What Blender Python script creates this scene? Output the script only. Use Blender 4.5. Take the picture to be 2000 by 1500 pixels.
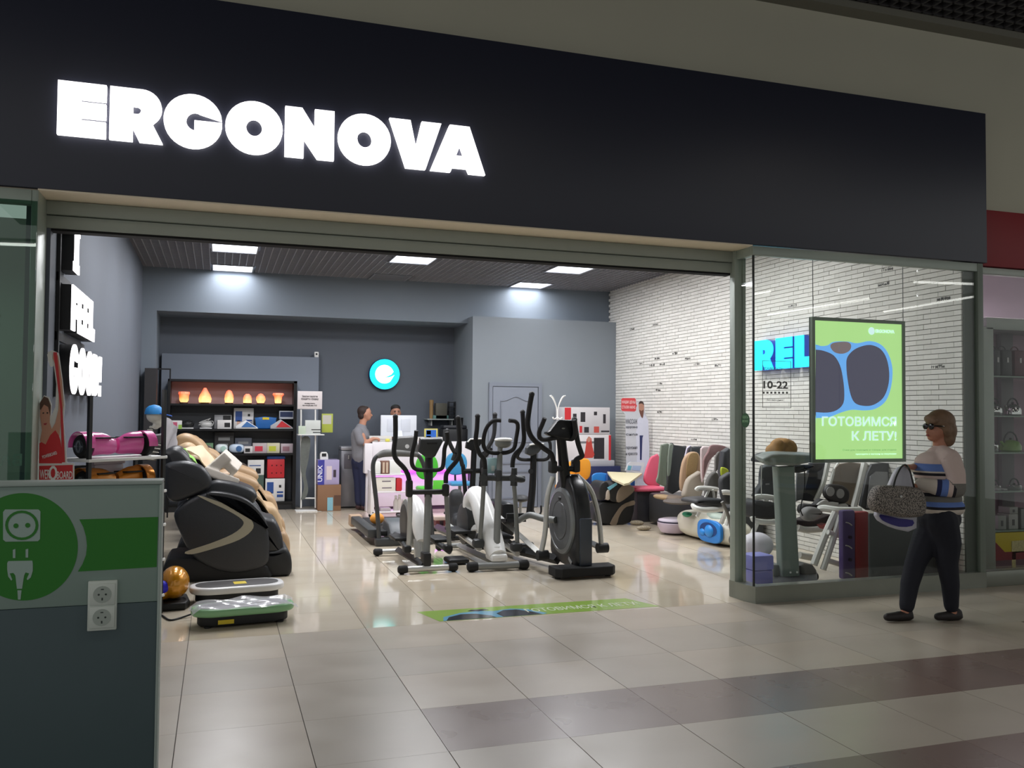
import bpy, bmesh, math, random
from mathutils import Vector, Matrix
V = Vector
random.seed(7)
for o in list(bpy.data.objects): bpy.data.objects.remove(o)
SC = bpy.context.scene
COL = SC.collection
# ---------------------------------------------------------------- camera
FPX, YAW, PIT, ROL, CAMH = 1717.5, 0.32194, 0.033042, 0.0077272, 1.56
_f = V((math.sin(YAW)*math.cos(PIT), math.cos(YAW)*math.cos(PIT), math.sin(PIT)))
_r = V((math.cos(YAW), -math.sin(YAW), 0)); _u = _r.cross(_f)
CR = _r*math.cos(ROL)+_u*math.sin(ROL); CU = _u*math.cos(ROL)-_r*math.sin(ROL)
cd = bpy.data.cameras.new('camera'); cam = bpy.data.objects.new('camera', cd); COL.objects.link(cam)
m = Matrix((CR, CU, -_f)).transposed().to_4x4(); m.translation = V((0, 0, CAMH)); cam.matrix_world = m
cd.sensor_width = 36; cd.lens = FPX/2000*36; cd.clip_start = .05; cd.clip_end = 200
SC.camera = cam
# ---------------------------------------------------------------- world, lights, exposure
w = bpy.data.worlds.new('world'); SC.world = w; w.use_nodes = True
w.node_tree.nodes['Background'].inputs[0].default_value = (.84, .85, .84, 1)
w.node_tree.nodes['Background'].inputs[1].default_value = .60
SC.view_settings.view_transform = 'Standard'; SC.view_settings.look = 'None'
SC.view_settings.gamma = 1; SC.view_settings.use_curve_mapping = False
SC.view_settings.exposure = 0.0
def area(name, loc, sx, sy, power, color, rot=(0, 0, 0)):
    d = bpy.data.lights.new(name, 'AREA'); d.shape = 'RECTANGLE'; d.size = sx; d.size_y = sy
    d.energy = power; d.color = color
    o = bpy.data.objects.new(name, d); o.location = loc; o.rotation_euler = rot; COL.objects.link(o); return o
LAMPX = [-.13, 2.25, 4.62]; LAMPY = [8.3, 10.05, 11.8, 13.5]
for lx in LAMPX:
    for ly in LAMPY:
        if lx == 2.25 and ly == 13.5: continue
        area('panel_light', (lx+.3, ly+.3, 3.66), .56, .5, 13 if ly > 13 else 42, (.98, .98, 1))
# unseen fill lights added high over the walkway, in place of mall luminaires
for lx, ly in ((-2, 1.5), (3, 1.5), (8, 2.5), (3, -3), (10, -2)):
    area('mall_fill_light', (lx, ly, 5.0), 1.2, .3, 13, (1, .93, .82))
area('neighbour_light', (8.6, 8.2, 3.3), 1.5, 1.5, 60, (1, .90, .97))
area('left_neighbour_fill', (-2.5, 8.0, 2.9), 1, 1, 14, (.8, 1, .9))  # unseen light added to brighten the interior behind the left glass

# ---------------------------------------------------------------- geometry helpers
def ray(px, py): return CR*((px-1000)/FPX) - CU*((py-750)/FPX) + _f
def A(px, py, Y):      # point of the plane at depth Y
    d = ray(px, py); return d*(Y/d.y)+V((0, 0, CAMH))
def B(px, py, X):
    d = ray(px, py); return d*(X/d.x)+V((0, 0, CAMH))
def F(px, py, z=0):
    d = ray(px, py); return d*((z-CAMH)/d.z)+V((0, 0, CAMH))
def spline(pts, n=5, closed=False):
    P = [V(p) for p in pts]; N = len(P); out = []
    rng = range(N if closed else N-1)
    for i in rng:
        if closed: a, b, c, d = P[i-1], P[i], P[(i+1) % N], P[(i+2) % N]
        else: a, b, c, d = P[max(i-1, 0)], P[i], P[i+1], P[min(i+2, N-1)]
        for k in range(n):
            t = k/n
            out.append(.5*((2*b)+(c-a)*t+(2*a-5*b+4*c-d)*t*t+(3*b-a-3*c+d)*t*t*t))
    if not closed: out.append(P[-1])
    return out
def basis(d):
    d = V(d).normalized(); a = V((0, 0, 1)) if abs(d.z) < .9 else V((0, 1, 0))
    u = a.cross(d).normalized(); return u, d.cross(u).normalized(), d
class MB:
    def __init__(s): s.v = []; s.f = []
    def add(s, vs, fs):
        n = len(s.v); s.v += [V(v) for v in vs]; s.f += [[i+n for i in f] for f in fs]; return s
    def box(s, x0, x1, y0, y1, z0, z1):
        if x0 > x1: x0, x1 = x1, x0
        if y0 > y1: y0, y1 = y1, y0
        if z0 > z1: z0, z1 = z1, z0
        vs = [(x, y, z) for z in (z0, z1) for x, y in ((x0, y0), (x1, y0), (x1, y1), (x0, y1))]
        return s.add(vs, [(3, 2, 1, 0), (4, 5, 6, 7), (0, 1, 5, 4), (1, 2, 6, 5), (2, 3, 7, 6), (3, 0, 4, 7)])
    def obox(s, c, size, rot=None):
        sx, sy, sz = [q/2 for q in size]; R = rot or Matrix.Identity(3); c = V(c)
        vs = [c+R@V((x, y, z)) for z in (-sz, sz) for x, y in ((-sx, -sy), (sx, -sy), (sx, sy), (-sx, sy))]
        return s.add(vs, [(3, 2, 1, 0), (4, 5, 6, 7), (0, 1, 5, 4), (1, 2, 6, 5), (2, 3, 7, 6), (3, 0, 4, 7)])
    def rbox(s, x0, x1, y0, y1, z0, z1, b=.01, rot=None, seg=2):
        bm = bmesh.new(); bmesh.ops.create_cube(bm, size=1)
        sx, sy, sz = abs(x1-x0), abs(y1-y0), abs(z1-z0); c = V(((x0+x1)/2, (y0+y1)/2, (z0+z1)/2))
        for v in bm.verts: v.co = V((v.co.x*sx, v.co.y*sy, v.co.z*sz))
        b = min(b, sx*.49, sy*.49, sz*.49)
        bmesh.ops.bevel(bm, geom=list(bm.edges), offset=b, segments=seg, profile=.5, affect='EDGES')
        bm.verts.ensure_lookup_table()
        R = rot or Matrix.Identity(3)
        s.add([c+R@v.co for v in bm.verts], [[v.index for v in f.verts] for f in bm.faces]); bm.free(); return s
    def tube(s, pts, r, n=8, sub=0, closed=False, flat=1.0):
        P = [V(p) for p in pts]
        R = list(r) if isinstance(r, (list, tuple)) else [r]*len(P)
        if sub:
            RR = spline([V((q, 0, 0)) for q in R], sub, closed); R = [max(q.x, .0005) for q in RR]; P = spline(P, sub, closed)
        N = len(P); vs = []; fs = []; pu = None
        for i, p in enumerate(P):
            if closed: d = P[(i+1) % N]-P[i-1]
            else: d = P[min(i+1, N-1)]-P[max(i-1, 0)]
            if d.length < 1e-9: d = V((0, 0, 1))
            u, w_, d = basis(d)
            if pu is not None:
                u = pu-d*pu.dot(d)
                u = u.normalized() if u.length > 1e-6 else basis(d)[0]
                w_ = d.cross(u)
            pu = u
            for k in range(n):
                a = 2*math.pi*k/n; vs.append(p+u*math.cos(a)*R[i]+w_*math.sin(a)*R[i]*flat)
        for i in range(N if closed else N-1):
            for k in range(n):
                a, b = i*n+k, i*n+(k+1) % n; c, d = ((i+1) % N)*n+(k+1) % n, ((i+1) % N)*n+k
                fs.append((a, b, c, d))
        if not closed: fs.append(tuple(range(n))[::-1]); fs.append(tuple((N-1)*n+k for k in range(n)))
        return s.add(vs, fs)
    def cyl(s, p0, p1, r, n=16): return s.tube([p0, p1], r, n)
    def lathe(s, c, prof, n=20, axis=(0, 0, 1)):
        u, w_, d = basis(axis); c = V(c); vs = []; fs = []
        for r, h in prof:
            for k in range(n):
                a = 2*math.pi*k/n; vs.append(c+d*h+u*math.cos(a)*max(r, 1e-4)+w_*math.sin(a)*max(r, 1e-4))
        for i in range(len(prof)-1):
            for k in range(n): fs.append((i*n+k, i*n+(k+1) % n, (i+1)*n+(k+1) % n, (i+1)*n+k))
        fs.append(tuple(range(n))[::-1]); fs.append(tuple((len(prof)-1)*n+k for k in range(n)))
        return s.add(vs, fs)
    def ell(s, c, r, rot=None, n=16, m=10, p=1.0):
        if not isinstance(r, (tuple, list)): r = (r, r, r)
        R = rot or Matrix.Identity(3); c = V(c); vs = []; fs = []
        def sg(a): return math.copysign(abs(a)**p, a)
        for i in range(m+1):
            t = math.pi*i/m
            for k in range(n):
                a = 2*math.pi*k/n; st = max(math.sin(t), 1e-3)
                vs.append(c+R@V((r[0]*sg(st)*sg(math.cos(a)), r[1]*sg(st)*sg(math.sin(a)), r[2]*sg(math.cos(t)))))
        for i in range(m):
            for k in range(n): fs.append((i*n+k, (i+1)*n+k, (i+1)*n+(k+1) % n, i*n+(k+1) % n))
        fs.append(tuple(range(n))); fs.append(tuple(m*n+k for k in range(n))[::-1])
        return s.add(vs, fs)
    def prism(s, pts, dv, sub=0, b=0.0, seg=3):
        # extrude the closed outline pts along dv; b rounds both rims
        P = spline(pts, sub, True) if sub else [V(p) for p in pts]
        dv = V(dv); N = len(P); nn = dv.normalized()
        ar = V((0, 0, 0))
        for i in range(N): ar += (P[i]-P[0]).cross(P[(i+1) % N]-P[0])
        if ar.dot(nn) < 0: P = P[::-1]
        inw = []
        for i in range(N):
            t = (P[(i+1) % N]-P[i-1])
            t = t-nn*t.dot(nn)
            inw.append(nn.cross(t).normalized() if t.length > 1e-9 else V((0, 0, 0)))
        rings = []
        if b > 0:
            for k in range(seg+1):
                a = math.pi/2*k/seg; rings.append((b*(1-math.sin(a)), b*(1-math.cos(a))))
            L = dv.length
            prof = [(ins, dep) for ins, dep in rings]+[(ins, L-dep) for ins, dep in rings[::-1]]
        else: prof = [(0, 0), (0, dv.length)]
        vs = []; fs = []
        for ins, dep in prof:
            for i in range(N): vs.append(P[i]+inw[i]*ins+nn*dep)
        for j in range(len(prof)-1):
            for i in range(N): fs.append((j*N+i, j*N+(i+1) % N, (j+1)*N+(i+1) % N, (j+1)*N+i))
        fs.append(tuple(range(N))[::-1]); fs.append(tuple((len(prof)-1)*N+i for i in range(N)))
        return s.add(vs, fs)
    def ringprism(s, outer, inner, dv):      # a frame between two outlines of the same count
        N = len(outer); dv = V(dv); vs = [V(p) for p in outer]+[V(p) for p in inner]
        vs += [v+dv for v in vs]; fs = []
        for i in range(N):
            j = (i+1) % N
            fs += [(i, j, N+j, N+i), (2*N+i, 3*N+i, 3*N+j, 2*N+j), (i, 2*N+i, 2*N+j, j), (N+i, N+j, 3*N+j, 3*N+i)]
        return s.add(vs, fs)
    def grid(s, fn, nu, nv, th=0.0, wrap=False):
        vs = [V(fn(i/nu, j/nv)) for j in range(nv+1) for i in range(nu+1)]
        fs = [(j*(nu+1)+i, j*(nu+1)+i+1, (j+1)*(nu+1)+i+1, (j+1)*(nu+1)+i) for j in range(nv) for i in range(nu)]
        if th:
            n0 = len(vs); nrm = [V((0, 0, 0)) for _ in vs]
            for f in fs:
                c = (vs[f[1]]-vs[f[0]]).cross(vs[f[2]]-vs[f[0]])
                for i in f: nrm[i] += c
            vs += [v-n.normalized()*th if n.length > 0 else v for v, n in zip(vs[:n0], nrm)]
            back = [tuple(i+n0 for i in f)[::-1] for f in fs]
            edge = {}
            for f in fs:
                for a, b in zip(f, f[1:]+f[:1]):
                    if (b, a) in edge: del edge[(b, a)]
                    else: edge[(a, b)] = 1
            fs = fs+back+[(b, a, a+n0, b+n0) for a, b in edge]
        return s.add(vs, fs)
    def merge(s, o, M=None):
        return s.add([(M@v if M else v) for v in o.v], o.f)
    def xf(s, M): s.v = [M@v for v in s.v]; return s
def ML(origin=(0, 0, 0), rz=0, rx=0, ry=0):
    return Matrix.Translation(V(origin)) @ Matrix.Rotation(rz, 4, 'Z') @ Matrix.Rotation(ry, 4, 'Y') @ Matrix.Rotation(rx, 4, 'X')

# ---------------------------------------------------------------- materials
MC = {}
def lin(c): c = c/255; return c/12.92 if c <= .04045 else ((c+.055)/1.055)**2.4
def M(rgb, rough=.6, metal=0, var=.05, scale=8, bump=0, emit=0, coat=0, trans=0):
    key = (tuple(rgb), rough, metal, var, scale, bump, emit, coat, trans)
    if key in MC: return MC[key]
    mt = bpy.data.materials.new('mat_%02x%02x%02x' % tuple(int(c) for c in rgb)); mt.use_nodes = True
    nt = mt.node_tree; b = nt.nodes['Principled BSDF']; L = [lin(c) for c in rgb]
    tc = nt.nodes.new('ShaderNodeTexCoord'); nz = nt.nodes.new('ShaderNodeTexNoise')
    nz.inputs['Scale'].default_value = scale; nz.inputs['Detail'].default_value = 4
    nt.links.new(tc.outputs['Object'], nz.inputs['Vector'])
    cr = nt.nodes.new('ShaderNodeMix'); cr.data_type = 'RGBA'
    cr.inputs[6].default_value = (*[max(0, c*(1-var)) for c in L], 1); cr.inputs[7].default_value = (*[min(1, c*(1+var)) for c in L], 1)
    nt.links.new(nz.outputs['Fac'], cr.inputs[0]); nt.links.new(cr.outputs[2], b.inputs['Base Color'])
    b.inputs['Roughness'].default_value = rough; b.inputs['Metallic'].default_value = metal
    if coat: b.inputs['Coat Weight'].default_value = coat
    if trans: b.inputs['Alpha'].default_value = 1-trans
    if emit:
        nt.links.new(cr.outputs[2], b.inputs['Emission Color']); b.inputs['Emission Strength'].default_value = emit
    if bump:
        bp = nt.nodes.new('ShaderNodeBump'); bp.inputs['Strength'].default_value = bump; bp.inputs['Distance'].default_value = .01
        nt.links.new(nz.outputs['Fac'], bp.inputs['Height']); nt.links.new(bp.outputs[0], b.inputs['Normal'])
    MC[key] = mt; return mt
def glass_mat(name, tint, refl=.035):
    mt = bpy.data.materials.new(name); mt.use_nodes = True; nt = mt.node_tree; nt.nodes.clear()
    out = nt.nodes.new('ShaderNodeOutputMaterial'); mx = nt.nodes.new('ShaderNodeMixShader')
    tr = nt.nodes.new('ShaderNodeBsdfTransparent'); tr.inputs[0].default_value = (*tint, 1)
    gl = nt.nodes.new('ShaderNodeBsdfGlossy'); gl.inputs['Roughness'].default_value = .01
    lw = nt.nodes.new('ShaderNodeLayerWeight'); lw.inputs[0].default_value = .5
    pw = nt.nodes.new('ShaderNodeMath'); pw.operation = 'POWER'; pw.inputs[1].default_value = 5
    fr = nt.nodes.new('ShaderNodeMath'); fr.operation = 'MULTIPLY_ADD'; fr.inputs[1].default_value = .9; fr.inputs[2].default_value = refl
    nt.links.new(lw.outputs['Facing'], pw.inputs[0]); nt.links.new(pw.outputs[0], fr.inputs[0])
    nt.links.new(fr.outputs[0], mx.inputs[0]); nt.links.new(tr.outputs[0], mx.inputs[1]); nt.links.new(gl.outputs[0], mx.inputs[2])
    nt.links.new(mx.outputs[0], out.inputs[0]); return mt
# ---------------------------------------------------------------- objects
ORG = {}
def mesh_from(mb, name, mats, origin):
    me = bpy.data.meshes.new(name)
    me.from_pydata([tuple(v-origin) for v in mb.v], [], mb.f)
    bm = bmesh.new(); bm.from_mesh(me); bmesh.ops.recalc_face_normals(bm, faces=bm.faces); bm.to_mesh(me); bm.free()
    for p in me.polygons: p.use_smooth = True
    me.set_sharp_from_angle(angle=math.radians(38))
    for m_ in (mats if isinstance(mats, (list, tuple)) else [mats]): me.materials.append(m_)
    me.update(); return me
def props(o, label=None, cat=None, group=None, kind=None):
    if label: o['label'] = label
    if cat: o['category'] = cat
    if group: o['group'] = group
    if kind: o['kind'] = kind
    return o
def T(name, label, cat, loc, group=None):
    o = bpy.data.objects.new(name, None); o.empty_display_size = .05; COL.objects.link(o); o.location = loc
    ORG[o.name] = V(loc); return props(o, label, cat, group)
def O(name, mb, mat, parent=None, label=None, cat=None, group=None, kind=None):
    xs = [v.x for v in mb.v]; ys = [v.y for v in mb.v]; zs = [v.z for v in mb.v]
    org = V(((min(xs)+max(xs))/2, (min(ys)+max(ys))/2, min(zs)))
    o = bpy.data.objects.new(name, mesh_from(mb, name, mat, org)); COL.objects.link(o)
    if parent: o.parent = parent; o.location = org-ORG[parent.name]
    else: o.location = org
    ORG[o.name] = org
    return props(o, label, cat, group, kind)
KIDS = {}
def copy_tree(o, parent=None, loc=None, rz=None, label=None, group=None):
    c = o.copy(); COL.objects.link(c)
    if parent: c.parent = parent
    if loc is not None: c.location = loc
    if rz is not None: c.rotation_euler = (0, 0, rz)
    if label: c['label'] = label
    if group: c['group'] = group
    ORG[c.name] = V(c.location)
    if o.name not in KIDS: KIDS[o.name] = [x for x in bpy.data.objects if x.parent == o]
    for ch in KIDS[o.name]:
        copy_tree(ch, c)
    return c
def _eval(ob):
    bpy.context.view_layer.update()
    dg = bpy.context.evaluated_depsgraph_get()
    return bpy.data.meshes.new_from_object(ob.evaluated_get(dg))
def blob(name, prims, parent=None, voxel=.012, smooth=4, mats=None, **kw):
    """one continuous surface grown over closed shapes: prims = [(MB, material index, centre)]"""
    allm = MB()
    for p in prims: allm.merge(p[0])
    me = bpy.data.meshes.new('tmp'); me.from_pydata([tuple(v) for v in allm.v], [], allm.f)
    bm = bmesh.new(); bm.from_mesh(me); bmesh.ops.recalc_face_normals(bm, faces=bm.faces); bm.to_mesh(me); bm.free()
    ob = bpy.data.objects.new('tmp', me); COL.objects.link(ob)
    r = ob.modifiers.new('r', 'REMESH'); r.mode = 'VOXEL'; r.voxel_size = voxel
    if smooth:
        s = ob.modifiers.new('s', 'SMOOTH'); s.iterations = smooth; s.factor = .5
    res = _eval(ob); bpy.data.objects.remove(ob)
    mb = MB(); mb.v = [v.co.copy() for v in res.vertices]; mb.f = [list(p.vertices) for p in res.polygons]
    ms = mats if isinstance(mats, (list, tuple)) else [mats]
    o = O(name, mb, ms, parent, **kw)
    if len(ms) > 1:
        segs = [(p[1], p[2]) for p in prims]
        off = ORG[o.name]
        for pl in o.data.polygons:
            c = pl.center+off
            best = min(segs, key=lambda q: min((c-k).length-rr for k, rr in q[1]))
            pl.material_index = best[0]
    bpy.data.meshes.remove(res); return o
def cap(p0, r0, p1, r1, mi=0, flat=1.0, n=12):
    p0, p1 = V(p0), V(p1); d = (p1-p0); L = d.length; dn = d.normalized() if L > 1e-6 else V((0, 0, 1))
    pts = [p0-dn*r0*.95, p0-dn*r0*.6, p0, p1, p1+dn*r1*.6, p1+dn*r1*.95]
    rs = [r0*.3, r0*.8, r0, r1, r1*.8, r1*.3]
    mb = MB().tube(pts, rs, n, 0, False, flat)
    return (mb, mi, [(p0.lerp(p1, t), r0+(r1-r0)*t) for t in (0, .33, .66, 1)])
def el(c, r, mi=0, rot=None, p=1.0):
    mb = MB().ell(c, r, rot, 16, 10, p); rr = r if isinstance(r, (int, float)) else min(r)
    return (mb, mi, [(V(c), rr)])
# flat lettering and artwork -------------------------------------------------
def shape2d(loops, depth, bevel=0.0):
    cu = bpy.data.curves.new('c', 'CURVE'); cu.dimensions = '2D'; cu.fill_mode = 'BOTH'; cu.extrude = depth/2; cu.bevel_depth = bevel
    for lp in loops:
        sp = cu.splines.new('POLY'); sp.points.add(len(lp)-1)
        for i, (x, y) in enumerate(lp): sp.points[i].co = (x, y, 0, 1)
        sp.use_cyclic_u = True
    ob = bpy.data.objects.new('c', cu); COL.objects.link(ob); me = _eval(ob)
    mb = MB(); mb.v = [v.co.copy() for v in me.vertices]; mb.f = [list(p.vertices) for p in me.polygons]
    bpy.data.objects.remove(ob); bpy.data.curves.remove(cu); bpy.data.meshes.remove(me); return mb
def text2d(s, size=1, bold=0.0, depth=.002, align='LEFT', xs=1.0, width=None, space=1.0):
    cu = bpy.data.curves.new('t', 'FONT'); cu.body = s; cu.size = size; cu.offset = bold; cu.extrude = depth/2; cu.align_x = 'LEFT'
    cu.resolution_u = 3; cu.space_character = space
    ob = bpy.data.objects.new('t', cu); COL.objects.link(ob); me = _eval(ob)
    mb = MB(); mb.v = [v.co.copy() for v in me.vertices]; mb.f = [list(p.vertices) for p in me.polygons]
    bpy.data.objects.remove(ob); bpy.data.curves.remove(cu); bpy.data.meshes.remove(me)
    if mb.v:
        x0 = min(v.x for v in mb.v); x1 = max(v.x for v in mb.v)
        k = width/(x1-x0) if width else xs
        W = (x1-x0)*k; off = {'LEFT': 0, 'CENTER': -W/2, 'RIGHT': -W}[align]
        for v in mb.v: v.x = (v.x-x0)*k+off
    return mb
def FR(origin, u=(1, 0, 0), v=(0, 0, 1)):
    u = V(u).normalized(); v = V(v).normalized(); n = u.cross(v)
    m_ = Matrix((u, v, n)).transposed().to_4x4(); m_.translation = V(origin); return m_
def arc(cx, cy, rx, ry, a0, a1, n=12, p=1.0):
    out = []
    for i in range(n+1):
        a = math.radians(a0+(a1-a0)*i/n); c, s_ = math.cos(a), math.sin(a)
        out.append((cx+rx*math.copysign(abs(c)**p, c), cy+ry*math.copysign(abs(s_)**p, s_)))
    return out
def glyph(ch, thin=False):
    """heavy display capitals in a unit square -> list of loops"""
    s = .045
    if thin:
        if ch == 'O': return [arc(.5, .5, .5, .52, 0, 350, 35), arc(.5, .5, .17, .30, 0, 345, 23)]
        if ch == 'D': return [[(0, 0)]+arc(.48, .5, .52, .5, -90, 90, 16)+[(0, 1)], [(.34, .24), (.34, .76)]+arc(.42, .5, .20, .26, 90, -90, 8)]
        if ch == 'G': return [arc(.5, .5, .5, .52, 20, 352, 34)[1:-1]+[(.995, .44), (.995, .54), (.55, .54), (.55, .38), (.66, .38)]+arc(.50, .5, .18, .28, -50, -320, 14)+[(.95, .66)]]
        if ch == 'E': return [[(0, 0), (1, 0), (1, .24), (.46, .24), (.46, .38), (.95, .38), (.95, .62), (.46, .62), (.46, .76), (1, .76), (1, 1), (0, 1)]]
    if ch == 'E': return [[(0, 0), (1, 0), (1, .3), (.48, .3), (.48, .35), (1, .35), (1, .64), (.48, .64), (.48, .69), (1, .69), (1, 1), (0, 1)]]
    if ch == 'F': return [[(0, 0), (.5, 0), (.5, .3), (.95, .3), (.95, .6), (.5, .6), (.5, .68), (1, .68), (1, 1), (0, 1)]]
    if ch == 'L': return [[(0, 0), (1, 0), (1, .32), (.55, .32), (.55, 1), (0, 1)]]
    if ch == 'I': return [[(.05, 0), (.95, 0), (.95, .2), (.78, .2), (.78, .8), (.95, .8), (.95, 1), (.05, 1), (.05, .8), (.22, .8), (.22, .2), (.05, .2)]]
    if ch == '!': return [[(.1, .36), (.9, .36), (1, 1), (0, 1)], [(.1, 0), (.9, 0), (.9, .27), (.1, .27)]]
    if ch == 'R': return [[(0, 0), (.43, 0), (.43, .25), (.56, 0), (1.0, 0), (.80, .36)]+arc(.60, .66, .37, .34, -50, 90, 12)+[(0, 1)],
                          [(.43, .52), (.43, .67)]+arc(.51, .595, .07, .075, 90, -90, 8)]
    if ch == 'D': return [[(0, 0)]+arc(.48, .5, .52, .5, -90, 90, 16)+[(0, 1)], [(.42, .36), (.42, .64)]+arc(.47, .5, .10, .14, 90, -90, 8)]
    if ch == 'O': return [arc(.5, .5, .5, .52, 0, 350, 35), arc(.5, .5, .14, .17, 0, 345, 23)]
    if ch == 'G': return [arc(.5, .5, .5, .52, 8, 352, 34)[1:-1]+[(.995, .44), (.995, .52), (.52, .52), (.52, .36), (.62, .36)]+arc(.54, .5, .16, .18, -80, -300, 14)+[(.99, .56)]]
    if ch == 'N': return [[(0, 0), (.38, 0), (.38, .38), (.66, 0), (1, 0), (1, 1), (.60, 1), (.60, .62), (.34, 1), (0, 1)]]
    if ch == 'V': return [[(.32, 0), (.70, 0), (1, 1), (.62, 1), (.51, .45), (.40, 1), (0, 1)]]
    if ch == 'A': return [[(0, 0), (.36, 0), (.39, .10), (.66, .10), (.70, 0), (1, 0), (.70, 1), (.34, 1)], [(.46, .36), (.53, .58), (.60, .36)]]
# ================================================================ THE SETTING
XL, XR, ZC, YB, YF = -1.10, 6.50, 3.70, 15.0, 6.30
WALLG = (92, 98, 108)
def S(name, mb, mat, parent=None): return O(name, mb, mat, parent, kind='structure')
def in_view(p):
    d = V(p)-V((0, 0, CAMH)); z = d.dot(_f)
    if z < .5: return False
    return abs(d.dot(CR)/z) < .64 and abs(d.dot(CU)/z) < .48
# floor: a grout bed and one tile per object
floor = S('floor', MB().box(-4, 14, -8, 16, -.12, -.004), M((96, 88, 80), .8))
def tile_mat(nm, c1, c2, rough, coat=0.0):
    mt = bpy.data.materials.new(nm); mt.use_nodes = True; nt = mt.node_tree; b = nt.nodes['Principled BSDF']
    tc = nt.nodes.new('ShaderNodeTexCoord'); n1 = nt.nodes.new('ShaderNodeTexNoise'); n1.inputs['Scale'].default_value = 1.3; n1.inputs['Detail'].default_value = 6
    mp = nt.nodes.new('ShaderNodeMapping'); mp.inputs['Scale'].default_value = (1, 2.4, 1)
    nt.links.new(tc.outputs['Object'], mp.inputs[0]); nt.links.new(mp.outputs[0], n1.inputs['Vector'])
    mx = nt.nodes.new('ShaderNodeMix'); mx.data_type = 'RGBA'
    mx.inputs[6].default_value = (*[lin(c) for c in c1], 1); mx.inputs[7].default_value = (*[lin(c) for c in c2], 1)
    nt.links.new(n1.outputs['Fac'], mx.inputs[0]); nt.links.new(mx.outputs[2], b.inputs['Base Color'])
    n2 = nt.nodes.new('ShaderNodeTexNoise'); n2.inputs['Scale'].default_value = 3; nt.links.new(tc.outputs['Object'], n2.inputs['Vector'])
    mr = nt.nodes.new('ShaderNodeMapRange'); mr.inputs[3].default_value = rough*.75; mr.inputs[4].default_value = rough*1.3
    nt.links.new(n2.outputs['Fac'], mr.inputs[0]); nt.links.new(mr.outputs[0], b.inputs['Roughness'])
    b.inputs['IOR'].default_value = 1.5
    return mt
TO = [tile_mat('tile_walk_%s' % k, a, b, .30) for k, a, b in (('a', (170, 158, 142), (192, 180, 163)), ('b', (175, 161, 145), (194, 183, 167)), ('c', (166, 156, 142), (184, 174, 160)))]
TI = [tile_mat('tile_shop_%s' % k, a, b, .07) for k, a, b in (('a', (196, 182, 160), (212, 200, 180)), ('b', (200, 187, 166), (214, 204, 186)), ('c', (192, 180, 160), (208, 198, 180)))]
TB = [tile_mat('tile_brown_a', (122, 102, 94), (130, 110, 101), .28), tile_mat('tile_brown_b', (116, 97, 90), (124, 104, 97), .28)]
YT = 6.40
tiles = []
for ix in range(-5, 22):
    for iy in range(-10, 15):
        x0 = -.165+.6*ix; y0 = YT+.605*iy
        tiles.append((x0, y0, ix, iy))
tiles = [t for t in tiles if in_view((t[0]+.3, t[1]+.3, 0)) or in_view((t[0], t[1], 0)) or in_view((t[0]+.6, t[1]+.6, 0))]
tiles.sort(key=lambda t: t[0]**2+t[1]**2)
tmesh = {}
def tile_pick(ix, iy):
    if iy >= 0: return TI[(ix*7+iy*3) % 3], .0045, .002
    if iy == -4 and ix >= 2: return TB[(ix*5+iy) % 2], .002, .0015
    if iy == -6 and ix >= 2: return TB[(ix*5+iy) % 2], .002, .0015
    return TO[(ix*5+iy*11+ix*iy) % 3], .0045, .0015
rest = {}
for k, (x0, y0, ix, iy) in enumerate(tiles):
    mt, gx, gy = tile_pick(ix, iy)
    if k < 300:
        key = mt.name
        if key not in tmesh:
            tmesh[key] = mesh_from(MB().box(-.3+gx/2, .3-gx/2, -.3025+gy/2, .3025-gy/2, -.008, 0), 'tile', mt, V((0, 0, 0)))
        o = bpy.data.objects.new('floor_tile', tmesh[key]); COL.objects.link(o)
        o.parent = floor; o.location = V((x0+.3, y0+.3025, 0))-ORG[floor.name]
    else:
        rest.setdefault(mt.name, (mt, MB()))[1].box(x0+gx/2, x0+.6-gx/2, y0+gy/2, y0+.605-gy/2, -.008, 0)
mats = []; mbr = MB(); idx = []
for mt, b_ in rest.values():
    mats.append(mt); idx += [len(mats)-1]*len(b_.f); mbr.merge(b_)
if mats:
    fo = O('distant_floor_tiles', mbr, mats, floor, kind='stuff')
    for p, i in zip(fo.data.polygons, idx): p.material_index = i
# walls of the shop
S('wall_left', MB().box(XL-.15, XL, 6.62, YB, 0, ZC+.4), M(WALLG, .75, var=.04, scale=2))
S('wall_back', MB().box(XL-.15, XR+.2, YB, YB+.15, 0, ZC+.4), M(WALLG, .75, var=.04, scale=2))
S('trim_1', MB().box(XL, XR, 14.1, YB, 3.05, ZC+.35), M((112, 121, 131), .75, var=.03, scale=2))          # beam across the back
S('trim_2', MB().box(XL, -.90, 14.1, YB, 0, 3.05), M((112, 121, 131), .75, var=.03, scale=2))              # pilaster
S('trim_3', MB().rbox(-.86, 1.57, 14.82, YB, 0, 2.46, .01), M((120, 128, 141), .75, var=.03, scale=2))     # low boxed wall
# boxed-in room with the door, back right
rm = S('wall_room', MB().box(3.92, XR, 13.8, YB, 0, 3.14), M((126, 133, 140), .75, var=.03, scale=2))
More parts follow.
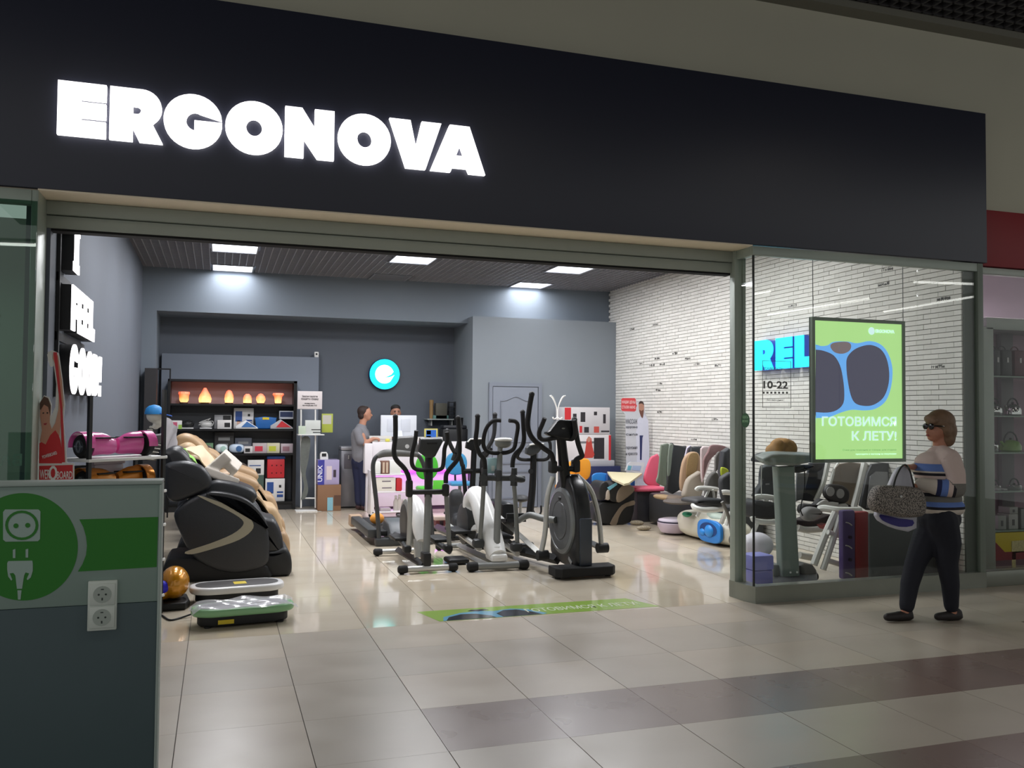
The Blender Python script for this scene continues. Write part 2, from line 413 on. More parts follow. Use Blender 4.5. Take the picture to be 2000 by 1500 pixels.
# door in the room's wall
dr = T('door_1', None, None, (4.66, 13.8, 0)); dr['kind'] = 'structure'
fm = MB().prism([(4.20, 13.765, 0), (4.26, 13.765, 0), (4.26, 13.765, 2.0), (5.06, 13.765, 2.0), (5.06, 13.765, 0), (5.12, 13.765, 0), (5.12, 13.765, 2.06), (4.20, 13.765, 2.06)], (0, .034, 0))
O('door_frame', fm, M((120, 126, 138), .5), dr)
O('door_leaf', MB().box(4.27, 5.05, 13.775, 13.8, .01, 1.99), M((128, 134, 146), .45), dr)
pn = MB()
for z0, z1 in ((.15, .60), (.72, .95)):
    pn.ringprism([(4.37, 13.775, z0), (4.95, 13.775, z0), (4.95, 13.775, z1), (4.37, 13.775, z1)], [(4.39, 13.775, z0+.02), (4.93, 13.775, z0+.02), (4.93, 13.775, z1-.02), (4.39, 13.775, z1-.02)], (0, -.012, 0))
pn.tube([(4.40, 13.77, 1.08), (4.40, 13.77, 1.76)], .009, 6).tube([(4.92, 13.77, 1.08), (4.92, 13.77, 1.76)], .009, 6).tube([(4.40, 13.77, 1.08), (4.92, 13.77, 1.08)], .009, 6)
pn.tube([(4.40, 13.77, 1.76), (4.50, 13.77, 1.77), (4.66, 13.77, 1.83), (4.82, 13.77, 1.77), (4.92, 13.77, 1.76)], .009, 6, 4)
O('door_panel', pn, M((110, 116, 128), .5), dr)
O('door_handle', MB().cyl((4.98, 13.775, 1.0), (4.98, 13.72, 1.0), .012).tube([(4.98, 13.72, 1.0), (4.88, 13.72, 1.0)], .010, 8), M((180, 182, 185), .25, 1), dr)
# brick wall on the right: dark mortar, one brick per object where they show large
wr = S('wall_right', MB().box(XR+.002, XR+.12, 6.36, YB, 0, ZC+.3), M((132, 129, 125), .9))
BH, BL, BG = .0490, .185, .0065
bricks = []
row = 0; z = 0.0
while z < ZC-.002:
    y = 6.36-(BL/2 if row % 2 else 0)
    while y < 13.98:
        y1 = min(y+BL, 14.1); y0_ = max(y, 6.36)
        if y1-y0_ > .03 and not (y0_ > 13.8 and z < 3.1): bricks.append((y0_, y1, z, row))
        y += BL
    z += BH; row += 1
random.seed(3)
def bdist(b): return (b[0]-0)**2+XR**2
near = sorted([b for b in bricks if .55 < b[2] < 3.0 and b[0] < 8.0 and in_view((XR, b[0]+.1, b[2]))], key=lambda b: (round((b[0]-6.5)/.19), abs(b[2]-1.9)))[:300]
nset = set(near)
BM = [M((216, 214, 208), .7, var=.02), M((211, 209, 203), .7, var=.02), M((220, 218, 212), .7, var=.02)]
bme = {}
for b in near:
    Lb = round(b[1]-b[0], 4); mi = random.randrange(3)
    if (Lb, mi) not in bme:
        bme[(Lb, mi)] = mesh_from(MB().box(-.012, .01, -Lb/2+.0018, Lb/2-.0018, BG/2, BH-BG/2), 'brick', BM[mi], V((0, 0, 0)))
    o = bpy.data.objects.new('brick', bme[(Lb, mi)]); COL.objects.link(o); o.parent = wr
    o.location = V((XR+random.uniform(-.003, .001), (b[0]+b[1])/2, b[2]))-ORG[wr.name]
fb = MB(); fi = []
for b in bricks:
    if b in nset: continue
    n0 = len(fb.f); dx = random.uniform(-.003, .001)
    fb.box(XR-.012+dx, XR+.01, b[0]+.0018, b[1]-.0018, b[2]+BG/2, b[2]+BH-BG/2); fi += [random.randrange(3)]*(len(fb.f)-n0)
fo = O('far_bricks', fb, BM, wr, kind='stuff')
for p, i in zip(fo.data.polygons, fi): p.material_index = i
# a few bricks carry a scribbled motif
mo = MB()
for px, py in ((1735, 527), (1728, 556), (1550, 598), (1834, 720), (1845, 581), (1282, 632), (1236, 645), (1320, 688), (1345, 698), (1255, 712), (1363, 714), (1285, 703), (1290, 748), (1275, 715), (1295, 714), (1404, 712), (1290, 808), (1357, 858), (1398, 820), (1287, 763)):
    p = B(px, py, XR); ry = math.floor((p.z)/BH); zc = ry*BH+BH/2
    yy = p.y; x = XR-.0165
    for q in range(7):
        a = yy-.075+q*.025; mo.box(x, x+.003, a, a+.004, zc-.018+random.uniform(0, .006), zc+.018-random.uniform(0, .01))
    for q in range(4):
        a = yy-.08+q*.04; mo.box(x, x+.003, a, a+.03, zc+random.uniform(-.018, .016), zc+.003+random.uniform(-.010, .018))
O('brick_motif', mo, M((88, 86, 84), .8), wr, kind='stuff')
# open-cell grid ceiling of the shop
ce = S('ceiling', MB().box(XL, XR, 6.6, YB, ZC+.30, ZC+.36), M((70, 71, 78), .9))
gr = MB(); k = XL+.05
def lamp_at(x, y): return any(lx-.01 < x < lx+.61 and ly-.01 < y < ly+.61 for lx in LAMPX for ly in LAMPY)
while k < XR:
    runs = []; y = 6.62
    on = None; yy = 6.62
    while yy < 14.1:
        f_ = lamp_at(k, yy+.01)
        if not f_ and on is None: on = yy
        if f_ and on is not None: runs.append((on, yy)); on = None
        yy += .05
    if on is not None: runs.append((on, 14.1))
    for a, b in runs: gr.box(k-.006, k+.006, a, b, ZC, ZC+.045)
    k += .10
k = 6.66
while k < 14.1:
    on = None; xx = XL
    while xx < XR:
        f_ = lamp_at(xx+.01, k)
        if not f_ and on is None: on = xx
        if f_ and on is not None: gr.box(on, xx, k-.005, k+.005, ZC, ZC+.045); on = None
        xx += .05
    if on is not None: gr.box(on, XR, k-.005, k+.005, ZC, ZC+.045)
    k += .10
O('ceiling_grid', gr, M((150, 150, 156), .5, .2), ce, kind='stuff')
# the shop front: fascia, soffit, shutter housing, jambs, window frames
S('wall_front', MB().box(-4, 14, 6.44, 6.60, 2.99, 5.25), M((192, 189, 170), .85, var=.05, scale=1.5, bump=.05))
S('trim_4', MB().box(-4, 14, 6.28, 6.44, 5.14, 5.22), M((120, 118, 106), .7))
fa = O('fascia_board', MB().rbox(-4, 6.735, YF, 6.46, 2.985, 4.385, .004), M((42, 44, 58), .42, var=.06, scale=.8), kind='structure')
S('trim_5', MB().box(XL-.03, 4.22, YF+.01, 6.60, 2.975, 2.985).box(-4, XL-.03, YF+.04, 6.5, 2.975, 2.985), M((236, 222, 198), .8))   # soffit
sh = S('shutter_housing', MB().rbox(XL-.03, 4.24, 6.58, 6.74, 2.88, 2.972, .006).rbox(XL-.03, 4.24, 6.60, 6.76, 2.79, 2.875, .006), M((150, 156, 146), .5))
O('shutter_slot', MB().box(XL, 4.22, 6.62, 6.72, 2.775, 2.79), M((12, 12, 12), .9), sh)
ALU = M((158, 168, 158), .38, .15, var=.04)
S('trim_6', MB().rbox(-1.165, -1.125, YF+.015, 6.62, 0, 2.975, .004), ALU)          # left jamb
S('trim_7', MB().rbox(4.20, 4.275, 6.55, 6.63, 0, 2.975, .006).rbox(4.275, 4.305, 6.54, 6.64, .12, 2.93, .004), ALU)                  # right jamb
ss = M((136, 140, 130), .3, .35, var=.12, scale=3)
S('trim_8', MB().prism([(4.235, 6.30, 0), (6.69, 6.30, 0), (6.69, 6.40, 0), (4.32, 6.40, 0), (4.32, 6.64, 0), (4.20, 6.64, 0), (4.20, 6.42, 0)], (0, 0, .14)), ss)   # plinth
S('trim_9', MB().rbox(4.22, 6.69, YF+.005, YF+.06, 2.90, 2.975, .004).rbox(4.22, 4.27, YF+.06, 6.56, 2.90, 2.975, .004), ALU)
S('trim_10', MB().rbox(6.622, 6.685, YF+.0, YF+.08, .14, 2.975, .004), M((126, 136, 126), .4, .15))
S('wall_return', MB().box(6.503, 6.625, 6.345, 6.36, 0, 2.97), M((92, 98, 92), .5, .2, var=.15, scale=2))
# shop window glass: the front pane in three lights and the short return pane
GL = glass_mat('clear_glass', (.955, .97, .955))
wn = T('window_1', None, None, (5.5, 6.33, .14)); wn['kind'] = 'structure'
for i, (a, b) in enumerate(((4.24, 5.10), (5.105, 5.95), (5.955, 6.62))):
    O('window_pane', MB().box(a, b, 6.325, 6.333, .14, 2.90), GL, wn)
O('window_pane', MB().box(4.235, 4.243, 6.335, 6.55, .14, 2.90), GL, wn)
O('corner_joint', MB().box(4.232, 4.246, 6.323, 6.337, .14, 2.90), M((25, 28, 26), .4), wn)
# left neighbour's glass front
w2 = T('window_2', None, None, (-2, 6.35, 0)); w2['kind'] = 'structure'
O('window_pane', MB().box(-2.6, -1.128, 6.298, 6.308, .08, 2.90), glass_mat('green_glass', (.62, .74, .68), .06), w2)
O('window_frame', MB().rbox(-2.6, -1.165, 6.31, 6.38, 2.88, 2.975, .004).rbox(-2.6, -1.165, 6.31, 6.38, 0, .08, .004).rbox(-2.66, -2.6, 6.32, 6.38, 0, 2.975, .004), ALU, w2)
S('wall_neighbour', MB().box(-3.6, -1.25, 9.5, 9.6, 0, 3.4), M((120, 132, 122), .8, var=.15, scale=1))
S('wall_neighbour_side', MB().box(-1.25, -1.16, 6.65, 9.6, 0, 3.3), M((120, 132, 122), .8))
t_ = text2d('ВАШЕГО', .10, .002, .001); t_.xf(FR((-1.19, 6.362, 1.20), (-1, 0, 0)))
O('reflected_lettering', t_, M((190, 200, 195), .6), w2)  # reflected lettering, modelled as mirrored text behind the glass
t_ = text2d('22', .10, .002, .001); t_.xf(FR((-1.33, 6.362, 2.10), (-1, 0, 0)))
O('reflected_lettering', t_, M((110, 122, 95), .6), w2)
# the mall ceiling beyond the trim: dark open grid
mc = S('ceiling_mall', MB().box(-4, 14, -8, 6.44, 5.42, 5.5), M((30, 30, 32), .9))
g2 = MB(); k = 2.0
while k < 11.5:
    g2.box(k-.01, k+.01, 3.5, 6.27, 5.20, 5.26); k += .12
k = 3.5
while k < 6.27:
    g2.box(2, 11.5, k-.01, k+.01, 5.20, 5.26); k += .12
O('ceiling_grid', g2, M((62, 60, 62), .6), mc, kind='stuff')
# long lamps over the far side of the mall (they mirror in the shop window)
def refl(px, py, z, Y=6.325):
    p = A(px, py, Y); d = p-V((0, 0, CAMH)); d.y *= -1; return p+d*((z-p.z)/d.z)
for k, (a, b) in enumerate((((1467, 575), (1504, 569)), ((1500, 615), (1697, 583)), ((1727, 608), (1907, 578)), ((1786, 550), (1905, 554)), ((-10, 476), (70, 479)))):
    p0, p1 = refl(*a, 4.4), refl(*b, 4.4)
    lt = T('linear_lamp', ['short linear ceiling lamp hanging on the far side of the mall', 'long linear ceiling lamp hanging on the far side of the mall', 'linear ceiling lamp farthest to the right over the mall', 'linear ceiling lamp running along the mall, near the shop front', 'linear ceiling lamp hanging over the left of the mall'][k], 'lamp', (p0+p1)/2)
    O('lamp_body', MB().tube([p0+V((0, 0, .05)), p1+V((0, 0, .05))], .05, 6), M((200, 200, 200), .5), lt)
    O('lamp_tube', MB().tube([p0, p1], .035, 6), M((250, 250, 245), .5, emit=9), lt)
# right-hand neighbour shop shell
S('wall_neighbour_back', MB().box(6.67, 12, 9.6, 9.7, 0, 3.6), M((215, 200, 215), .8))
S('wall_neighbour_party', MB().box(6.63, 6.67, 6.42, 9.7, 0, 3.6), M((215, 200, 215), .8))
S('ceiling_neighbour', MB().box(6.67, 12, 6.47, 9.7, 3.55, 3.62), M((215, 205, 215), .8))
S('trim_11', MB().rbox(6.69, 12, 6.38, 6.46, 2.90, 2.96, .004), M((170, 176, 168), .4, .3))
S('trim_12', MB().rbox(6.692, 12, 6.31, 6.42, 0, .14, .004), ss)
O('red_fascia_board', MB().rbox(6.75, 12, 6.36, 6.46, 2.97, 3.50, .004), M((140, 28, 36), .5), kind='structure')
wn3 = T('window_3', None, None, (8, 6.45, .14)); wn3['kind'] = 'structure'
O('window_pane', MB().box(6.70, 11, 6.402, 6.41, .14, 2.90), GL, wn3)
# ================================================================ SIGNS AND LAMPS
BLK = M((24, 25, 27), .55); BLKM = M((26, 27, 29), .35, .3); RUB = M((20, 20, 21), .75); FOAM = M((27, 27, 29), .8, bump=.2, scale=60)
WHT = M((228, 228, 225), .45); SIL = M((196, 196, 192), .32, .45); GRYM = M((128, 130, 128), .4, .6); GLOWW = M((255, 253, 255), .5, emit=2.2, var=0)
STEEL = M((150, 150, 150), .3, .9); DGR = M((58, 60, 64), .5); LEA = M((44, 46, 50), .38, bump=.12, scale=90)
for lx in LAMPX:
    for ly in LAMPY:
        if lx == 2.25 and ly == 13.5:
            v_ = MB()
            for q in range(7): v_.box(lx+.03, lx+.57, ly+.05+q*.075, ly+.085+q*.075, 3.69, 3.70)
            vt = T('ceiling_vent', 'unlit grey slatted vent panel in the shop ceiling between the lamps', 'vent', (lx+.3, ly+.3, 3.69))
            O('frame', MB().ringprism([(lx, ly, 3.69), (lx+.6, ly, 3.69), (lx+.6, ly+.6, 3.69), (lx, ly+.6, 3.69)], [(lx+.03, ly+.03, 3.69), (lx+.57, ly+.03, 3.69), (lx+.57, ly+.57, 3.69), (lx+.03, ly+.57, 3.69)], (0, 0, .02)), M((120, 122, 128), .5), vt)
            O('slat', v_, M((120, 122, 128), .5), vt, kind='stuff'); continue
        if ly < 11: lab = 'LED ceiling panel %s of the %s row, hidden behind the shutter housing' % (('at the left end', 'in the middle', 'at the right end')[LAMPX.index(lx)], 'foremost' if ly < 9 else 'second')
        else: lab = {(-.13, 11.8): 'front LED ceiling panel on the left of the shop', (-.13, 13.5): 'rear LED ceiling panel on the left, close to the back beam', (2.25, 11.8): 'LED ceiling panel in the middle of the shop ceiling',
                     (4.62, 11.8): 'front LED ceiling panel on the right, nearest the brick wall', (4.62, 13.5): 'rear LED ceiling panel on the right, above the boxed room'}[(lx, ly)]
        lt = T('ceiling_lamp', lab, 'lamp', (lx+.3, ly+.3, 3.68), 'LED panels hidden behind the shutter housing' if ly < 11 else 'LED ceiling panels')
        O('lamp_frame', MB().ringprism([(lx, ly, 3.69), (lx+.6, ly, 3.69), (lx+.6, ly+.6, 3.69), (lx, ly+.6, 3.69)], [(lx+.02, ly+.02, 3.69), (lx+.58, ly+.02, 3.69), (lx+.58, ly+.58, 3.69), (lx+.02, ly+.58, 3.69)], (0, 0, .04)), M((120, 122, 128), .5), lt)
        O('diffuser', MB().box(lx+.02, lx+.58, ly+.02, ly+.58, 3.70, 3.715), M((235, 240, 255), .5, emit=5), lt)
sg = T('shop_sign', 'big glowing white ERGONOVA letters on the dark fascia', 'sign', ((A(112, 208, 6.3)+A(948, 290, 6.3))/2))
for ch, a, b in (('E', 112.5, 207.5), ('R', 214.5, 319), ('G', 319.5, 434.5), ('O', 440, 552), ('N', 556.5, 652.5), ('O', 660, 763), ('V', 760, 861), ('A', 841, 947.5)):
    ym = 208+(a-112)*.1
    x0, x1 = A(a, ym, 6.27).x, A(b, ym+8, 6.27).x
    g_ = shape2d([[(x*(x1-x0), y*.352) for x, y in lp] for lp in glyph(ch)], .035)
    g_.xf(FR((x0, 6.275, 3.338))); O('letter', g_, GLOWW, sg)
# I FEEL GOOD! on the left wall
def wallword(name, lab, word, y0, y1, z0, z1, weights):
    tot = sum(weights); root = T(name, lab, 'sign', (-1.05, (y0+y1)/2, z0)); y = y0
    for ch, wt in zip(word, weights):
        wd = (y1-y0)*wt/tot; gw = wd*.93
        lo = [[(a*gw, b*(z1-z0)) for a, b in lp] for lp in glyph(ch, True)]
        g_ = shape2d([lo[0]]+(lo[1:] if ch == '!' else []), .085); g_.xf(FR((-1.052, y, z0), (0, 1, 0))); bd = O('letter', g_, M((30, 31, 34), .5), root)
        g_ = shape2d(lo, .012); g_.xf(FR((-1.004, y, z0), (0, 1, 0))); O('letter_face', g_, GLOWW, bd)
        y += wd
    return root
wallword('wall_sign', 'glowing white word I high on the left wall of the shop', 'I', 6.95, 7.24, 2.56, 2.90, [1])
wallword('wall_sign', 'glowing white word FEEL on the left wall, middle line of three', 'FEEL', 6.93, 8.14, 2.13, 2.455, [1, 1, 1, 1.05])
wallword('wall_sign', 'glowing white word GOOD! on the left wall, lowest line of three', 'GOOD!', 6.92, 8.66, 1.68, 2.03, [1.05, 1.05, 1.05, 1.0, .45])
O('sign_rail', MB().box(-1.098, -1.075, 6.86, 6.90, 1.65, 2.95).box(-1.098, -1.085, 6.86, 8.2, 2.05, 2.11).box(-1.098, -1.085, 6.86, 7.4, 2.47, 2.53), BLK, None, 'narrow black metal rail carrying the white words on the left wall', 'rail')
# round e sign on the back wall
rs = T('round_sign', 'round cyan light sign with a white e on the back wall', 'sign', (2.70, 14.95, 1.94))
cx_, cz_ = A(751, 731, 14.93).x, A(751, 731, 14.93).z
O('sign_body', MB().lathe((cx_, 14.99, cz_), [(.262, 0), (.268, .01), (.268, .07), (.262, .08)], 40, (0, -1, 0)), M((10, 70, 130), .5), rs)
O('sign_face', MB().lathe((cx_, 14.912, cz_), [(.257, 0), (.257, .006)], 40, (0, -1, 0)), M((0, 232, 232), .5, emit=1.0, var=0), rs)
ee = [arc(0, .0, .155, .155, -28, -372, 40, 1)[0:1]+arc(0, 0, .16, .158, -8, -352, 40)]
e1 = shape2d([[(.165, -.01)]+arc(-.005, 0, .158, .158, -50, -340, 36)+[(.15, .045), (.11, -.005), (.05, -.035), (-.0, -.045), (.0, -.052), (.07, -.052), (.13, -.03)]], .004)
e1.xf(FR((cx_, 14.902, cz_))); O('sign_letter', e1, M((255, 255, 255), .5, emit=1.6, var=0), rs)
# REL on the brick wall
rl = T('wall_sign', 'glowing cyan block letters REL on the white brick wall', 'sign', (6.42, 8.9, 2.13))
for ch, a, b in (('R', 1474, 1512), ('E', 1516, 1548), ('L', 1553, 1586)):
    y0, y1 = B(a, 690, 6.38).y, B(b, 690, 6.38).y
    lo = [[(p*(y0-y1), q*.37) for p, q in lp] for lp in glyph(ch)]
    g_ = shape2d([lo[0]], .11); g_.xf(FR((6.437, y0, 2.115), (0, -1, 0))); bd = O('letter', g_, M((0, 60, 170), .4, emit=.6), rl)
    g_ = shape2d(lo, .01); g_.xf(FR((6.376, y0, 2.115), (0, -1, 0))); O('letter_face', g_, M((0, 225, 255), .5, emit=1.0, var=0), bd)
# lightbox poster hanging behind the window
YP = 6.42
def px3(pts, Y): return [A(x, y, Y) for x, y in pts]
lb = T('lightbox_poster', 'backlit green poster with blue diving goggles hanging in the shop window', 'poster', (5.35, YP, 1.15))
PL, PR, PB, PT = A(1587, 800, YP).x, A(1769, 800, YP).x, A(1680, 903, YP).z, A(1680, 623, YP).z
O('poster_frame', MB().ringprism([(PL, YP, PB), (PR, YP, PB), (PR, YP, PT), (PL, YP, PT)], [(PL+.03, YP, PB+.03), (PR-.03, YP, PB+.03), (PR-.03, YP, PT-.03), (PL+.03, YP, PT-.03)], (0, .04, 0)).box(PL, PR, YP+.03, YP+.045, PB, PT), M((92, 105, 88), .4, .4), lb)
def em(c, s=.95): return M(c, .5, emit=s, var=.02)
pf = O('poster_print', MB().box(PL+.03, PR-.03, YP+.012, YP+.03, PB+.03, PT-.03), em((168, 214, 134)), lb)
PW, PH = PR-PL, PT-PB
def pp(pts, layer):   # poster coordinates 0..1000 x 0..1500 (top down)
    return [V((PL+x/1000*PW, YP+.012-layer*.0012, PT-(y-30)/1440*PH)) for x, y in pts]
def part_poly(nm, polys, mat, layer, parent, sub=4):
    b_ = MB()
    for p in polys: b_.prism(pp(p, layer), (0, .0012, 0), sub)
    return O(nm, b_, mat, parent)
BLU = em((98, 165, 235)); LEN = em((64, 62, 82))
gog = [[(40, 320), (160, 310), (230, 270), (380, 262), (480, 275), (620, 248), (740, 280), (820, 370), (865, 520), (850, 700), (790, 850), (680, 930), (560, 950), (420, 945), (300, 975), (180, 1020), (40, 1030)]]
gog[0] = [(max(x, 42), y) for x, y in gog[0]]; gog[0] = [gog[0][0]]*2+[(44, 319)]+gog[0][1:-1]+[(44, 1030)]+[gog[0][-1]]*2
part_poly('printed_goggles', gog, BLU, 1, lb)
l1 = [[(42, 355), (42, 355), (44, 355), (120, 362), (230, 405), (295, 500), (325, 620), (340, 760), (330, 880), (260, 950), (160, 975), (44, 972), (42, 972), (42, 972)]]
part_poly('printed_lens', l1, LEN, 2, lb, 3)
part_poly('printed_lens', [[(375, 420), (450, 340), (560, 295), (650, 290), (740, 330), (800, 420), (828, 560), (815, 700), (760, 820), (660, 890), (560, 905), (460, 880), (410, 800), (378, 650), (365, 520)]], LEN, 2, lb)
part_poly('printed_buckle', [[(200, 300), (250, 275), (370, 265), (415, 295), (400, 350), (330, 385), (250, 378), (205, 340)]], em((110, 96, 100)), 2, lb)
def ptxt(s, x, y, size, mat, align='RIGHT', bold=0.0, width=None):
    p = pp([(x, y)], 2)[0]; t_ = text2d(s, size, bold, .0015, align, width=width); t_.xf(FR(p)); return O('printed_text', t_, mat, lb)
LT = em((205, 236, 236), .95)
ptxt('ГОТОВИМСЯ', 905, 1105, .108, LT, bold=.0022, width=.80*PW)
ptxt('К ЛЕТУ!', 905, 1250, .108, LT, bold=.0022, width=.485*PW)
ptxt('ERGONOVA', 890, 158, .04, LT, bold=.0015, width=.21*PW)
ptxt('Очки для плавания и товары для отдыха', 900, 1355, .022, em((110, 150, 95)), width=.58*PW)
ptxt('приходите в магазин за покупками', 900, 1395, .018, LT, width=.44*PW)
O('printed_emblem', MB().prism(pp(arc(638, 145, 34, 38, 0, 345, 23), 2), (0, .0012, 0)), LT, lb)
O('hanging_cable', MB().tube([A(1588, 618, YP), A(1587, 500, YP)], .0035, 5), M((60, 64, 62), .4), lb); O('hanging_cable', MB().tube([A(1764, 628, YP), A(1763, 515, YP)], .0035, 5), M((60, 64, 62), .4), lb)
# opening-hours sticker on the window
hs = T('hours_sticker', 'opening hours sticker reading 10-22 on the shop window pane', 'sticker', (4.4, 6.32, 1.6))
YS = 6.3225
a0, a1 = A(1489, 704, YS), A(1545, 797, YS)
GT = M((120, 122, 120), .6); fr_ = MB()
for b_ in ((a0.x, a1.x, a0.z-.004, a0.z), (a0.x, a1.x, a1.z, a1.z+.004), (a0.x, a0.x+.004, a1.z, a0.z), (a1.x-.004, a1.x, a1.z, a0.z)): fr_.box(b_[0], b_[1], YS-.001, YS+.001, b_[2], b_[3])
O('sticker_border', fr_, GT, hs)
t_ = text2d('10-22', .085, .0025, .001, width=A(1539, 751, YS).x-A(1491, 751, YS).x); t_.xf(FR(A(1491, 758, YS))); O('sticker_text', t_, GT, hs)
q_ = MB()
for k in range(7):
    p = A(1489.5+k*7.6, 767, YS); q_.box(p.x, p.x+.019, YS-.001, YS+.001, p.z-.008, p.z+.008)
O('sticker_day_marks', q_, GT, hs)
t_ = text2d('РЕЖИМ РАБОТЫ', .03, .0005, .001, width=.19); t_.xf(FR(A(1492, 722, YS))); O('sticker_text', t_, GT, hs)
t_ = text2d('без выходных', .024, 0, .001, width=.16); t_.xf(FR(A(1498, 783, YS))); O('sticker_text', t_, GT, hs)
gs = T('round_sticker', 'dark green round sticker on the glass beside the shop entrance', 'sticker', (4.23, 6.44, 1.4))
p = B(1459, 821, 4.232)
O('sticker_disc', MB().lathe((4.234, 6.44, p.z), [(.062, 0), (.062, .001)], 28, (-1, 0, 0)), M((28, 74, 40), .5), gs)
for k, s_ in enumerate(('ЗДЕСЬ', 'МОЖНО')):
    t_ = text2d(s_, .028, .0006, .0008, 'CENTER', width=.085); t_.xf(FR((4.2325, 6.44, p.z+.018-k*.035), (0, -1, 0))); O('sticker_text', t_, M((120, 160, 120), .6), gs)
# floor sticker at the threshold
fs = T('floor_sticker', 'long green floor sticker with goggles and white lettering at the shop threshold', 'sticker', (2.4, 6.7, .0))
def fl(x, y, k): return V((1.50+x*1.93, 6.445+y*.36, .0005+k*.0006))
O('sticker_sheet', MB().prism([fl(0.05, 0, 0), fl(1, 0, 0), fl(.93, 1, 0), fl(0, 1, 0)], (0, 0, .0006)), M((150, 184, 84), .15), fs)
O('printed_goggles', MB().prism([fl(x, y, 1) for x, y in ((.065, .02), (.08, .35), (.16, .62), (.24, .7), (.30, .6), (.38, .72), (.44, .6), (.50, .1), (.48, .02))], (0, 0, .0006)), M((110, 170, 200), .15), fs)
O('printed_lens', MB().prism([fl(x, y, 2) for x, y in ((.078, .02), (.10, .3), (.16, .5), (.22, .45), (.27, .2), (.28, .02))], (0, 0, .0006)).prism([fl(x, y, 2) for x, y in ((.31, .02), (.30, .35), (.345, .62), (.40, .6), (.45, .3), (.475, .02))], (0, 0, .0006)).prism([fl(x, y, 2) for x, y in ((.20, .75), (.24, .66), (.29, .74), (.28, .84), (.22, .85))], (0, 0, .0006)), M((40, 42, 50), .15), fs)
t_ = text2d('ГОТОВИМСЯ К ЛЕТУ!', .15, .002, .0008, width=.98); t_.xf(FR(fl(.43, .28, 3), (1, 0, 0), (0, 1, 0))); O('printed_text', t_, M((225, 235, 205), .2), fs)
# surveillance box on the low wall
sb = T('wall_sensor', 'small white sensor with a dark eye on top of the low grey wall', 'sensor', A(618, 697, 14.88))
p = A(618, 697, 14.86)
O('body', MB().rbox(p.x-.035, p.x+.035, 14.84, 14.90, p.z-.01, p.z+.085, .01), WHT, sb); O('eye', MB().lathe((p.x, 14.84, p.z+.045), [(.017, 0), (.015, .008)], 14, (0, -1, 0)), BLK, sb)

# ================================================================ LEFT FOREGROUND: charging stand
YQ = 3.0
ch = T('charging_stand', 'pale green charging stand panel with socket and plug pictograms in the foreground', 'panel', (-.9, YQ, 0))
xr = A(310, 1100, YQ).x; zt = A(300, 946, YQ).z; zb = A(300, 1175, YQ).z
O('stand_body', MB().rbox(-1.9, xr, YQ, YQ+.10, 0, zb, .004), M((70, 88, 92), .5), ch)
O('stand_panel', MB().rbox(-1.9, xr, YQ, YQ+.10, zb, zt, .004), M((140, 160, 152), .5), ch)
O('stand_rim', MB().rbox(-1.9, xr+.006, YQ-.006, YQ+.11, zt, zt+.012, .003).rbox(xr-.002, xr+.006, YQ-.004, YQ+.10, 0, zt, .002), M((165, 178, 172), .5), ch)
def q3(x, y, k): return A(x, y, YQ-.001*k)
GN = M((38, 122, 30), .5); WG = M((160, 182, 174), .5)
O('green_disc', MB().prism([q3(x, y, 1) for x, y in arc(45, 1068, 107, 105, 0, 355, 71)], (0, .001, 0)), GN, ch)
O('green_band', MB().prism([q3(309, 1009.5, 1), q3(155, 1014.5, 1)]+[q3(x, y, 1) for x, y in ((163, 1030), (168, 1048), (170, 1066), (168, 1084), (161, 1102), (152, 1116.5))]+[q3(306, 1107.5, 1)], (0, .001, 0)), GN, ch)
def loopprism(outer, inner, k, mat, nm): 
    b_ = MB().ringprism([q3(x, y, k) for x, y in outer], [q3(x, y, k) for x, y in inner], (0, .001, 0)); return O(nm, b_, mat, ch)
O('socket_pictogram', MB().prism([q3(x, y, 2) for x, y in ((10, 995), (75, 995), (79, 999), (78, 1053), (74, 1057), (11, 1058), (6, 1054), (6, 1000))], (0, .001, 0)), WG, ch)
loopprism(arc(42.5, 1026, 32.5, 29, 0, 345, 23), arc(42.5, 1026, 27, 24, 0, 345, 23), 3, GN, 'socket_ring')
O('socket_hole', MB().prism([q3(x, y, 3) for x, y in arc(31, 1027, 5, 4.8, 0, 330, 11)], (0, .001, 0)).prism([q3(x, y, 3) for x, y in arc(54, 1026, 5, 4.8, 0, 330, 11)], (0, .001, 0)), GN, ch)
pl = MB()
for poly in ([(25, 1074), (30, 1072), (30, 1090), (25, 1090)], [(50, 1073), (55, 1072), (55, 1089), (50, 1089)], [(16, 1096), (63, 1095), (64, 1101), (64, 1115), (60, 1128), (54, 1133), (52, 1131), (57, 1120), (50, 1118), (47, 1124), (43, 1150), (33, 1150), (30, 1124), (26, 1119), (19, 1120), (24, 1132), (22, 1134), (16, 1126), (14, 1112), (14, 1100)], [(34, 1153), (42, 1153), (40, 1171), (35, 1171)]):
    pl.prism([q3(x, y, 2) for x, y in poly], (0, .001, 0))
O('plug_pictogram', pl, WG, ch)
so = T('wall_socket', 'white double wall socket mounted on the charging stand', 'socket', q3(200, 1231, 0))
x0, x1, z0, z1 = q3(172, 1180, 0).x, q3(229, 1180, 0).x, q3(200, 1230, 0).z, q3(200, 1133, 0).z
SW = M((208, 216, 208), .35)
O('socket_plate', MB().rbox(x0, x1, YQ-.012, YQ, z0, z1, .003), SW, so)
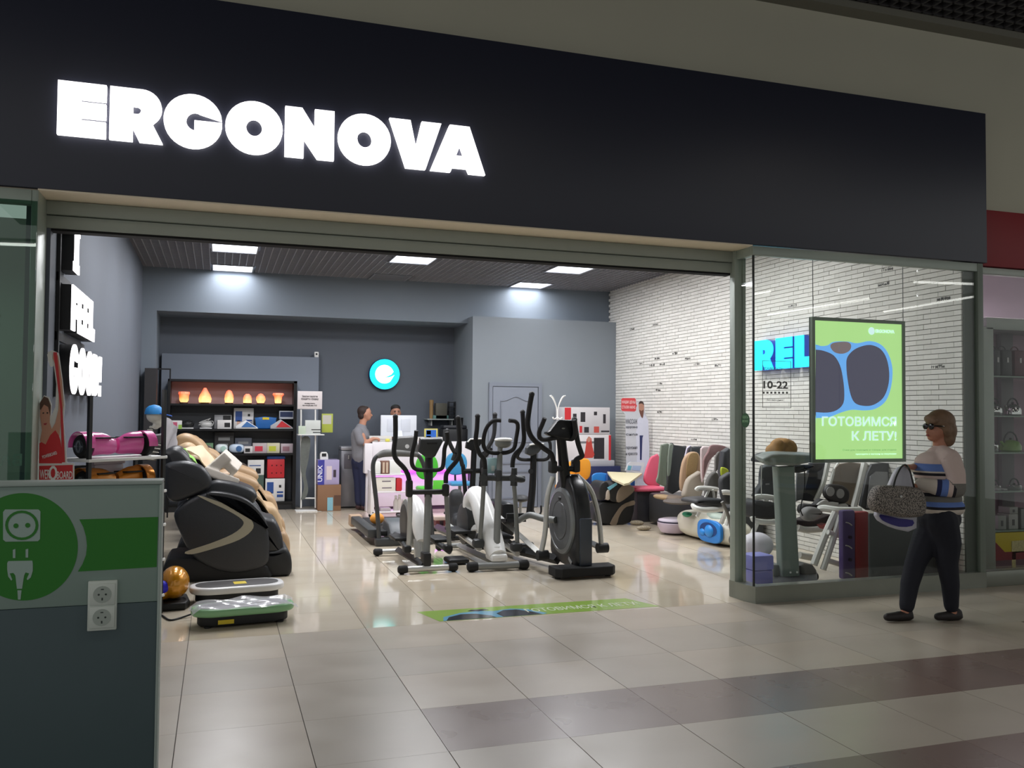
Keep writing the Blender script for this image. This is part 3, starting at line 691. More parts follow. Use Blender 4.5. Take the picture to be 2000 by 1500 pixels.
for zc in (z0+(z1-z0)*.73, z0+(z1-z0)*.27):
    cx = (x0+x1)/2; f_ = O('socket_insert', MB().rbox(cx-.036, cx+.036, YQ-.016, YQ-.011, zc-.033, zc+.033, .003), SW, so)
    O('socket_well', MB().lathe((cx, YQ-.0162, zc), [(.026, 0), (.026, .0006)], 20, (0, -1, 0)), M((168, 178, 170), .4), f_)
    O('socket_hole', MB().cyl((cx-.010, YQ-.0168, zc), (cx-.010, YQ-.0175, zc), .003, 8).cyl((cx+.010, YQ-.0168, zc), (cx+.010, YQ-.0175, zc), .003, 8).box(cx-.002, cx+.002, YQ-.0175, YQ-.0168, zc-.018, zc-.010).box(cx-.004, cx+.004, YQ-.0175, YQ-.0168, zc+.014, zc+.017), M((50, 60, 55), .6), f_)

# ================================================================ LEFT SIDE OF THE SHOP
def flat_person(root, pieces, Y, dv=(0, .004, 0)):
    for nm, poly, mat, k, sub in pieces:
        O(nm, MB().prism([A(x, y, Y-.0015*k) for x, y in poly], (0, .0015 if k else .004, 0), sub), mat, root)
SK = (206, 150, 126)
st = T('standee', 'cardboard cut-out of a woman in a red sports top raising one arm', 'standee', A(112, 940, 6.52)-V((0, 0, 1.06)))
flat_person(st, [
    ('cutout_board', [(76, 1260), (76, 905), (76, 905), (76, 860), (76, 790), (86, 772), (96, 776), (101, 790), (100, 812), (108, 795), (110, 750), (105, 715), (94, 700), (93, 688), (103, 684), (115, 690), (122, 740), (127, 790), (124, 820), (128, 860), (131, 904), (145, 905), (145, 1260)], M((222, 220, 216), .6), 0, 0),
    ('printed_torso', [(76, 905), (77, 866), (84, 860), (89, 868), (97, 850), (104, 838), (112, 842), (118, 860), (121, 880), (121, 905)], M((205, 42, 48), .55), 1, 0),
    ('printed_skin', [(78, 862), (82, 840), (78, 812), (79, 795), (86, 782), (94, 786), (98, 800), (97, 825), (101, 838), (108, 826), (114, 800), (115, 760), (109, 715), (103, 700), (104, 690), (113, 694), (121, 745), (124, 792), (118, 830), (116, 852), (108, 840), (98, 850), (89, 868)], M(SK, .6), 2, 0),
    ('printed_hair', [(78, 800), (78, 786), (86, 774), (94, 778), (99, 792), (98, 812), (94, 795), (86, 790), (80, 800)], M((92, 62, 48), .6), 3, 0),
    ('printed_strap', [(104, 688), (111, 688), (116, 740), (122, 800), (127, 903), (121, 903), (118, 800), (111, 740)], M((200, 40, 46), .5), 3, 0),
    ('printed_bottle', [(92, 692), (100, 688), (103, 700), (104, 716), (98, 716), (94, 704)], M((225, 222, 218), .5), 3, 0),
    ('printed_eye', [(83, 806), (86, 805), (86, 808), (83, 808)], M((50, 35, 30), .5), 3, 0), ('printed_eye', [(91, 805), (94, 805), (94, 808), (91, 808)], M((50, 35, 30), .5), 3, 0),
    ('printed_mouth', [(85, 827), (92, 826), (90, 830), (86, 830)], M((170, 50, 60), .5), 3, 0),
    ('printed_label_band', [(76.5, 1260), (76.5, 910), (142, 908), (142, 1260)], M((205, 40, 46), .5), 1, 0)], 6.52)
t_ = text2d('WER', .085, .001, .001, 'LEFT', width=A(97, 930, 6.516).x-A(77.5, 930, 6.516).x); t_.xf(FR(A(77.5, 935, 6.516))); O('printed_text', t_, M((235, 230, 228), .5), st)
t_ = text2d('BOARD', .07, .001, .001, 'LEFT', width=A(141, 930, 6.516).x-A(111, 930, 6.516).x); t_.xf(FR(A(111, 935, 6.516))); O('printed_text', t_, M((235, 230, 228), .5), st)
pc = A(103.5, 924, 6.515); O('printed_emblem', MB().ringprism([pc+V((.026*math.cos(a*.3142*2), 0, .05*math.sin(a*.3142*2))) for a in range(10)], [pc+V((.014*math.cos(a*.3142*2), 0, .032*math.sin(a*.3142*2))) for a in range(10)], (0, .001, 0)), M((235, 230, 228), .5), st)
t_ = text2d('POWERBOARD', .03, .0005, .001, 'LEFT', width=.09); t_.xf(ML((0, 0, 0)) @ FR(A(84, 896, 6.512), (.94, 0, .34), (-.34, 0, .94))); O('printed_text', t_, M((235, 230, 228), .5), st)
# display rack for the hoverboards
HY0 = 7.30
RKC = V((-.87, 6.83, 0)); RKU = V((.70, .714, 0)); RKN = V((-.714, .70, 0)); RKA = math.atan2(.714, .70)
RM = ML(RKC, RKA)
SHZ = [A(320, py, HY0).z for py in (890, 956, 1022, 1090, 1160)]
rk = T('display_rack', 'black post display rack with white shelves by the left wall', 'rack', (-.75, 7.2, 0))
for lx_, ly_, zt_ in ((.015, .0, 1.66), (.675, .0, 1.72), (.015, .30, SHZ[0]-.03), (.675, .30, SHZ[0]-.03)):
    O('post', MB().box(lx_-.013, lx_+.013, ly_-.013, ly_+.013, 0, zt_).xf(RM), BLK, rk)
for z in SHZ:
    O('shelf', MB().rbox(.0, .70, -.02, .32, z-.022, z, .004).xf(RM), WHT, rk)
def hoverboard(name, lab, col, c, ln, rz, roll=0):
    root = T(name, lab, 'hoverboard', c); Mx = ML(c, rz)
    L2 = ln/2
    def X(mb): return mb.xf(Mx)
    for s_ in (-1, 1):
        b_ = MB().tube([(s_*.012, 0, .085), (s_*.05, 0, .085), (s_*.12, 0, .10), (s_*.21, 0, .10)], [.036, .042, .05, .055], 12, 3, flat=1.6)
        O('deck', X(b_), col, root)
        b_ = MB().rbox(s_*.05-(.0), s_*.20, -.075, .075, .140, .150, .005); O('foot_pad', X(b_), RUB, root)
        wx = s_*(L2-.045)
        b_ = MB().lathe((wx-.03, 0, .085), [(.055, -.002), (.075, 0), (.085, .012), (.085, .048), (.075, .06), (.055, .062)], 22, (1, 0, 0)); wh = O('wheel', X(b_), RUB, root)
        b_ = MB().lathe((wx+s_*.031, 0, .085), [(.05, 0), (.048, .004)], 18, (s_, 0, 0)); O('hub', X(b_), M((80, 88, 90), .3, .7), wh)
        b_ = MB()
        for k in range(6):
            a = k*math.pi/3; b_.obox((wx+s_*.037, .028*math.cos(a), .085+.028*math.sin(a)), (.004, .012, .04), Matrix.Rotation(-a+math.pi/2, 3, 'X'))
        O('spoke', X(b_), M((150, 155, 155), .3, .8), wh, kind='stuff')
        def fn(u, v_): 
            a = math.radians(-5+190*u); rr = .108; return (wx-.045+.075*v_, rr*math.cos(a), .085+rr*math.sin(a))
        O('fender', X(MB().grid(fn, 14, 3, .008)), col, root)
    return root
PK = M((238, 104, 178), .22, coat=.5); GD = M((196, 120, 28), .25, .5, coat=.4)
zs, zs2 = SHZ[0], SHZ[1]
hc_ = RM @ V((.35, .14, 0))
hoverboard('hoverboard', 'glossy pink hoverboard on the top shelf of the left rack', PK, V((hc_.x, hc_.y, zs)), .62, RKA-.05)
hoverboard('hoverboard', 'golden hoverboard on the shelf below the pink one', GD, V((hc_.x, hc_.y, zs2)), .60, RKA)
CP = M((205, 190, 195), .25, trans=.25)
bx = T('plastic_box', 'clear lidded plastic box on the rack behind the golden hoverboard', 'box', RM @ V((.40, .27, zs2)))
O('box_body', MB().rbox(.26, .52, .245, .31, zs2+.002, zs-.06, .01).xf(RM), CP, bx)
O('lid', MB().rbox(.25, .53, .24, .315, zs-.06, zs-.035, .006).xf(RM), CP, bx)
bx = T('accessory_box', 'black accessory box with a pale hexagon on the rack left of the plastic box', 'box', RM @ V((.12, .27, zs2)))
O('carton', MB().rbox(.04, .21, .25, .31, zs2+.002, zs2+.20, .003).xf(RM), BLK, bx)
O('printed_hexagon', MB().lathe((.13, .249, zs2+.14), [(.035, 0), (.035, .001)], 6, (0, -1, 0)).xf(RM), M((200, 196, 196), .6), bx)
# massage chairs --------------------------------------------------------------
def mc_pts(pts, Y=8.5): return [A(280+x/4.547, 820+y/4.547, Y) for x, y in pts]
def massage_chair(lab, dy, cm, cm2, cstripe, dx=0, toes=BLK, back=None):
    Y0 = 8.5; off = V((dx, dy, 0))
    root = T('massage_chair', lab, 'massage chair', V((-.1+dx, Y0+.42+dy, 0)))
    def PR_(nm, pts, y, th, mat, sub=3, b=.04, parent=None):
        P = [p+off for p in mc_pts(pts)]; P = [V((p.x, Y0+dy+y, p.z)) for p in P]
        return O(nm, MB().prism(P, (0, th, 0), sub, b), mat, parent or root)
    PR_('base', [(190, 1290), (300, 1235), (700, 1250), (1050, 1290), (1120, 1340), (1110, 1440), (600, 1475), (180, 1470)], .06, .68, BLK, 2, .03)
    side = [(270, 860), (310, 780), (420, 700), (560, 650), (760, 665), (940, 730), (1060, 860), (1110, 1000), (1122, 1180), (1095, 1290), (950, 1350), (780, 1365), (600, 1320), (430, 1210), (330, 1020)]
    stripe = [(480, 672), (560, 690), (760, 760), (900, 830), (975, 915), (960, 985), (850, 1065), (650, 1135), (440, 1192), (372, 1172), (600, 1095), (790, 1015), (882, 940), (875, 885), (760, 810), (600, 735)]
    wing = [(180, 470), (200, 395), (290, 372), (400, 372), (520, 415), (598, 510), (596, 600), (520, 650), (400, 700), (290, 735), (215, 700), (180, 600)]
    for y in (0, .68):
        s1 = PR_('side_panel', side, y, .14, cm, 3, .045)
        P = [V(((p+off).x, Y0+dy+y-.004 if y == 0 else Y0+dy+y+.138, p.z)) for p in mc_pts(stripe)]
        O('stripe', MB().prism(P, (0, .008, 0), 3), cstripe, s1)
        PR_('shoulder_wing', wing, y+.02, .15, cm, 3, .05)
        P = [V(((p+off).x, Y0+dy+y+(.0 if y == 0 else .136), p.z)) for p in mc_pts([(590, 640), (760, 655), (930, 715), (1050, 830), (1110, 960), (1085, 960), (1010, 850), (900, 760), (740, 705), (570, 680)])]
        O('armrest_pad', MB().prism([p-V((0, .012, 0)) for p in P], (0, .15, 0), 3, .02), cm2, s1)
    PR_('backrest', [(160, 330), (215, 262), (290, 255), (360, 300), (420, 370), (560, 560), (620, 700), (560, 800), (420, 760), (250, 560)], .14, .54, cm2 if back is None else back, 3, .06)
    PR_('headrest', [(210, 300), (240, 250), (320, 255), (390, 320), (430, 400), (360, 420), (260, 370)], .22, .38, cm2, 3, .05)
    PR_('seat', [(420, 720), (600, 560), (760, 560), (900, 600), (1000, 650), (1010, 720), (900, 800), (500, 820)], .14, .54, cm, 3, .05)
    PR_('leg_rest', [(900, 760), (1080, 880), (1180, 910), (1235, 1020), (1255, 1180), (1180, 1220), (1050, 1200), (960, 1000)], .12, .58, cm2, 3, .06)
    PR_('foot_rest', [(1000, 1190), (1160, 1180), (1260, 1150), (1310, 1200), (1330, 1300), (1310, 1400), (1180, 1420), (1050, 1400)], .10, .62, toes, 3, .05)
    return root
CBE = M((166, 138, 106), .45); CBE2 = M((184, 157, 122), .5); STR = M((176, 170, 150), .35, .15)
massage_chair('black massage chair with a pewter swoosh, nearest of the row', 0, LEA, M((40, 41, 44), .4), STR)
massage_chair('beige massage chair directly behind the black one', 1.15, CBE, CBE2, M((90, 70, 60), .4), .07, CBE, CBE2)
massage_chair('tan massage chair with high rounded back, farthest of the row', 2.55, CBE, CBE, M((90, 70, 60), .4), .12, CBE, CBE)
massage_chair('dark brown massage chair half hidden in the middle of the row', 3.75, M((60, 52, 46), .5), CBE, STR, .05)
# things lying on the massage chairs
def drape(nm, lab, cat, pts4, mat, th=.012, amp=.02, seed=1, nu=14, nv=14, group=None):
    a, b, c, d = [V(p) for p in pts4]; rr = random.Random(seed); ph = [rr.uniform(0, 6.28) for _ in range(6)]
    n = (b-a).cross(d-a).normalized()
    def fn(u, v):
        p = a.lerp(b, u).lerp(d.lerp(c, u), v)
        return p+n*amp*(math.sin(u*7+ph[0]+v*2)+.6*math.sin(v*6+ph[1]+u*3)+.5*math.sin((u+v)*11+ph[2]))
    return O(nm, MB().grid(fn, nu, nv, th), mat, None, lab, cat, group)
def slab(px, py, Y, size, ax, ang, ang2=0): 
    R_ = Matrix.Rotation(ang, 3, ax) @ Matrix.Rotation(ang2, 3, 'X'); c_ = A(px, py, Y); return (MB().obox(c_, size, R_), 0, [(c_, .1)])
blob('white_pillow', [slab(424, 908, 8.95, (.27, .26, .10), 'Y', -.75), slab(448, 903, 8.95, (.22, .24, .08), 'Y', .75, .3), slab(430, 934, 8.93, (.34, .28, .08), 'Y', .38, -.2)], None, .011, 3, M((206, 198, 188), .8, bump=.2, scale=20), label='crumpled white paper cover lying folded on the black massage chair seat', cat='cover')
hood_ = [o for o in bpy.data.objects if o.name == 'massage_chair.001'][0]
O('hood', MB().prism([A(x, y, 9.95) for x, y in ((338, 885), (342, 856), (356, 848), (374, 851), (392, 864), (410, 886), (430, 915), (400, 925), (350, 915))], (0, .5, 0), 3, .05), M((172, 142, 106), .45), hood_)
drape('towel', 'bright green and white towel on the backrest of the black massage chair', 'towel', [A(352, 878, 8.75), A(372, 895, 8.75), A(388, 905, 8.98), A(362, 875, 8.98)], M((140, 200, 90), .8), .008, .006, 3)
drape('sheet', 'cream protective sheet over the beige massage chair', 'sheet', [A(362, 872, 9.1), A(395, 900, 9.0), A(455, 958, 9.25), A(398, 868, 9.55)], M((215, 190, 160), .8), .010, .014, 5)
drape('blanket', 'light grey blanket draped at the wall end of the chair row', 'blanket', [A(322, 815, 9.3), A(345, 836, 9.3), A(343, 880, 9.15), A(318, 880, 9.1)], M((150, 146, 148), .85), .02, .012, 9)
# skeleton wearing a blue cap
sk = T('skeleton_model', 'anatomical skeleton model wearing a blue cap behind the pink hoverboard', 'skeleton', A(300, 880, 9.0)-V((0, 0, .2)))
BON = M((200, 196, 184), .6)
hx = A(302, 812, 9.0)
blob('skull', [el(hx, (.075, .06, .07), 0), el(hx+V((.03, 0, -.06)), (.04, .04, .035), 0), cap(hx+V((.01, 0, -.10)), .032, hx+V((.055, 0, -.085)), .02)], sk, .008, 2, BON)
sp_ = MB()
for k in range(7): sp_.lathe(hx+V((-.02-.018*k, 0, -.12-.03*k)), [(.016, 0), (.026, .006), (.026, .018), (.016, .024)], 10)
O('spine', sp_, BON, sk)
rb = MB()
for k in range(5):
    c_ = hx+V((-.03-.01*k, 0, -.26-.035*k)); rb.tube([c_+V((.09*math.cos(a), .10*math.sin(a), -.02*math.cos(a))) for a in [j*math.pi/6 for j in range(12)]], .007, 5, 0, True)
O('ribs', rb, BON, sk); O('shoulder_blade', MB().tube([hx+V((-.10, -.14, -.22)), hx+V((-.03, -.08, -.19)), hx+V((.02, 0, -.20))], .012, 6), BON, sk)
cp = T('cap', 'bright blue baseball cap on the skull of the skeleton', 'cap', hx+V((0, 0, .02)))
O('crown', MB().lathe(hx+V((-.005, 0, .015)), [(.084, 0), (.084, .02), (.074, .055), (.045, .08), (.006, .09)], 20), M((24, 120, 185), .6), cp)
O('visor', MB().prism([hx+V((x, y, .018-.25*max(0, x-.06))) for x, y in ((.05, -.065), (.10, -.06), (.15, -.03), (.155, 0), (.15, .03), (.10, .06), (.05, .065))], (0, 0, .008)), M((28, 90, 190), .6), cp)
drape('shawl', 'grey shawl round the shoulders of the skeleton', 'shawl', [A(272, 855, 8.85), A(318, 845, 8.9), A(325, 880, 9.2), A(268, 880, 9.2)], M((140, 138, 140), .85), .02, .015, 2)
# foot massager (gold) and vibration plates on the floor
fm_ = T('foot_massager', 'golden foot massager with blue lining on the floor beside the rack', 'foot massager', F(330, 1188)+V((0, .1, 0)))
c = A(338, 1150, 7.55); c.z = .17
GO = M((205, 138, 22), .25, .3, coat=.6)
blob('shell', [el(c+V((.01, 0, .02)), (.115, .17, .13)), el(c+V((-.10, 0, -.03)), (.12, .16, .09))], fm_, .010, 3, GO)
O('lining', MB().ell(c+V((-.10, -.13, .01)), (.085, .05, .055)), M((40, 30, 210), .5), fm_)
O('stand', MB().prism([V((c.x-.20, 7.36, .0)), V((c.x+.10, 7.38, .0)), V((c.x+.13, 7.5, .0)), V((c.x+.1, 7.75, .0)), V((c.x-.2, 7.75, .0))], (0, 0, .06), 0, .02), BLK, fm_)
def vib_plate(lab, cx, cy, lx, ly, rz, ctop, crim, cbase, h):
    root = T('vibration_plate', lab, 'exercise plate', (cx, cy, 0)); Mx = ML((cx, cy, 0), rz)
    def st_(sx, sy, n=32): 
        out = []
        for i in range(n):
            a = 2*math.pi*i/n; ca, sa = math.cos(a), math.sin(a)
            out.append((sx*math.copysign(abs(ca)**.7, ca), sy*math.copysign(abs(sa)**.75, sa)*(1-.10*math.cos(2*a)**2 if abs(ca) < .5 else 1)))
        return out
    O('base', MB().prism([(x, y, .012) for x, y in st_(lx*.88, ly*.80)], (0, 0, h-.045), 0, .01).xf(Mx), cbase, root)
    O('rim', MB().prism([(x, y, h-.045) for x, y in st_(lx, ly)], (0, 0, .055), 0, .018).xf(Mx), crim, root)
    O('deck', MB().prism([(x, y, h+.004) for x, y in st_(lx*.88, ly*.76)], (0, 0, .008), 0, .003).xf(Mx), ctop, root)
    b_ = MB()
    for sx in (-1, 1):
        for sy in (-1, 1): b_.cyl((sx*lx*.7, sy*ly*.5, 0), (sx*lx*.7, sy*ly*.5, .014), .025, 10)
    O('foot', b_.xf(Mx), RUB, root)
    return root, Mx
YL = M((214, 190, 40), .5)
r1, m1 = vib_plate('white vibration plate with a black deck on the shop floor', .175, 7.68, .375, .20, .10, M((52, 50, 50), .6), M((226, 226, 226), .25), BLK, .125)
O('warning_label', MB().box(-.03, .07, -.06, .05, .1372, .1385).xf(m1), YL, r1)
r2, m2 = vib_plate('pale green vibration plate wrapped in clear film, nearest on the floor', .20, 6.84, .365, .17, .10, M((168, 168, 176), .35), M((140, 190, 140), .3), BLK, .125)
O('warning_label', MB().box(-.19, -.08, -.142, -.138, .03, .06).xf(m2), YL, r2)
fn_ = lambda u, v: V(((u-.5)*.74+.01*math.sin(9*v), (v-.5)*.35+.008*math.sin(13*u), .147+.007*math.sin(17*u+5*v)+.006*math.sin(23*v+u*7)-.05*max(0, abs(u-.5)*2-.85)*4))
fl_m = bpy.data.materials.new('film'); fl_m.use_nodes = True; nt = fl_m.node_tree; nt.nodes.clear()
_o = nt.nodes.new('ShaderNodeOutputMaterial'); _m = nt.nodes.new('ShaderNodeMixShader'); _t = nt.nodes.new('ShaderNodeBsdfTransparent'); _g = nt.nodes.new('ShaderNodeBsdfPrincipled')
_g.inputs['Roughness'].default_value = .12; _g.inputs['Base Color'].default_value = (.75, .75, .77, 1); _m.inputs[0].default_value = .30
nt.links.new(_t.outputs[0], _m.inputs[1]); nt.links.new(_g.outputs[0], _m.inputs[2]); nt.links.new(_m.outputs[0], _o.inputs[0])
O('wrapping_film', MB().grid(fn_, 40, 20, .0015).xf(m2), fl_m, r2)
O('power_cord', MB().tube([V((-.42, 7.3, .012)), F(318, 1205)+V((0, 0, .008)), F(332, 1213)+V((0, 0, .008)), F(352, 1209)+V((0, 0, .008)), F(372, 1208)+V((0, .05, .02))], .007, 6, 6), BLK, None, 'thin black cord running from the green plate towards the rack', 'cord')
# ================================================================ BACK WALL: shelving and its goods
YR = 14.45
rx0, rx1 = A(326, 850, YR).x, A(579, 850, YR).x
rt = A(450, 742, YR).z
sh_z = [A(450, y, YR).z for y in (789, 838, 886, 982)]
rk2 = T('shelving_unit', 'wide black shelving unit with glowing salt lamps, against the low grey wall', 'shelves', ((rx0+rx1)/2, 14.6, 0))
O('side_panel', MB().box(rx0, rx0+.04, YR, 14.80, 0, rt), BLKM, rk2); O('side_panel', MB().box(rx1-.05, rx1, YR, 14.80, 0, rt), BLKM, rk2)
O('top_panel', MB().box(rx0, rx1, YR, 14.80, rt-.035, rt), BLKM, rk2)
for z in sh_z: O('shelf', MB().box(rx0+.04, rx1-.05, YR, 14.78, z-.03, z), BLKM, rk2)
O('back_panel', MB().box(rx0+.04, rx1-.05, 14.78, 14.80, .0, sh_z[0]-.03), DGR, rk2)
O('back_panel', MB().box(rx0+.04, rx1-.05, 14.78, 14.80, sh_z[0], rt-.035), M((150, 130, 134), .7), rk2)
O('plinth', MB().box(rx0+.04, rx1-.05, YR+.02, 14.78, 0, sh_z[3]-.03), BLK, rk2)
of = T('tall_frame', 'tall open black metal frame in the corner left of the shelving unit', 'frame', (-.95, 14.6, 0))
YRF = 13.78
fx0, fx1, fz = A(281, 800, YRF).x, A(334, 720, YRF).x, A(300, 719, YRF).z
O('side_panel', MB().box(fx0, fx0+.16, YRF, 14.08, 0, fz), M((40, 38, 40), .6), of)
O('frame_bars', MB().prism([(fx0+.17, YRF, fz-.02), (fx1-.02, YRF, fz-.02), (fx1-.02, YRF, 0), (fx1, YRF, 0), (fx1, YRF, fz), (fx0+.17, YRF, fz)], (0, .02, 0)), BLKM, of)
zz = sh_z[0]
SALT = bpy.data.materials.new('salt_crystal'); SALT.use_nodes = True; nt = SALT.node_tree; b = nt.nodes['Principled BSDF']
tc = nt.nodes.new('ShaderNodeTexCoord'); sp = nt.nodes.new('ShaderNodeSeparateXYZ'); nt.links.new(tc.outputs['Generated'], sp.inputs[0])
nz = nt.nodes.new('ShaderNodeTexNoise'); nz.inputs['Scale'].default_value = 9; nt.links.new(tc.outputs['Object'], nz.inputs['Vector'])
ad = nt.nodes.new('ShaderNodeMath'); ad.operation = 'MULTIPLY_ADD'; ad.inputs[1].default_value = .5; nt.links.new(nz.outputs['Fac'], ad.inputs[0]); nt.links.new(sp.outputs['Z'], ad.inputs[2])
rp = nt.nodes.new('ShaderNodeValToRGB'); e = rp.color_ramp.elements; e[0].position = .35; e[0].color = (1, .66, .22, 1); e[1].position = 1.0; e[1].color = (.75, .07, .02, 1); e2_ = e.new(.7); e2_.color = (1, .22, .03, 1)
nt.links.new(ad.outputs[0], rp.inputs[0]); nt.links.new(rp.outputs[0], b.inputs['Emission Color']); b.inputs['Emission Strength'].default_value = 1.3; b.inputs['Base Color'].default_value = (.8, .4, .25, 1)
def salt(lab, px, w, h, prof):
    c = A(px, 787, YR+.1); c.z = zz; root = T('salt_lamp', lab, 'lamp', c, 'salt lamps on the top shelf')
    k = w/254
    O('crystal', MB().lathe(c+V((0, 0, .02)), [(r*.165*w/20, hh*h*.95) for r, hh in prof], 9), SALT, root)
    O('lamp_base', MB().cyl(c, c+V((0, 0, .02)), .06, 14), M((70, 40, 24), .6), root)
    l = bpy.data.lights.new('salt_glow', 'POINT'); l.energy = .22; l.color = (1, .34, .14); l.shadow_soft_size = .05
    o = bpy.data.objects.new('salt_glow', l); o.location = c+V((0, -.12, .12)); COL.objects.link(o)
salt('glowing cube-topped salt lamp, leftmost on the top shelf', 359, 20, .17, [(.30, 0), (.42, .2), (.45, .7), (.52, .8), (.5, 1), (.3, 1.02)])
salt('glowing jagged pointed salt lamp, second from the left', 400, 20, .24, [(.55, 0), (.6, .25), (.5, .5), (.3, .75), (.12, 1)])
salt('glowing tall rounded salt lamp in the middle of the top shelf', 447, 18, .21, [(.42, 0), (.48, .3), (.44, .6), (.28, .9), (.1, 1)])
salt('small glowing dome salt lamp left of the egg-shaped one', 483, 16, .15, [(.5, 0), (.5, .5), (.42, .8), (.2, 1)])
salt('pale egg-shaped glowing salt lamp', 509, 18, .16, [(.35, 0), (.5, .35), (.46, .65), (.25, .92), (.06, 1)])
salt('vase-shaped glowing salt lamp, rightmost on the top shelf', 543, 20, .17, [(.3, 0), (.36, .5), (.38, .65), (.55, .85), (.5, 1)])
def item(nm, lab, cat, px, w, z, h, mats, y=YR+.06, d=.14, grp=None, rnd=.004, band=None, slant=0):
    x0 = A(px, 850, y).x; sc = A(px+1, 850, y).x-x0; x1 = x0+w*sc
    root = T(nm, lab, cat, ((x0+x1)/2, y+d/2, z), grp)
    O('carton' if rnd < .008 else 'body', MB().rbox(x0, x1, y, y+d, z+.001, z+h, rnd), mats[0], root)
    if band:
        for (a, b, c, e, mt, nn) in band:
            O(nn, MB().box(x0+(x1-x0)*a, x0+(x1-x0)*b, y-.002, y, z+h*c, z+h*e), mt, root)
    return root
CW = M((214, 212, 210), .5); BLU2 = M((38, 74, 140), .5); REDM = M((196, 40, 48), .5); GRN = M((150, 190, 80), .5); TEAL = M((70, 150, 160), .5)
z1 = sh_z[1]
item('gift_box', 'small white box with pink flowers, leftmost on the second shelf', 'box', 332, 23, z1, .13, [CW], band=[(.1, .6, .3, .8, M((200, 90, 120), .5), 'printed_flower'), (.7, 1, 0, .5, GRN, 'printed_band')])
def wired(lab, px, col, seed):
    c = A(px, 835, YR+.12); c.z = z1; rr = random.Random(seed); root = T('massage_device', lab, 'massager', c)
    O('body', MB().ell(c+V((0, 0, .07)), (.10, .06, .06)), col, root)
    O('stand', MB().rbox(c.x-.09, c.x+.09, c.y-.06, c.y+.06, z1+.001, z1+.02, .005), M((200, 200, 200), .4), root)
    O('cable', MB().tube([c+V((rr.uniform(-.11, .11), -.05, rr.uniform(.03, .17))) for _ in range(9)], .005, 5, 5), col, root)
wired('black handheld massager with coiled cable on the second shelf', 366, BLK, 3)
wired('white-corded massager beside the black one on the second shelf', 402, M((190, 190, 188), .5), 5)
item('device_box', 'white box with a dark picture, second shelf', 'box', 424, 28, z1, .14, [CW], band=[(.5, .9, .2, .7, BLK, 'printed_picture')])
item('device_box', 'grey-topped massager box standing behind the white box', 'box', 418, 34, z1, .22, [M((150, 150, 152), .5)], y=YR+.20, band=[(.5, .95, .6, .95, BLK, 'printed_picture')])
def face_box(lab, px, w, z, h, y=YR+.06):
    return item('massage_cap_box', lab, 'box', px, w, z, h, [CW], y=y, band=[(.08, .42, .35, .85, BLU2, 'printed_cap'), (.16, .34, .15, .4, M((210, 170, 150), .6), 'printed_face'), (.60, .92, .18, .30, BLU2, 'printed_text'), (.60, .92, .36, .44, BLU2, 'printed_text'), (.70, .82, .6, .72, BLK, 'printed_emblem')])
face_box('white box with a blue cap picture on the second shelf', 456, 39, z1, .33, YR+.2)
def wedge(nm, lab, px, w, z, mt, mt2, h=.14):
    c0 = A(px, 835, YR+.04).x; c1 = A(px+w, 835, YR+.04).x; root = T(nm, lab, 'massager', ((c0+c1)/2, YR+.1, z))
    O('body', MB().prism([(c0, YR+.02, z+.002), (c1, YR+.02, z+.002), (c1-.01, YR+.02, z+h*.2), (c0+(c1-c0)*.45, YR+.02, z+h), (c0, YR+.02, z+h*.35)], (0, .15, 0), 0, .01), mt, root)
    O('pad', MB().prism([(c0+(c1-c0)*.25, YR+.012, z+.03), (c1-.03, YR+.012, z+.03), (c0+(c1-c0)*.5, YR+.012, z+h*.85)], (0, .012, 0)), mt2, root)
wedge('foot_device', 'white and blue wedge-shaped foot device, second shelf', 460, 44, z1, M((222, 224, 226), .35), M((60, 110, 170), .5))
def roundthing(nm, lab, cat, px, w, z, h, mt, mt2):
    c0 = A(px, 835, YR+.1).x; c1 = A(px+w, 835, YR+.1).x; cx = (c0+c1)/2; root = T(nm, lab, cat, (cx, YR+.12, z))
    O('body', MB().prism([(c0, YR+.05, z+h*.9), (c0+.03, YR+.05, z+.002), (c1-.03, YR+.05, z+.002), (c1, YR+.05, z+h*.9), (cx, YR+.05, z+h)], (0, .14, 0), 0, .02), mt, root)
    O('label_strip', MB().box(cx-.05, cx+.05, YR+.045, YR+.05, z+h*.75, z+h*.93), mt2, root)
roundthing('foot_bath', 'blue plastic foot bath tub on the second shelf', 'foot bath', 497, 43, z1, .20, M((26, 92, 160), .35), YL)
item('device_box', 'navy and white box at the right end of the second shelf', 'box', 545, 28, z1+.16, .13, [M((190, 196, 205), .5)], band=[(.05, .95, .25, .9, M((28, 44, 84), .5), 'printed_panel')])
wedge('foot_device', 'grey wedge-shaped device with a red button at the right end of the shelf', 528, 44, z1, M((170, 172, 176), .4), REDM, .155)
z2 = sh_z[2]
for k, (px, w, h, c, lab) in enumerate(((419, 38, .33, (62, 60, 60), 'dark patterned box on the third shelf, half behind the chairs'), (459, 33, .24, (96, 100, 112), 'grey box with white lettering at the middle of the third shelf'), (395, 22, .16, (110, 150, 110), 'pale green box, leftmost visible on the third shelf'))):
    item('device_box', lab, 'box', px, w, z2, h, [M(c, .55)], y=YR+.2, d=.1, band=[(.2, .8, .6, .75, M((150, 150, 150), .5), 'printed_text'), (.2, .7, .35, .45, M((150, 150, 150), .5), 'printed_text')])
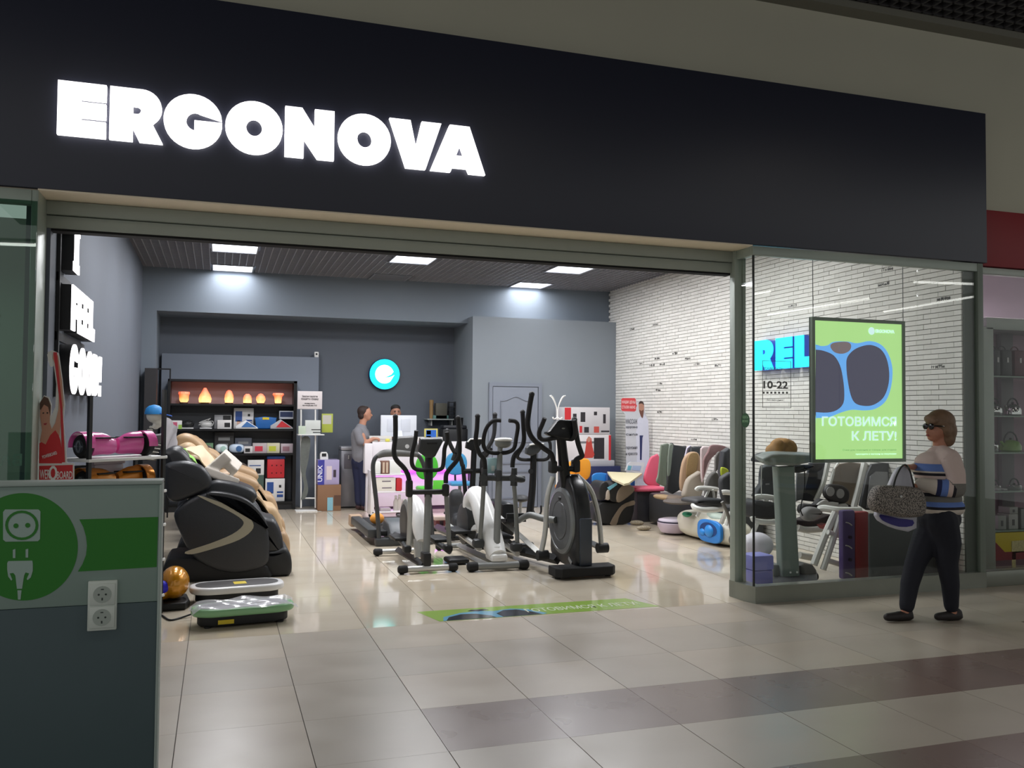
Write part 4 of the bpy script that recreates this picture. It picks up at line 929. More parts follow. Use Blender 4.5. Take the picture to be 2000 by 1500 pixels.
def pod(lab, px, w, mt, mt2):
    c = A(px+w/2, 880, YR+.1); c.z = z2+.075; root = T('neck_massager', lab, 'massager', (c.x, c.y, z2))
    sc = (A(px+w, 880, YR+.1).x-A(px, 880, YR+.1).x)/2
    O('body', MB().ell(c, (sc, .07, .073), None, 20, 12, .7), mt, root)
    O('ring', MB().lathe(c+V((sc*.3, -.068, 0)), [(.045, 0), (.045, .006), (.03, .008)], 18, (0, -1, 0)), mt2, root)
pod('white neck massager pod on the third shelf', 420, 25, M((214, 222, 224), .3), M((170, 200, 190), .4))
pod('white and blue massager with a round ring, third shelf', 447, 30, M((190, 205, 222), .3), M((60, 100, 150), .4))
for px, w, h, c, c2, lab in ((477, 17, .11, (210, 206, 204), (30, 30, 32), 'white and black box beside the ringed massager'), (494, 28, .16, (182, 170, 172), (196, 50, 70), 'pale box with a red massager picture, third shelf'), (522, 25, .16, (206, 200, 172), (190, 196, 60), 'cream box with a yellow picture, third shelf'), (549, 24, .15, (186, 172, 178), (150, 110, 120), 'pinkish box at the right end of the third shelf')):
    item('device_box', lab, 'box', px, w, z2, h, [M(c, .5)], band=[(.15, .7, .2, .7, M(c2, .5), 'printed_picture')])
zb_ = sh_z[3]
item('device_box', 'white box with black line drawing at the left of the bottom shelf', 'box', 485, 32, zb_+.42, .24, [CW], band=[(.1, .8, .6, .66, BLU2, 'printed_text'), (.5, .8, .1, .45, BLK, 'printed_picture')])
item('device_box', 'dark green box under the white box on the bottom shelf', 'box', 485, 32, zb_, .42, [M((60, 80, 70), .6)], band=[(.3, .6, .5, .9, M((120, 170, 150), .5), 'printed_picture')])
cr_ = item('crate', 'red perforated plastic crate standing on the white cap box', 'crate', 523, 34, zb_+.37, .30, [REDM], rnd=.01)
p0 = ORG[cr_.name]; hh = MB()
for i in range(3):
    for j in range(2): hh.cyl((p0.x-.06+.07*i, YR+.062, zb_+.45+.12*j), (p0.x-.06+.07*i, YR+.056, zb_+.45+.12*j), .011, 10)
O('hole', hh, M((70, 15, 20), .8), cr_, kind='stuff')
item('blue_lid', 'blue lid lying on the red crate', 'lid', 522, 36, zb_+.672, .05, [BLU2], rnd=.009)
face_box('large white box with a blue cap picture on the bottom shelf', 520, 38, zb_, .36)
# literature stand, leaflets, cartons, water cooler ----------------------------
ls = T('brochure_stand', 'white tubular brochure stand with a printed notice beside the shelving unit', 'stand', (1.42, 14.2, 0))
YS2 = 14.15
def a2(px, py, Y=None): return A(px, py, Y or YS2)
sf = MB()
for px0, px1 in ((588, 591), (614, 615)): sf.tube([a2(px0, 994), a2(px0, 800)], .012, 6)
b1 = MB().tube([a2(588, 992), a2(588, 800)], .012, 6); b2 = MB().tube([a2(616, 992), a2(616, 800)], .012, 6)
O('post', b1, WHT, ls); O('post', b2, WHT, ls)
O('base', MB().rbox(a2(577, 990).x, a2(627, 990).x, 14.05, 14.3, 0, .015, .004), WHT, ls)
O('crossbar', MB().tube([a2(588, 973), a2(616, 973)], .012, 6), WHT, ls)
O('tray', MB().rbox(a2(581, 846).x, a2(632, 846).x, 14.02, 14.3, a2(600, 848).z-.015, a2(600, 848).z, .003), WHT, ls)
nb = O('notice_board', MB().rbox(a2(581, 782).x, a2(629, 782).x, 14.13, 14.15, a2(600, 799).z, a2(600, 764).z, .003), M((214, 206, 206), .5), ls)
for k, (yy, wd) in enumerate(((776, .24), (781, .27), (789, .16), (793, .22))):
    t_ = text2d(('Уважаемые покупатели', 'обращайтесь к продавцу', 'мы рады помочь', 'вам каждый день 10-22')[k], .045 if k < 2 else .03, .0008, .001, 'CENTER', width=wd); t_.xf(FR(a2(605, yy, 14.128))); O('printed_text', t_, M((70, 66, 70), .6), nb)
ztr = a2(600, 848).z
item('leaflet_holder', 'white leaflet holder with papers on the brochure stand tray', 'leaflets', 596, 30, ztr, .22, [M((196, 200, 196), .5)], y=14.06, d=.08, band=[(.5, 1, .1, .16, BLK, 'printed_text'), (.4, 1, .3, .36, BLK, 'printed_text')])
item('leaflet_stack', 'small pale green leaflet box at the left of the brochure tray', 'leaflets', 583, 14, ztr, .13, [M((186, 198, 180), .5)], y=14.05, d=.08)
item('calendar', 'lime and white calendar hanging beside the brochure stand', 'calendar', 628, 22, a2(640, 845).z, .30, [M((166, 176, 70), .5)], y=14.2, d=.03, band=[(.08, .85, .45, .92, M((190, 186, 176), .5), 'printed_picture')])
lg = T('leg_poster', 'grey printed cut-out of a leg hanging from the brochure stand', 'poster', a2(600, 970))
O('cutout', MB().prism([a2(x, y, 14.12) for x, y in ((590, 855), (606, 857), (602, 900), (597, 925), (602, 955), (597, 972), (588, 975), (594, 950), (588, 920), (587, 890))], (0, .012, 0), 3), M((92, 96, 92), .7, var=.3, scale=20), lg)
item('cardboard_carton', 'brown cardboard carton on the floor left of the water cooler', 'carton', 622, 46, 0, .41, [M((132, 98, 72), .8)], y=14.05, d=.4, band=[(.42, .66, .02, .52, M((130, 180, 195), .5), 'printed_tag'), (.70, 1.0, .2, .6, M((92, 66, 52), .8), 'printed_panel')])
cb = item('device_carton', 'lilac and white product carton on top of the cardboard carton', 'carton', 622, 42, .41, .39, [M((170, 160, 196), .5)], y=14.08, d=.34, band=[(0, .30, 0, 1, M((58, 60, 150), .5), 'printed_band'), (.40, .65, .2, .75, M((214, 200, 204), .5), 'printed_device'), (.72, .85, .3, .6, M((60, 50, 60), .5), 'printed_picture')])
o_ = ORG[cb.name]; t_ = text2d('UNIX', .10, .002, .001, width=.26); t_.xf(FR((o_.x-.10, 14.076, .46), (0, 0, 1), (-1, 0, 0))); O('printed_text', t_, M((220, 220, 235), .5), cb)
hd = T('health_device', 'small white device with a dark screen on the lilac carton', 'device', a2(636, 914, 14.2))
zc_ = .80
cxd = a2(632, 905, 14.2).x
O('body', MB().prism([(cxd-.06, 14.15, zc_), (cxd+.07, 14.15, zc_), (cxd+.06, 14.15, zc_+.09), (cxd+.04, 14.15, zc_+.12), (cxd-.04, 14.15, zc_+.12), (cxd-.06, 14.15, zc_+.09)], (0, .1, 0), 0, .008), WHT, hd)
O('screen', MB().box(cxd-.035, cxd+.035, 14.147, 14.15, zc_+.05, zc_+.10), BLK, hd)
wc = T('water_cooler', 'grey floor-standing water cooler behind the standing man', 'water cooler', (2.0, 14.6, 0))
wx0, wx1, wz = a2(666, 900, 14.4).x, a2(716, 900, 14.4).x, a2(690, 872, 14.4).z
CG = M((142, 142, 148), .35, .35)
O('cabinet', MB().rbox(wx0, wx1, 14.4, 14.75, .02, wz-.06, .02), CG, wc); O('top_panel', MB().rbox(wx0-.005, wx1+.005, 14.38, 14.76, wz-.06, wz, .015), M((165, 165, 170), .3, .3), wc)
O('dispenser_recess', MB().rbox(wx0+.05, wx1-.06, 14.39, 14.41, wz-.36, wz-.12, .008), M((106, 102, 110), .4), wc); O('tap', MB().cyl((wx0+.12, 14.37, wz-.14), (wx0+.12, 14.37, wz-.20), .012, 10), SIL, wc)
O('foot_strip', MB().box(wx0+.02, wx1-.02, 14.42, 14.74, 0, .02), BLK, wc)
# ================================================================ RECEPTION
YD = 13.8
dk = T('reception_desk', 'long white reception desk with a magenta light strip under its top', 'desk', (3.05, 14.0, 0))
dx0, dx1 = A(727, 900, YD).x, A(921, 900, YD).x
dt = 1.09; WD = M((226, 222, 226), .35)
O('counter', MB().rbox(dx0, dx1, YD, YD+.5, .64, dt, .01), WD, dk)
O('desk_body', MB().rbox(dx0+.02, dx1-.02, YD+.12, YD+.5, .06, .60, .008), M((214, 206, 214), .4), dk)
O('light_strip', MB().box(dx0+.02, dx1-.02, YD+.06, YD+.09, .605, .635), M((230, 70, 255), .5, emit=3, var=0), dk)
O('kick_board', MB().box(dx0+.04, dx1-.04, YD+.14, YD+.48, 0, .06), M((60, 30, 60), .6), dk)
O('side_cabinet', MB().rbox(A(715, 900, YD).x-.03, dx0-.005, YD-.05, YD+.55, .60, 1.07, .01), WD, dk)
O('side_leg', MB().rbox(A(718, 960, YD).x-.02, dx0+.02, YD, YD+.5, .0, .60, .008), WD, dk)
area('desk_strip_light', ((dx0+dx1)/2, YD+.05, .60), dx1-dx0-.1, .05, 2.6, (.85, .18, 1), (math.radians(-25), 0, 0))
mn = T('computer_monitor', 'white all-in-one computer seen from behind on the reception desk', 'monitor', A(777, 870, 14.1))
mx0, mx1, mz0, mz1 = A(743, 850, 14.1).x, A(813, 850, 14.1).x, A(777, 853, 14.1).z, A(777, 811, 14.1).z
WM = M((218, 222, 230), .35)
O('screen_back', MB().rbox(mx0, mx1, 14.08, 14.12, mz0, mz1, .01), WM, mn)
O('reflection_patch', MB().rbox(mx0+.10, mx0+.25, 14.072, 14.10, mz0+.08, mz1-.06, .01).rbox(mx1-.26, mx1-.10, 14.072, 14.10, mz0+.08, mz1-.06, .01), M((206, 210, 220), .4), mn)  # raised patches that stand for reflections on the screen back
O('stand', MB().prism([(mx0+.24, 14.06, mz0+.10), (mx0+.34, 14.06, mz0+.10), (mx0+.36, 14.0, dt+.012), (mx0+.22, 14.0, dt+.012)], (0, .02, 0)).rbox(mx0+.17, mx0+.40, 13.95, 14.15, dt, dt+.012, .004), WM, mn)
def desk_item(nm, lab, cat, px, w, y, z, h, mt, d=.15, band=None, rnd=.004): return item(nm, lab, cat, px, w, z, h, [mt], y=y, d=d, rnd=rnd, band=band)
desk_item('paper_tray', 'white paper tray with papers at the left end of the reception desk', 'tray', 722, 44, 13.83, dt, .09, M((206, 204, 200), .5), .3, [(0, 1, .45, .5, M((150, 150, 150), .5), 'tray_gap')])
desk_item('tape_roll', 'small yellow roll on the reception desk by the treadmill console', 'roll', 753, 9, 13.81, dt, .05, M((214, 208, 90), .5), .05, rnd=.015)
desk_item('photo_frame', 'yellow-edged frame with blue printed cards on the reception desk', 'frame', 829, 26, 13.83, dt, .21, M((190, 180, 96), .5), .03, [(.12, .88, .1, .9, M((40, 100, 190), .5), 'printed_card'), (.16, .48, .55, .85, M((190, 215, 235), .5), 'printed_note'), (.16, .48, .15, .45, M((120, 180, 225), .5), 'printed_note')])
desk_item('paper_stack', 'pile of white papers behind the yellow-edged frame', 'papers', 815, 50, 13.98, dt, .07, M((214, 210, 206), .6), .25)
desk_item('poster_card', 'teal and lime card standing at the right end of the desk', 'card', 922, 24, 13.82, dt, .22, M((160, 172, 100), .5), .02, [(.12, .9, .1, .85, M((130, 180, 180), .5), 'printed_panel')])
# black office gear on the desk and the wall shelf above
ws = T('wall_shelf', 'small pale wall shelf on the back wall right of the round sign', 'shelf', A(860, 820, 14.9))
sz = A(860, 818, 14.8).z; sx0, sx1 = A(833, 815, 14.8).x, A(893, 815, 14.8).x
O('board', MB().rbox(sx0, sx1, 14.72, 15.0, sz-.02, sz, .003), M((160, 165, 162), .5), ws)
O('bracket', MB().box(sx0+.08, sx0+.10, 14.8, 15.0, sz-.12, sz-.02).box(sx1-.10, sx1-.08, 14.8, 15.0, sz-.12, sz-.02), SIL, ws)
def wsitem(nm, lab, cat, px, w, h, c, band=None): return item(nm, lab, cat, px, w, sz, h, [M(c, .6)], y=14.78, d=.12, band=band)
vz = T('wooden_vase', 'tall wooden cylinder at the left end of the wall shelf', 'vase', A(842, 817, 14.85)); vx = A(842.5, 800, 14.85).x
O('vase_body', MB().lathe((vx, 14.85, sz), [(.03, 0), (.036, .05), (.034, .25), (.04, .31), (.03, .325)], 14), M((150, 120, 80), .6), vz)
wsitem('picture_box', 'dark olive picture box in the middle of the wall shelf', 'box', 851, 22, .27, (84, 82, 72))
wsitem('green_books', 'flat teal box lying at the front of the wall shelf', 'box', 846, 30, .06, (90, 130, 124))
tw = T('wire_tower', 'black wire tower at the right end of the wall shelf', 'tower', A(882, 817, 14.85)); tx = A(882, 800, 14.85).x
b_ = MB()
for dx_ in (-.055, .055): 
    for dy_ in (-.04, .04): b_.box(tx+dx_-.006, tx+dx_+.006, 14.85+dy_-.006, 14.85+dy_+.006, sz, sz+.30)
for k in range(4): b_.box(tx-.055, tx+.055, 14.81, 14.89, sz+.04+.08*k, sz+.052+.08*k)
O('wire_frame', b_, BLK, tw)
pr = T('printer', 'black multifunction printer on the desk under the wall shelf', 'printer', A(880, 870, 14.3)); pxa, pxb = A(858, 850, 14.3).x, A(908, 850, 14.3).x
O('body', MB().rbox(pxa, pxb, 14.05, 14.35, dt, dt+.20, .02), BLK, pr); O('scanner_lid', MB().rbox(pxa+.02, pxb-.02, 14.10, 14.35, dt+.20, dt+.26, .02), M((34, 36, 42), .5), pr); O('paper_support', MB().obox((pxb-.10, 14.36, dt+.30), (.16, .012, .18), Matrix.Rotation(.3, 3, 'X')), BLK, pr)
# white trolley with goods in front of the desk
YTq = 12.75
tr = T('trolley', 'white open shelf trolley on castors in front of the reception desk', 'trolley', (2.4, 12.9, 0))
tx0, tx1 = A(727, 960, YTq).x, A(792, 960, YTq).x
tz = [A(760, y, YTq).z for y in (926, 960, 999)]
for k, z in enumerate(tz): O('shelf', MB().rbox(tx0, tx1, YTq, YTq+.32, z-.02, z, .004), WD, tr)
O('side_panel', MB().rbox(tx0-.02, tx0+.03, YTq, YTq+.32, .07, tz[0]+.05, .004), WD, tr)
cs = MB()
for x in (tx0+.03, tx1-.05):
    for y in (YTq+.04, YTq+.28): O('castor', MB().cyl((x, y-.01, .035), (x, y+.01, .035), .034, 12).box(x-.008, x+.008, y-.012, y+.012, .03, .075), BLK, tr)
def tritem(nm, lab, cat, px, w, k, h, mt, band=None, dy=0.02, rnd=.004): return item(nm, lab, cat, px, w, tz[k], h, [mt], y=YTq+dy, d=.14, band=band, rnd=rnd)
tritem('white_jar_box', 'white rounded box at the left of the top trolley shelf', 'box', 730, 15, 0, .18, WHT, rnd=.02)
tritem('patterned_box', 'box with a brown dotted pattern on the top trolley shelf', 'box', 746, 15, 0, .19, M((120, 84, 70), .6), [(.15, .4, .1, .9, M((200, 180, 160), .5), 'printed_row'), (.6, .85, .1, .9, M((200, 180, 160), .5), 'printed_row')])
tritem('white_carton', 'large white carton on the top trolley shelf', 'carton', 762, 22, 0, .20, WHT)
tritem('white_drawer_box', 'white box with two printed lines on the middle trolley shelf', 'box', 736, 38, 1, .20, M((226, 220, 210), .5), [(.3, .75, .7, .78, M((120, 110, 120), .5), 'printed_text'), (.3, .8, .22, .3, M((120, 110, 120), .5), 'printed_text')])
tritem('red_pouch', 'red pouch beside the printed white box on the trolley', 'pouch', 775, 12, 1, .19, REDM, rnd=.02)
def bottle(lab, px, k, h, mt):
    c = A(px, 990, YTq+.1); c.z = tz[k]; root = T('bottle', lab, 'bottle', c)
    O('bottle_body', MB().lathe(c, [(.035, 0), (.038, .01), (.038, h*.6), (.018, h*.78), (.018, h*.86)], 14), mt, root); O('cap', MB().cyl(c+V((0, 0, h*.86)), c+V((0, 0, h)), .02, 12), WHT, root)
bottle('clear plastic bottle on the lowest trolley shelf, left one', 773, 2, .22, M((200, 192, 186), .3)); bottle('clear plastic bottle on the lowest trolley shelf, middle one', 780, 2, .23, M((206, 196, 192), .3)); bottle('shorter bottle at the right end of the lowest trolley shelf', 788, 2, .17, M((190, 176, 172), .3))
tritem('small_items_tray', 'low tray of small parts on the lowest trolley shelf', 'tray', 745, 20, 2, .05, M((170, 160, 165), .5))
# two swivel children's chairs near the desk
def swivel(lab, px, pyt, Y, cmat, seatpy, w=46, lean=0):
    c = A(px, seatpy, Y); g = V((c.x, c.y, 0)); hw = A(px+w/2, seatpy, Y).x-c.x; zt_ = A(px, pyt, Y).z
    root = T('swivel_chair', lab, 'chair', g)
    zs_ = c.z
    O('backrest', MB().prism([g+V((hw*.9*math.cos(a)*abs(math.cos(a))**-.3 if abs(math.cos(a)) > .01 else 0, .20, (zs_+.08+zt_)/2+((zt_-zs_-.08)/2)*math.sin(a))) for a in [k*math.pi/12+.01 for k in range(24)]], (0, .05, 0), 0, .02), cmat, root)
    O('back_spine', MB().tube([g+V((0, .26, zs_+.25)), g+V((0, .27, zs_-.02)), g+V((0, .1, zs_-.05))], .016, 6, 3), BLK, root)
    O('seat', MB().rbox(g.x-hw*.95, g.x+hw*.95, g.y-.18, g.y+.18, zs_-.06, zs_, .03), cmat, root)
    O('column', MB().cyl(g+V((0, 0, .08)), g+V((0, 0, zs_-.06)), .025, 10), GRYM, root)
    for k in range(5):
        a = k*2*math.pi/5+.3; e = g+V((.22*math.cos(a), .22*math.sin(a), .06)); l_ = O('base_arm', MB().tube([g+V((0, 0, .09)), e], .014, 6), GRYM, root); O('castor', MB().cyl(e+V((-.015, 0, -.033)), e+V((.015, 0, -.033)), .026, 10), BLK, l_)
    return root
swivel('green swivel chair in front of the reception desk', 840, 889, 12.3, M((70, 176, 50), .45), 950, 50)
swivel('blue swivel chair at the right end of the reception desk', 898, 885, 13.0, M((62, 140, 186), .45), 940, 48)
blob('backpack', [el(A(892, 1005, 11.6), (.13, .12, .26), 0, None, .8), el(A(890, 975, 11.6)+V((0, -.02, 0)), (.10, .10, .14), 0, None, .8), el(A(896, 1022, 11.45), (.10, .08, .12), 0, None, .8)], None, .016, 3, M((38, 40, 44), .6, bump=.2, scale=25), label='black rucksack on the floor between the exercise machines', cat='bag')
item('price_card', 'bright green price card hanging between the front machines', 'card', 847, 21, A(850, 966, 12.09).z, .20, [M((96, 200, 60), .5)], y=12.09, d=.01)
item('flyer', 'light blue flyer hanging from the white elliptical crossbar', 'flyer', 953, 21, A(960, 925, 8.60).z, .16, [M((176, 214, 222), .4)], y=8.60, d=.006, band=[(.35, .65, .15, .5, M((225, 235, 235), .4), 'printed_picture')])
sc_ = T('floor_scale', 'low beige step platform on the floor behind the left machine', 'platform', A(872, 1010, 11.9)-V((0, 0, A(872, 1010, 11.9).z)))
sx0, sx1 = A(846, 1010, 11.9).x, A(876, 1010, 11.9).x
O('platform', MB().rbox(sx0, sx1, 11.8, 12.2, .08, .13, .01), M((190, 170, 160), .5), sc_); O('leg_block', MB().box(sx0+.03, sx0+.08, 11.85, 12.15, 0, .08).box(sx1-.08, sx1-.03, 11.85, 12.15, 0, .08), M((120, 60, 66), .5), sc_)
# coat rack
cz = T('coat_rack', 'white metal coat rack with curved hooks in front of the boxed room', 'coat rack', F(1086, 985))
g = A(1088, 900, 12.9); g.z = 0
O('pole', MB().tube([g+V((0, 0, .3)), g+V((0, 0, 1.62))], .016, 8), WHT, cz)
for k in range(4):
    a = k*math.pi/2+.5; u = V((math.cos(a), math.sin(a), 0))
    O('hook', MB().tube([g+V((0, 0, 1.55)), g+u*.03+V((0, 0, 1.68)), g+u*.10+V((0, 0, 1.80)), g+u*.16+V((0, 0, 1.84))], .009, 6, 3), WHT, cz)
    O('lower_hook', MB().tube([g+V((0, 0, 1.50)), g+u*.07+V((0, 0, 1.47)), g+u*.10+V((0, 0, 1.50))], .008, 6, 3), WHT, cz)
    O('leg', MB().tube([g+V((0, 0, .55)), g+u*.03+V((0, 0, .30)), g+u*.12+V((0, 0, .14)), g+u*.22+V((0, 0, .01))], .011, 6, 3), WHT, cz)
# stacked product boxes against the room wall
def bigbox(nm, lab, pts, Y, d, mt, bands):
    (xa, ya), (xb, yb) = pts; p, q = A(xa, ya, Y), A(xb, yb, Y); q.z = 0 if q.z < .3 else q.z; root = T(nm, lab, 'carton', ((p.x+q.x)/2, Y+d/2, q.z))
    O('carton', MB().rbox(p.x, q.x, Y, Y+d, q.z, p.z, .004), mt, root)
    for (x0, y0, x1, y1, m_, n_) in bands:
        a, b = A(x0, y0, Y), A(x1, y1, Y); O(n_, MB().box(a.x, b.x, Y-.002, Y, b.z, a.z), m_, root)
    return root
KB = M((44, 40, 44), .5); PKW = M((220, 216, 216), .5)
bigbox('cabinet', 'low dark blue cabinet under the stacked product cartons', ((1150, 911), (1212, 975)), 13.2, .5, M((34, 42, 84), .5), [])
bigbox('grey_carton', 'flat grey carton lying on the dark blue cabinet', ((1102, 900), (1200, 911)), 13.22, .45, M((176, 176, 182), .5), [])
b2_ = bigbox('product_carton', 'white product carton printed with a sitting woman in red', ((1103, 849), (1193, 899.5)), 13.25, .4, PKW, [(1189, 850, 1193, 899, REDM, 'printed_band'), (1160, 855, 1180, 896, KB, 'printed_chair'), (1126, 862, 1160, 866, M((120, 120, 122), .5), 'printed_text')])
O('printed_person', MB().prism([A(x, y, 13.247) for x, y in ((1146, 858), (1150, 852), (1155, 856), (1157, 872), (1161, 888), (1158, 894), (1140, 895), (1143, 880))], (0, .002, 0)), M((196, 70, 60), .5), b2_)
O('printed_head', MB().prism([A(x, y, 13.245) for x, y in ((1147, 856), (1150, 852), (1154, 856), (1153, 862), (1149, 864), (1147, 861))], (0, .002, 0)), M((196, 140, 120), .5), b2_)
bigbox('product_carton', 'white product carton with red end band and small device pictures, topmost of the stack', ((1103, 795), (1191, 848.5)), 13.25, .4, M((200, 196, 198), .5), [(1103, 796, 1115, 848, REDM, 'printed_band'), (1119, 808, 1126, 821, KB, 'printed_device'), (1134, 805, 1143, 824, KB, 'printed_device'), (1178, 809, 1183, 827, KB, 'printed_device'), (1160, 804, 1166, 811, KB, 'printed_device'), (1132, 832, 1137, 845, REDM, 'printed_device'), (1141, 834, 1150, 845, KB, 'printed_device'), (1160, 833, 1170, 845, M((190, 80, 70), .5), 'printed_device'), (1174, 841, 1190, 844, KB, 'printed_text')])
# ================================================================ EXERCISE MACHINES
def c5(x, y, Y): return A(700+x/3.75, 750+y/3.75, Y)
def c3(x, y, Y): return A(720+x/4.166, 780+y/4.166, Y)
MG = M((132, 134, 132), .38, .25); MGD = M((62, 64, 66), .45, .2); WG2 = M((232, 232, 230), .3, coat=.3)
def tb(nm, pts, r, mat, root, sub=5, n=10, flat=1.0): return O(nm, MB().tube(pts, r, n, sub, False, flat), mat, root)
def stab(root, p, q, r, mat, capmat, capw=.09):
    p, q = V(p), V(q); d = (q-p).normalized()
    O('stabilizer', MB().tube([p, q], r, 12), mat, root)
    for e, s_ in ((p, -1), (q, 1)):
        O('end_cap', MB().tube([e-d*s_*capw*.6, e-d*s_*capw*.3, e+d*s_*capw*.3, e+d*s_*capw*.45], [r*1.15, r*1.35, r*1.3, r*.8], 12), capmat, root)
        f = e+V((0, 0, 0)); O('foot', MB().cyl((f.x, f.y, 0), (f.x, f.y, f.z), r*.7, 10), RUB, root)
# --- elliptical 1: grey mast, silver arms
e1 = T('elliptical_trainer', 'grey elliptical trainer with silver arms and black console, leftmost of the front three', 'exercise machine', (1.95, 8.9, 0))
y = 8.42; zf = .045
pl_, pr_ = A(785, 1117, y), A(886, 1112, y); pl_.z = pr_.z = zf
stab(e1, pl_, pr_, .030, SIL, RUB)
pl_, pr_ = V((1.66, 9.55, zf)), V((2.15, 9.55, zf)); stab(e1, pl_, pr_, .028, SIL, RUB)
b_ = MB().tube([(1.93, 8.45, .07), (1.90, 9.0, .07), (1.88, 9.5, .06)], .04, 4); O('base_frame', b_, MGD, e1)
O('front_shroud', MB().rbox(A(827, 1090, 8.42).x, A(842, 1090, 8.42).x, 8.40, 8.56, .06, A(834, 1080, 8.42).z, .015), BLK, e1)
tb('mast', [c3(470, 1260, 8.50), c3(478, 1000, 8.55), c3(485, 780, 8.62)], .036, MG, e1)
tb('mast_sleeve', [c3(485, 800, 8.62), c3(489, 620, 8.66), c3(491, 450, 8.70)], [.040, .044, .040], BLK, e1)
O('console', MB().prism([c3(x, yy, 8.62) for x, yy in ((425, 325), (595, 322), (610, 340), (545, 465), (520, 480), (470, 478), (408, 432), (405, 415))], (0, .07, .02), 0, .012), MGD, e1)
O('console_slot', MB().prism([c3(x, yy, 8.612) for x, yy in ((475, 352), (560, 350), (558, 364), (478, 366))], (0, .01, 0)), BLK, e1)
tb('grip_bar', [c3(388, 255, 8.45), c3(380, 330, 8.47), c3(355, 440, 8.5), c3(352, 520, 8.52), c3(378, 565, 8.57), c3(430, 575, 8.62), c3(490, 575, 8.64), c3(560, 575, 8.62), c3(600, 555, 8.57), c3(612, 480, 8.52), c3(618, 400, 8.5), c3(640, 330, 8.47), c3(636, 265, 8.45)], .021, FOAM, e1)
for sd in (0, 1):
    P = [(218, 145), (218, 300), (206, 420), (225, 490), (285, 555), (318, 610), (335, 680)] if sd == 0 else [(728, 155), (738, 330), (738, 440), (715, 500), (665, 560), (632, 610), (628, 680)]
    arm = tb('moving_arm', [c3(a, b, 8.50+.01*i) for i, (a, b) in enumerate(P)], .024, FOAM, e1)
    O('arm_knob', MB().ell(c3(P[0][0], P[0][1]-4, 8.5), .027, None, 10, 6), BLK, arm)
    J = (340, 760) if sd == 0 else (636, 755)
    O('pivot', MB().rbox(c3(J[0]-26, 0, 8.55).x, c3(J[0]+26, 0, 8.55).x, 8.52, 8.60, c3(0, 805, 8.55).z, c3(0, 660 if sd == 0 else 700, 8.55).z, .02), BLK, e1)
    Q = [(338, 790), (336, 950), (326, 1190)] if sd == 0 else [(632, 790), (642, 960), (658, 1200)]
    tb('lower_arm', [c3(a, b, 8.58) for a, b in Q], .024, SIL if sd == 0 else MG, e1)
    kx = Q[-1]; O('joint_block', MB().rbox(c3(kx[0]-30, 0, 8.58).x, c3(kx[0]+32, 0, 8.58).x, 8.53, 8.66, c3(0, kx[1]+70, 8.58).z, c3(0, kx[1]+10, 8.58).z, .02), BLK, e1)
    pa = c3(kx[0], kx[1]+40, 8.6); rr_ = O('pedal_rail', MB().tube([pa, V((pa.x+(.03 if sd == 0 else -.05), 9.45, pa.z+.05))], .026, 8), MGD, e1)
    O('pedal', MB().rbox(pa.x-.07, pa.x+.09, 8.95, 9.32, pa.z+.04, pa.z+.075, .012), BLK, rr_)
O('crossbar', MB().tube([c3(345, 755, 8.58), c3(640, 750, 8.58)], .026, 10), BLK, e1)
# flywheel cover with a white front shell and grey disc
wc_ = V((1.93, 9.12, .40))
O('flywheel_cover', MB().lathe(wc_+V((-.07, 0, 0)), [(.22, 0), (.25, .02), (.25, .11), (.22, .13)], 32, (1, 0, 0)), MG, e1)
O('cover_disc', MB().lathe(wc_+V((-.07, 0, 0)), [(.20, 0), (.19, .006), (.08, .008)], 28, (-1, 0, 0)), MGD, e1)
O('front_shell', MB().tube([(1.955, 9.10, .67), (1.965, 8.98, .62), (1.975, 8.87, .50), (1.975, 8.80, .36), (1.965, 8.72, .26)], [.035, .06, .085, .085, .05], 14, 5), WG2, e1)
O('shell_foot', MB().tube([(1.95, 8.78, .28), (1.95, 8.74, .10)], [.06, .055], 12), SIL, e1)
# --- elliptical 2: white shell
e2 = T('elliptical_trainer', 'white-shelled elliptical trainer with oval console, middle of the front three', 'exercise machine', (2.62, 8.9, 0))
p, q = A(921, 1115, 8.36), A(1024, 1111, 8.34); p.z = q.z = .05; stab(e2, p, q, .036, MG, RUB, .10)
stab(e2, (2.40, 9.75, .045), (2.90, 9.75, .045), .03, MG, RUB)
tb('shell', [V((2.60, 9.02, .30)), V((2.60, 9.16, .55)), V((2.615, 9.05, .68)), V((2.63, 8.90, .62)), V((2.65, 8.72, .42)), V((2.665, 8.55, .24)), V((2.675, 8.42, .13))], [.05, .09, .10, .11, .12, .11, .09], WG2, e2, 5, 16)
O('shell_foot', MB().rbox(2.59, 2.76, 8.34, 8.60, .08, .16, .03), WG2, e2)
O('mast_collar', MB().tube([c5(1014, 1260, 8.42), c5(1014, 1195, 8.44)], [.062, .055], 16), WG2, e2)
wc_ = V((2.56, 9.22, .36))
O('flywheel', MB().lathe(wc_+V((-.05, 0, 0)), [(.19, 0), (.22, .015), (.22, .10), (.19, .12)], 32, (1, 0, 0)), MGD, e2)
O('base_frame', MB().tube([(2.66, 8.45, .07), (2.63, 9.1, .06), (2.62, 9.7, .05)], .035, 4), MG, e2)
tb('mast', [c5(1012, 1215, 8.44), c5(1020, 950, 8.50), c5(1030, 700, 8.56), c5(1038, 460, 8.62)], [.036, .036, .034, .028], MG, e2)
O('mast_bracket', MB().rbox(c5(1008, 0, 8.55).x, c5(1054, 0, 8.55).x, 8.52, 8.60, c5(0, 735, 8.55).z, c5(0, 640, 8.55).z, .02), MGD, e2)
cc = c5(1060, 430, 8.60)
O('console', MB().ell(cc, (.088, .05, .056), None, 24, 12, .85), MG, e2)
O('console_rim', MB().ell(cc+V((.003, -.002, .030)), (.096, .055, .022), None, 24, 8, .8), WG2, e2)
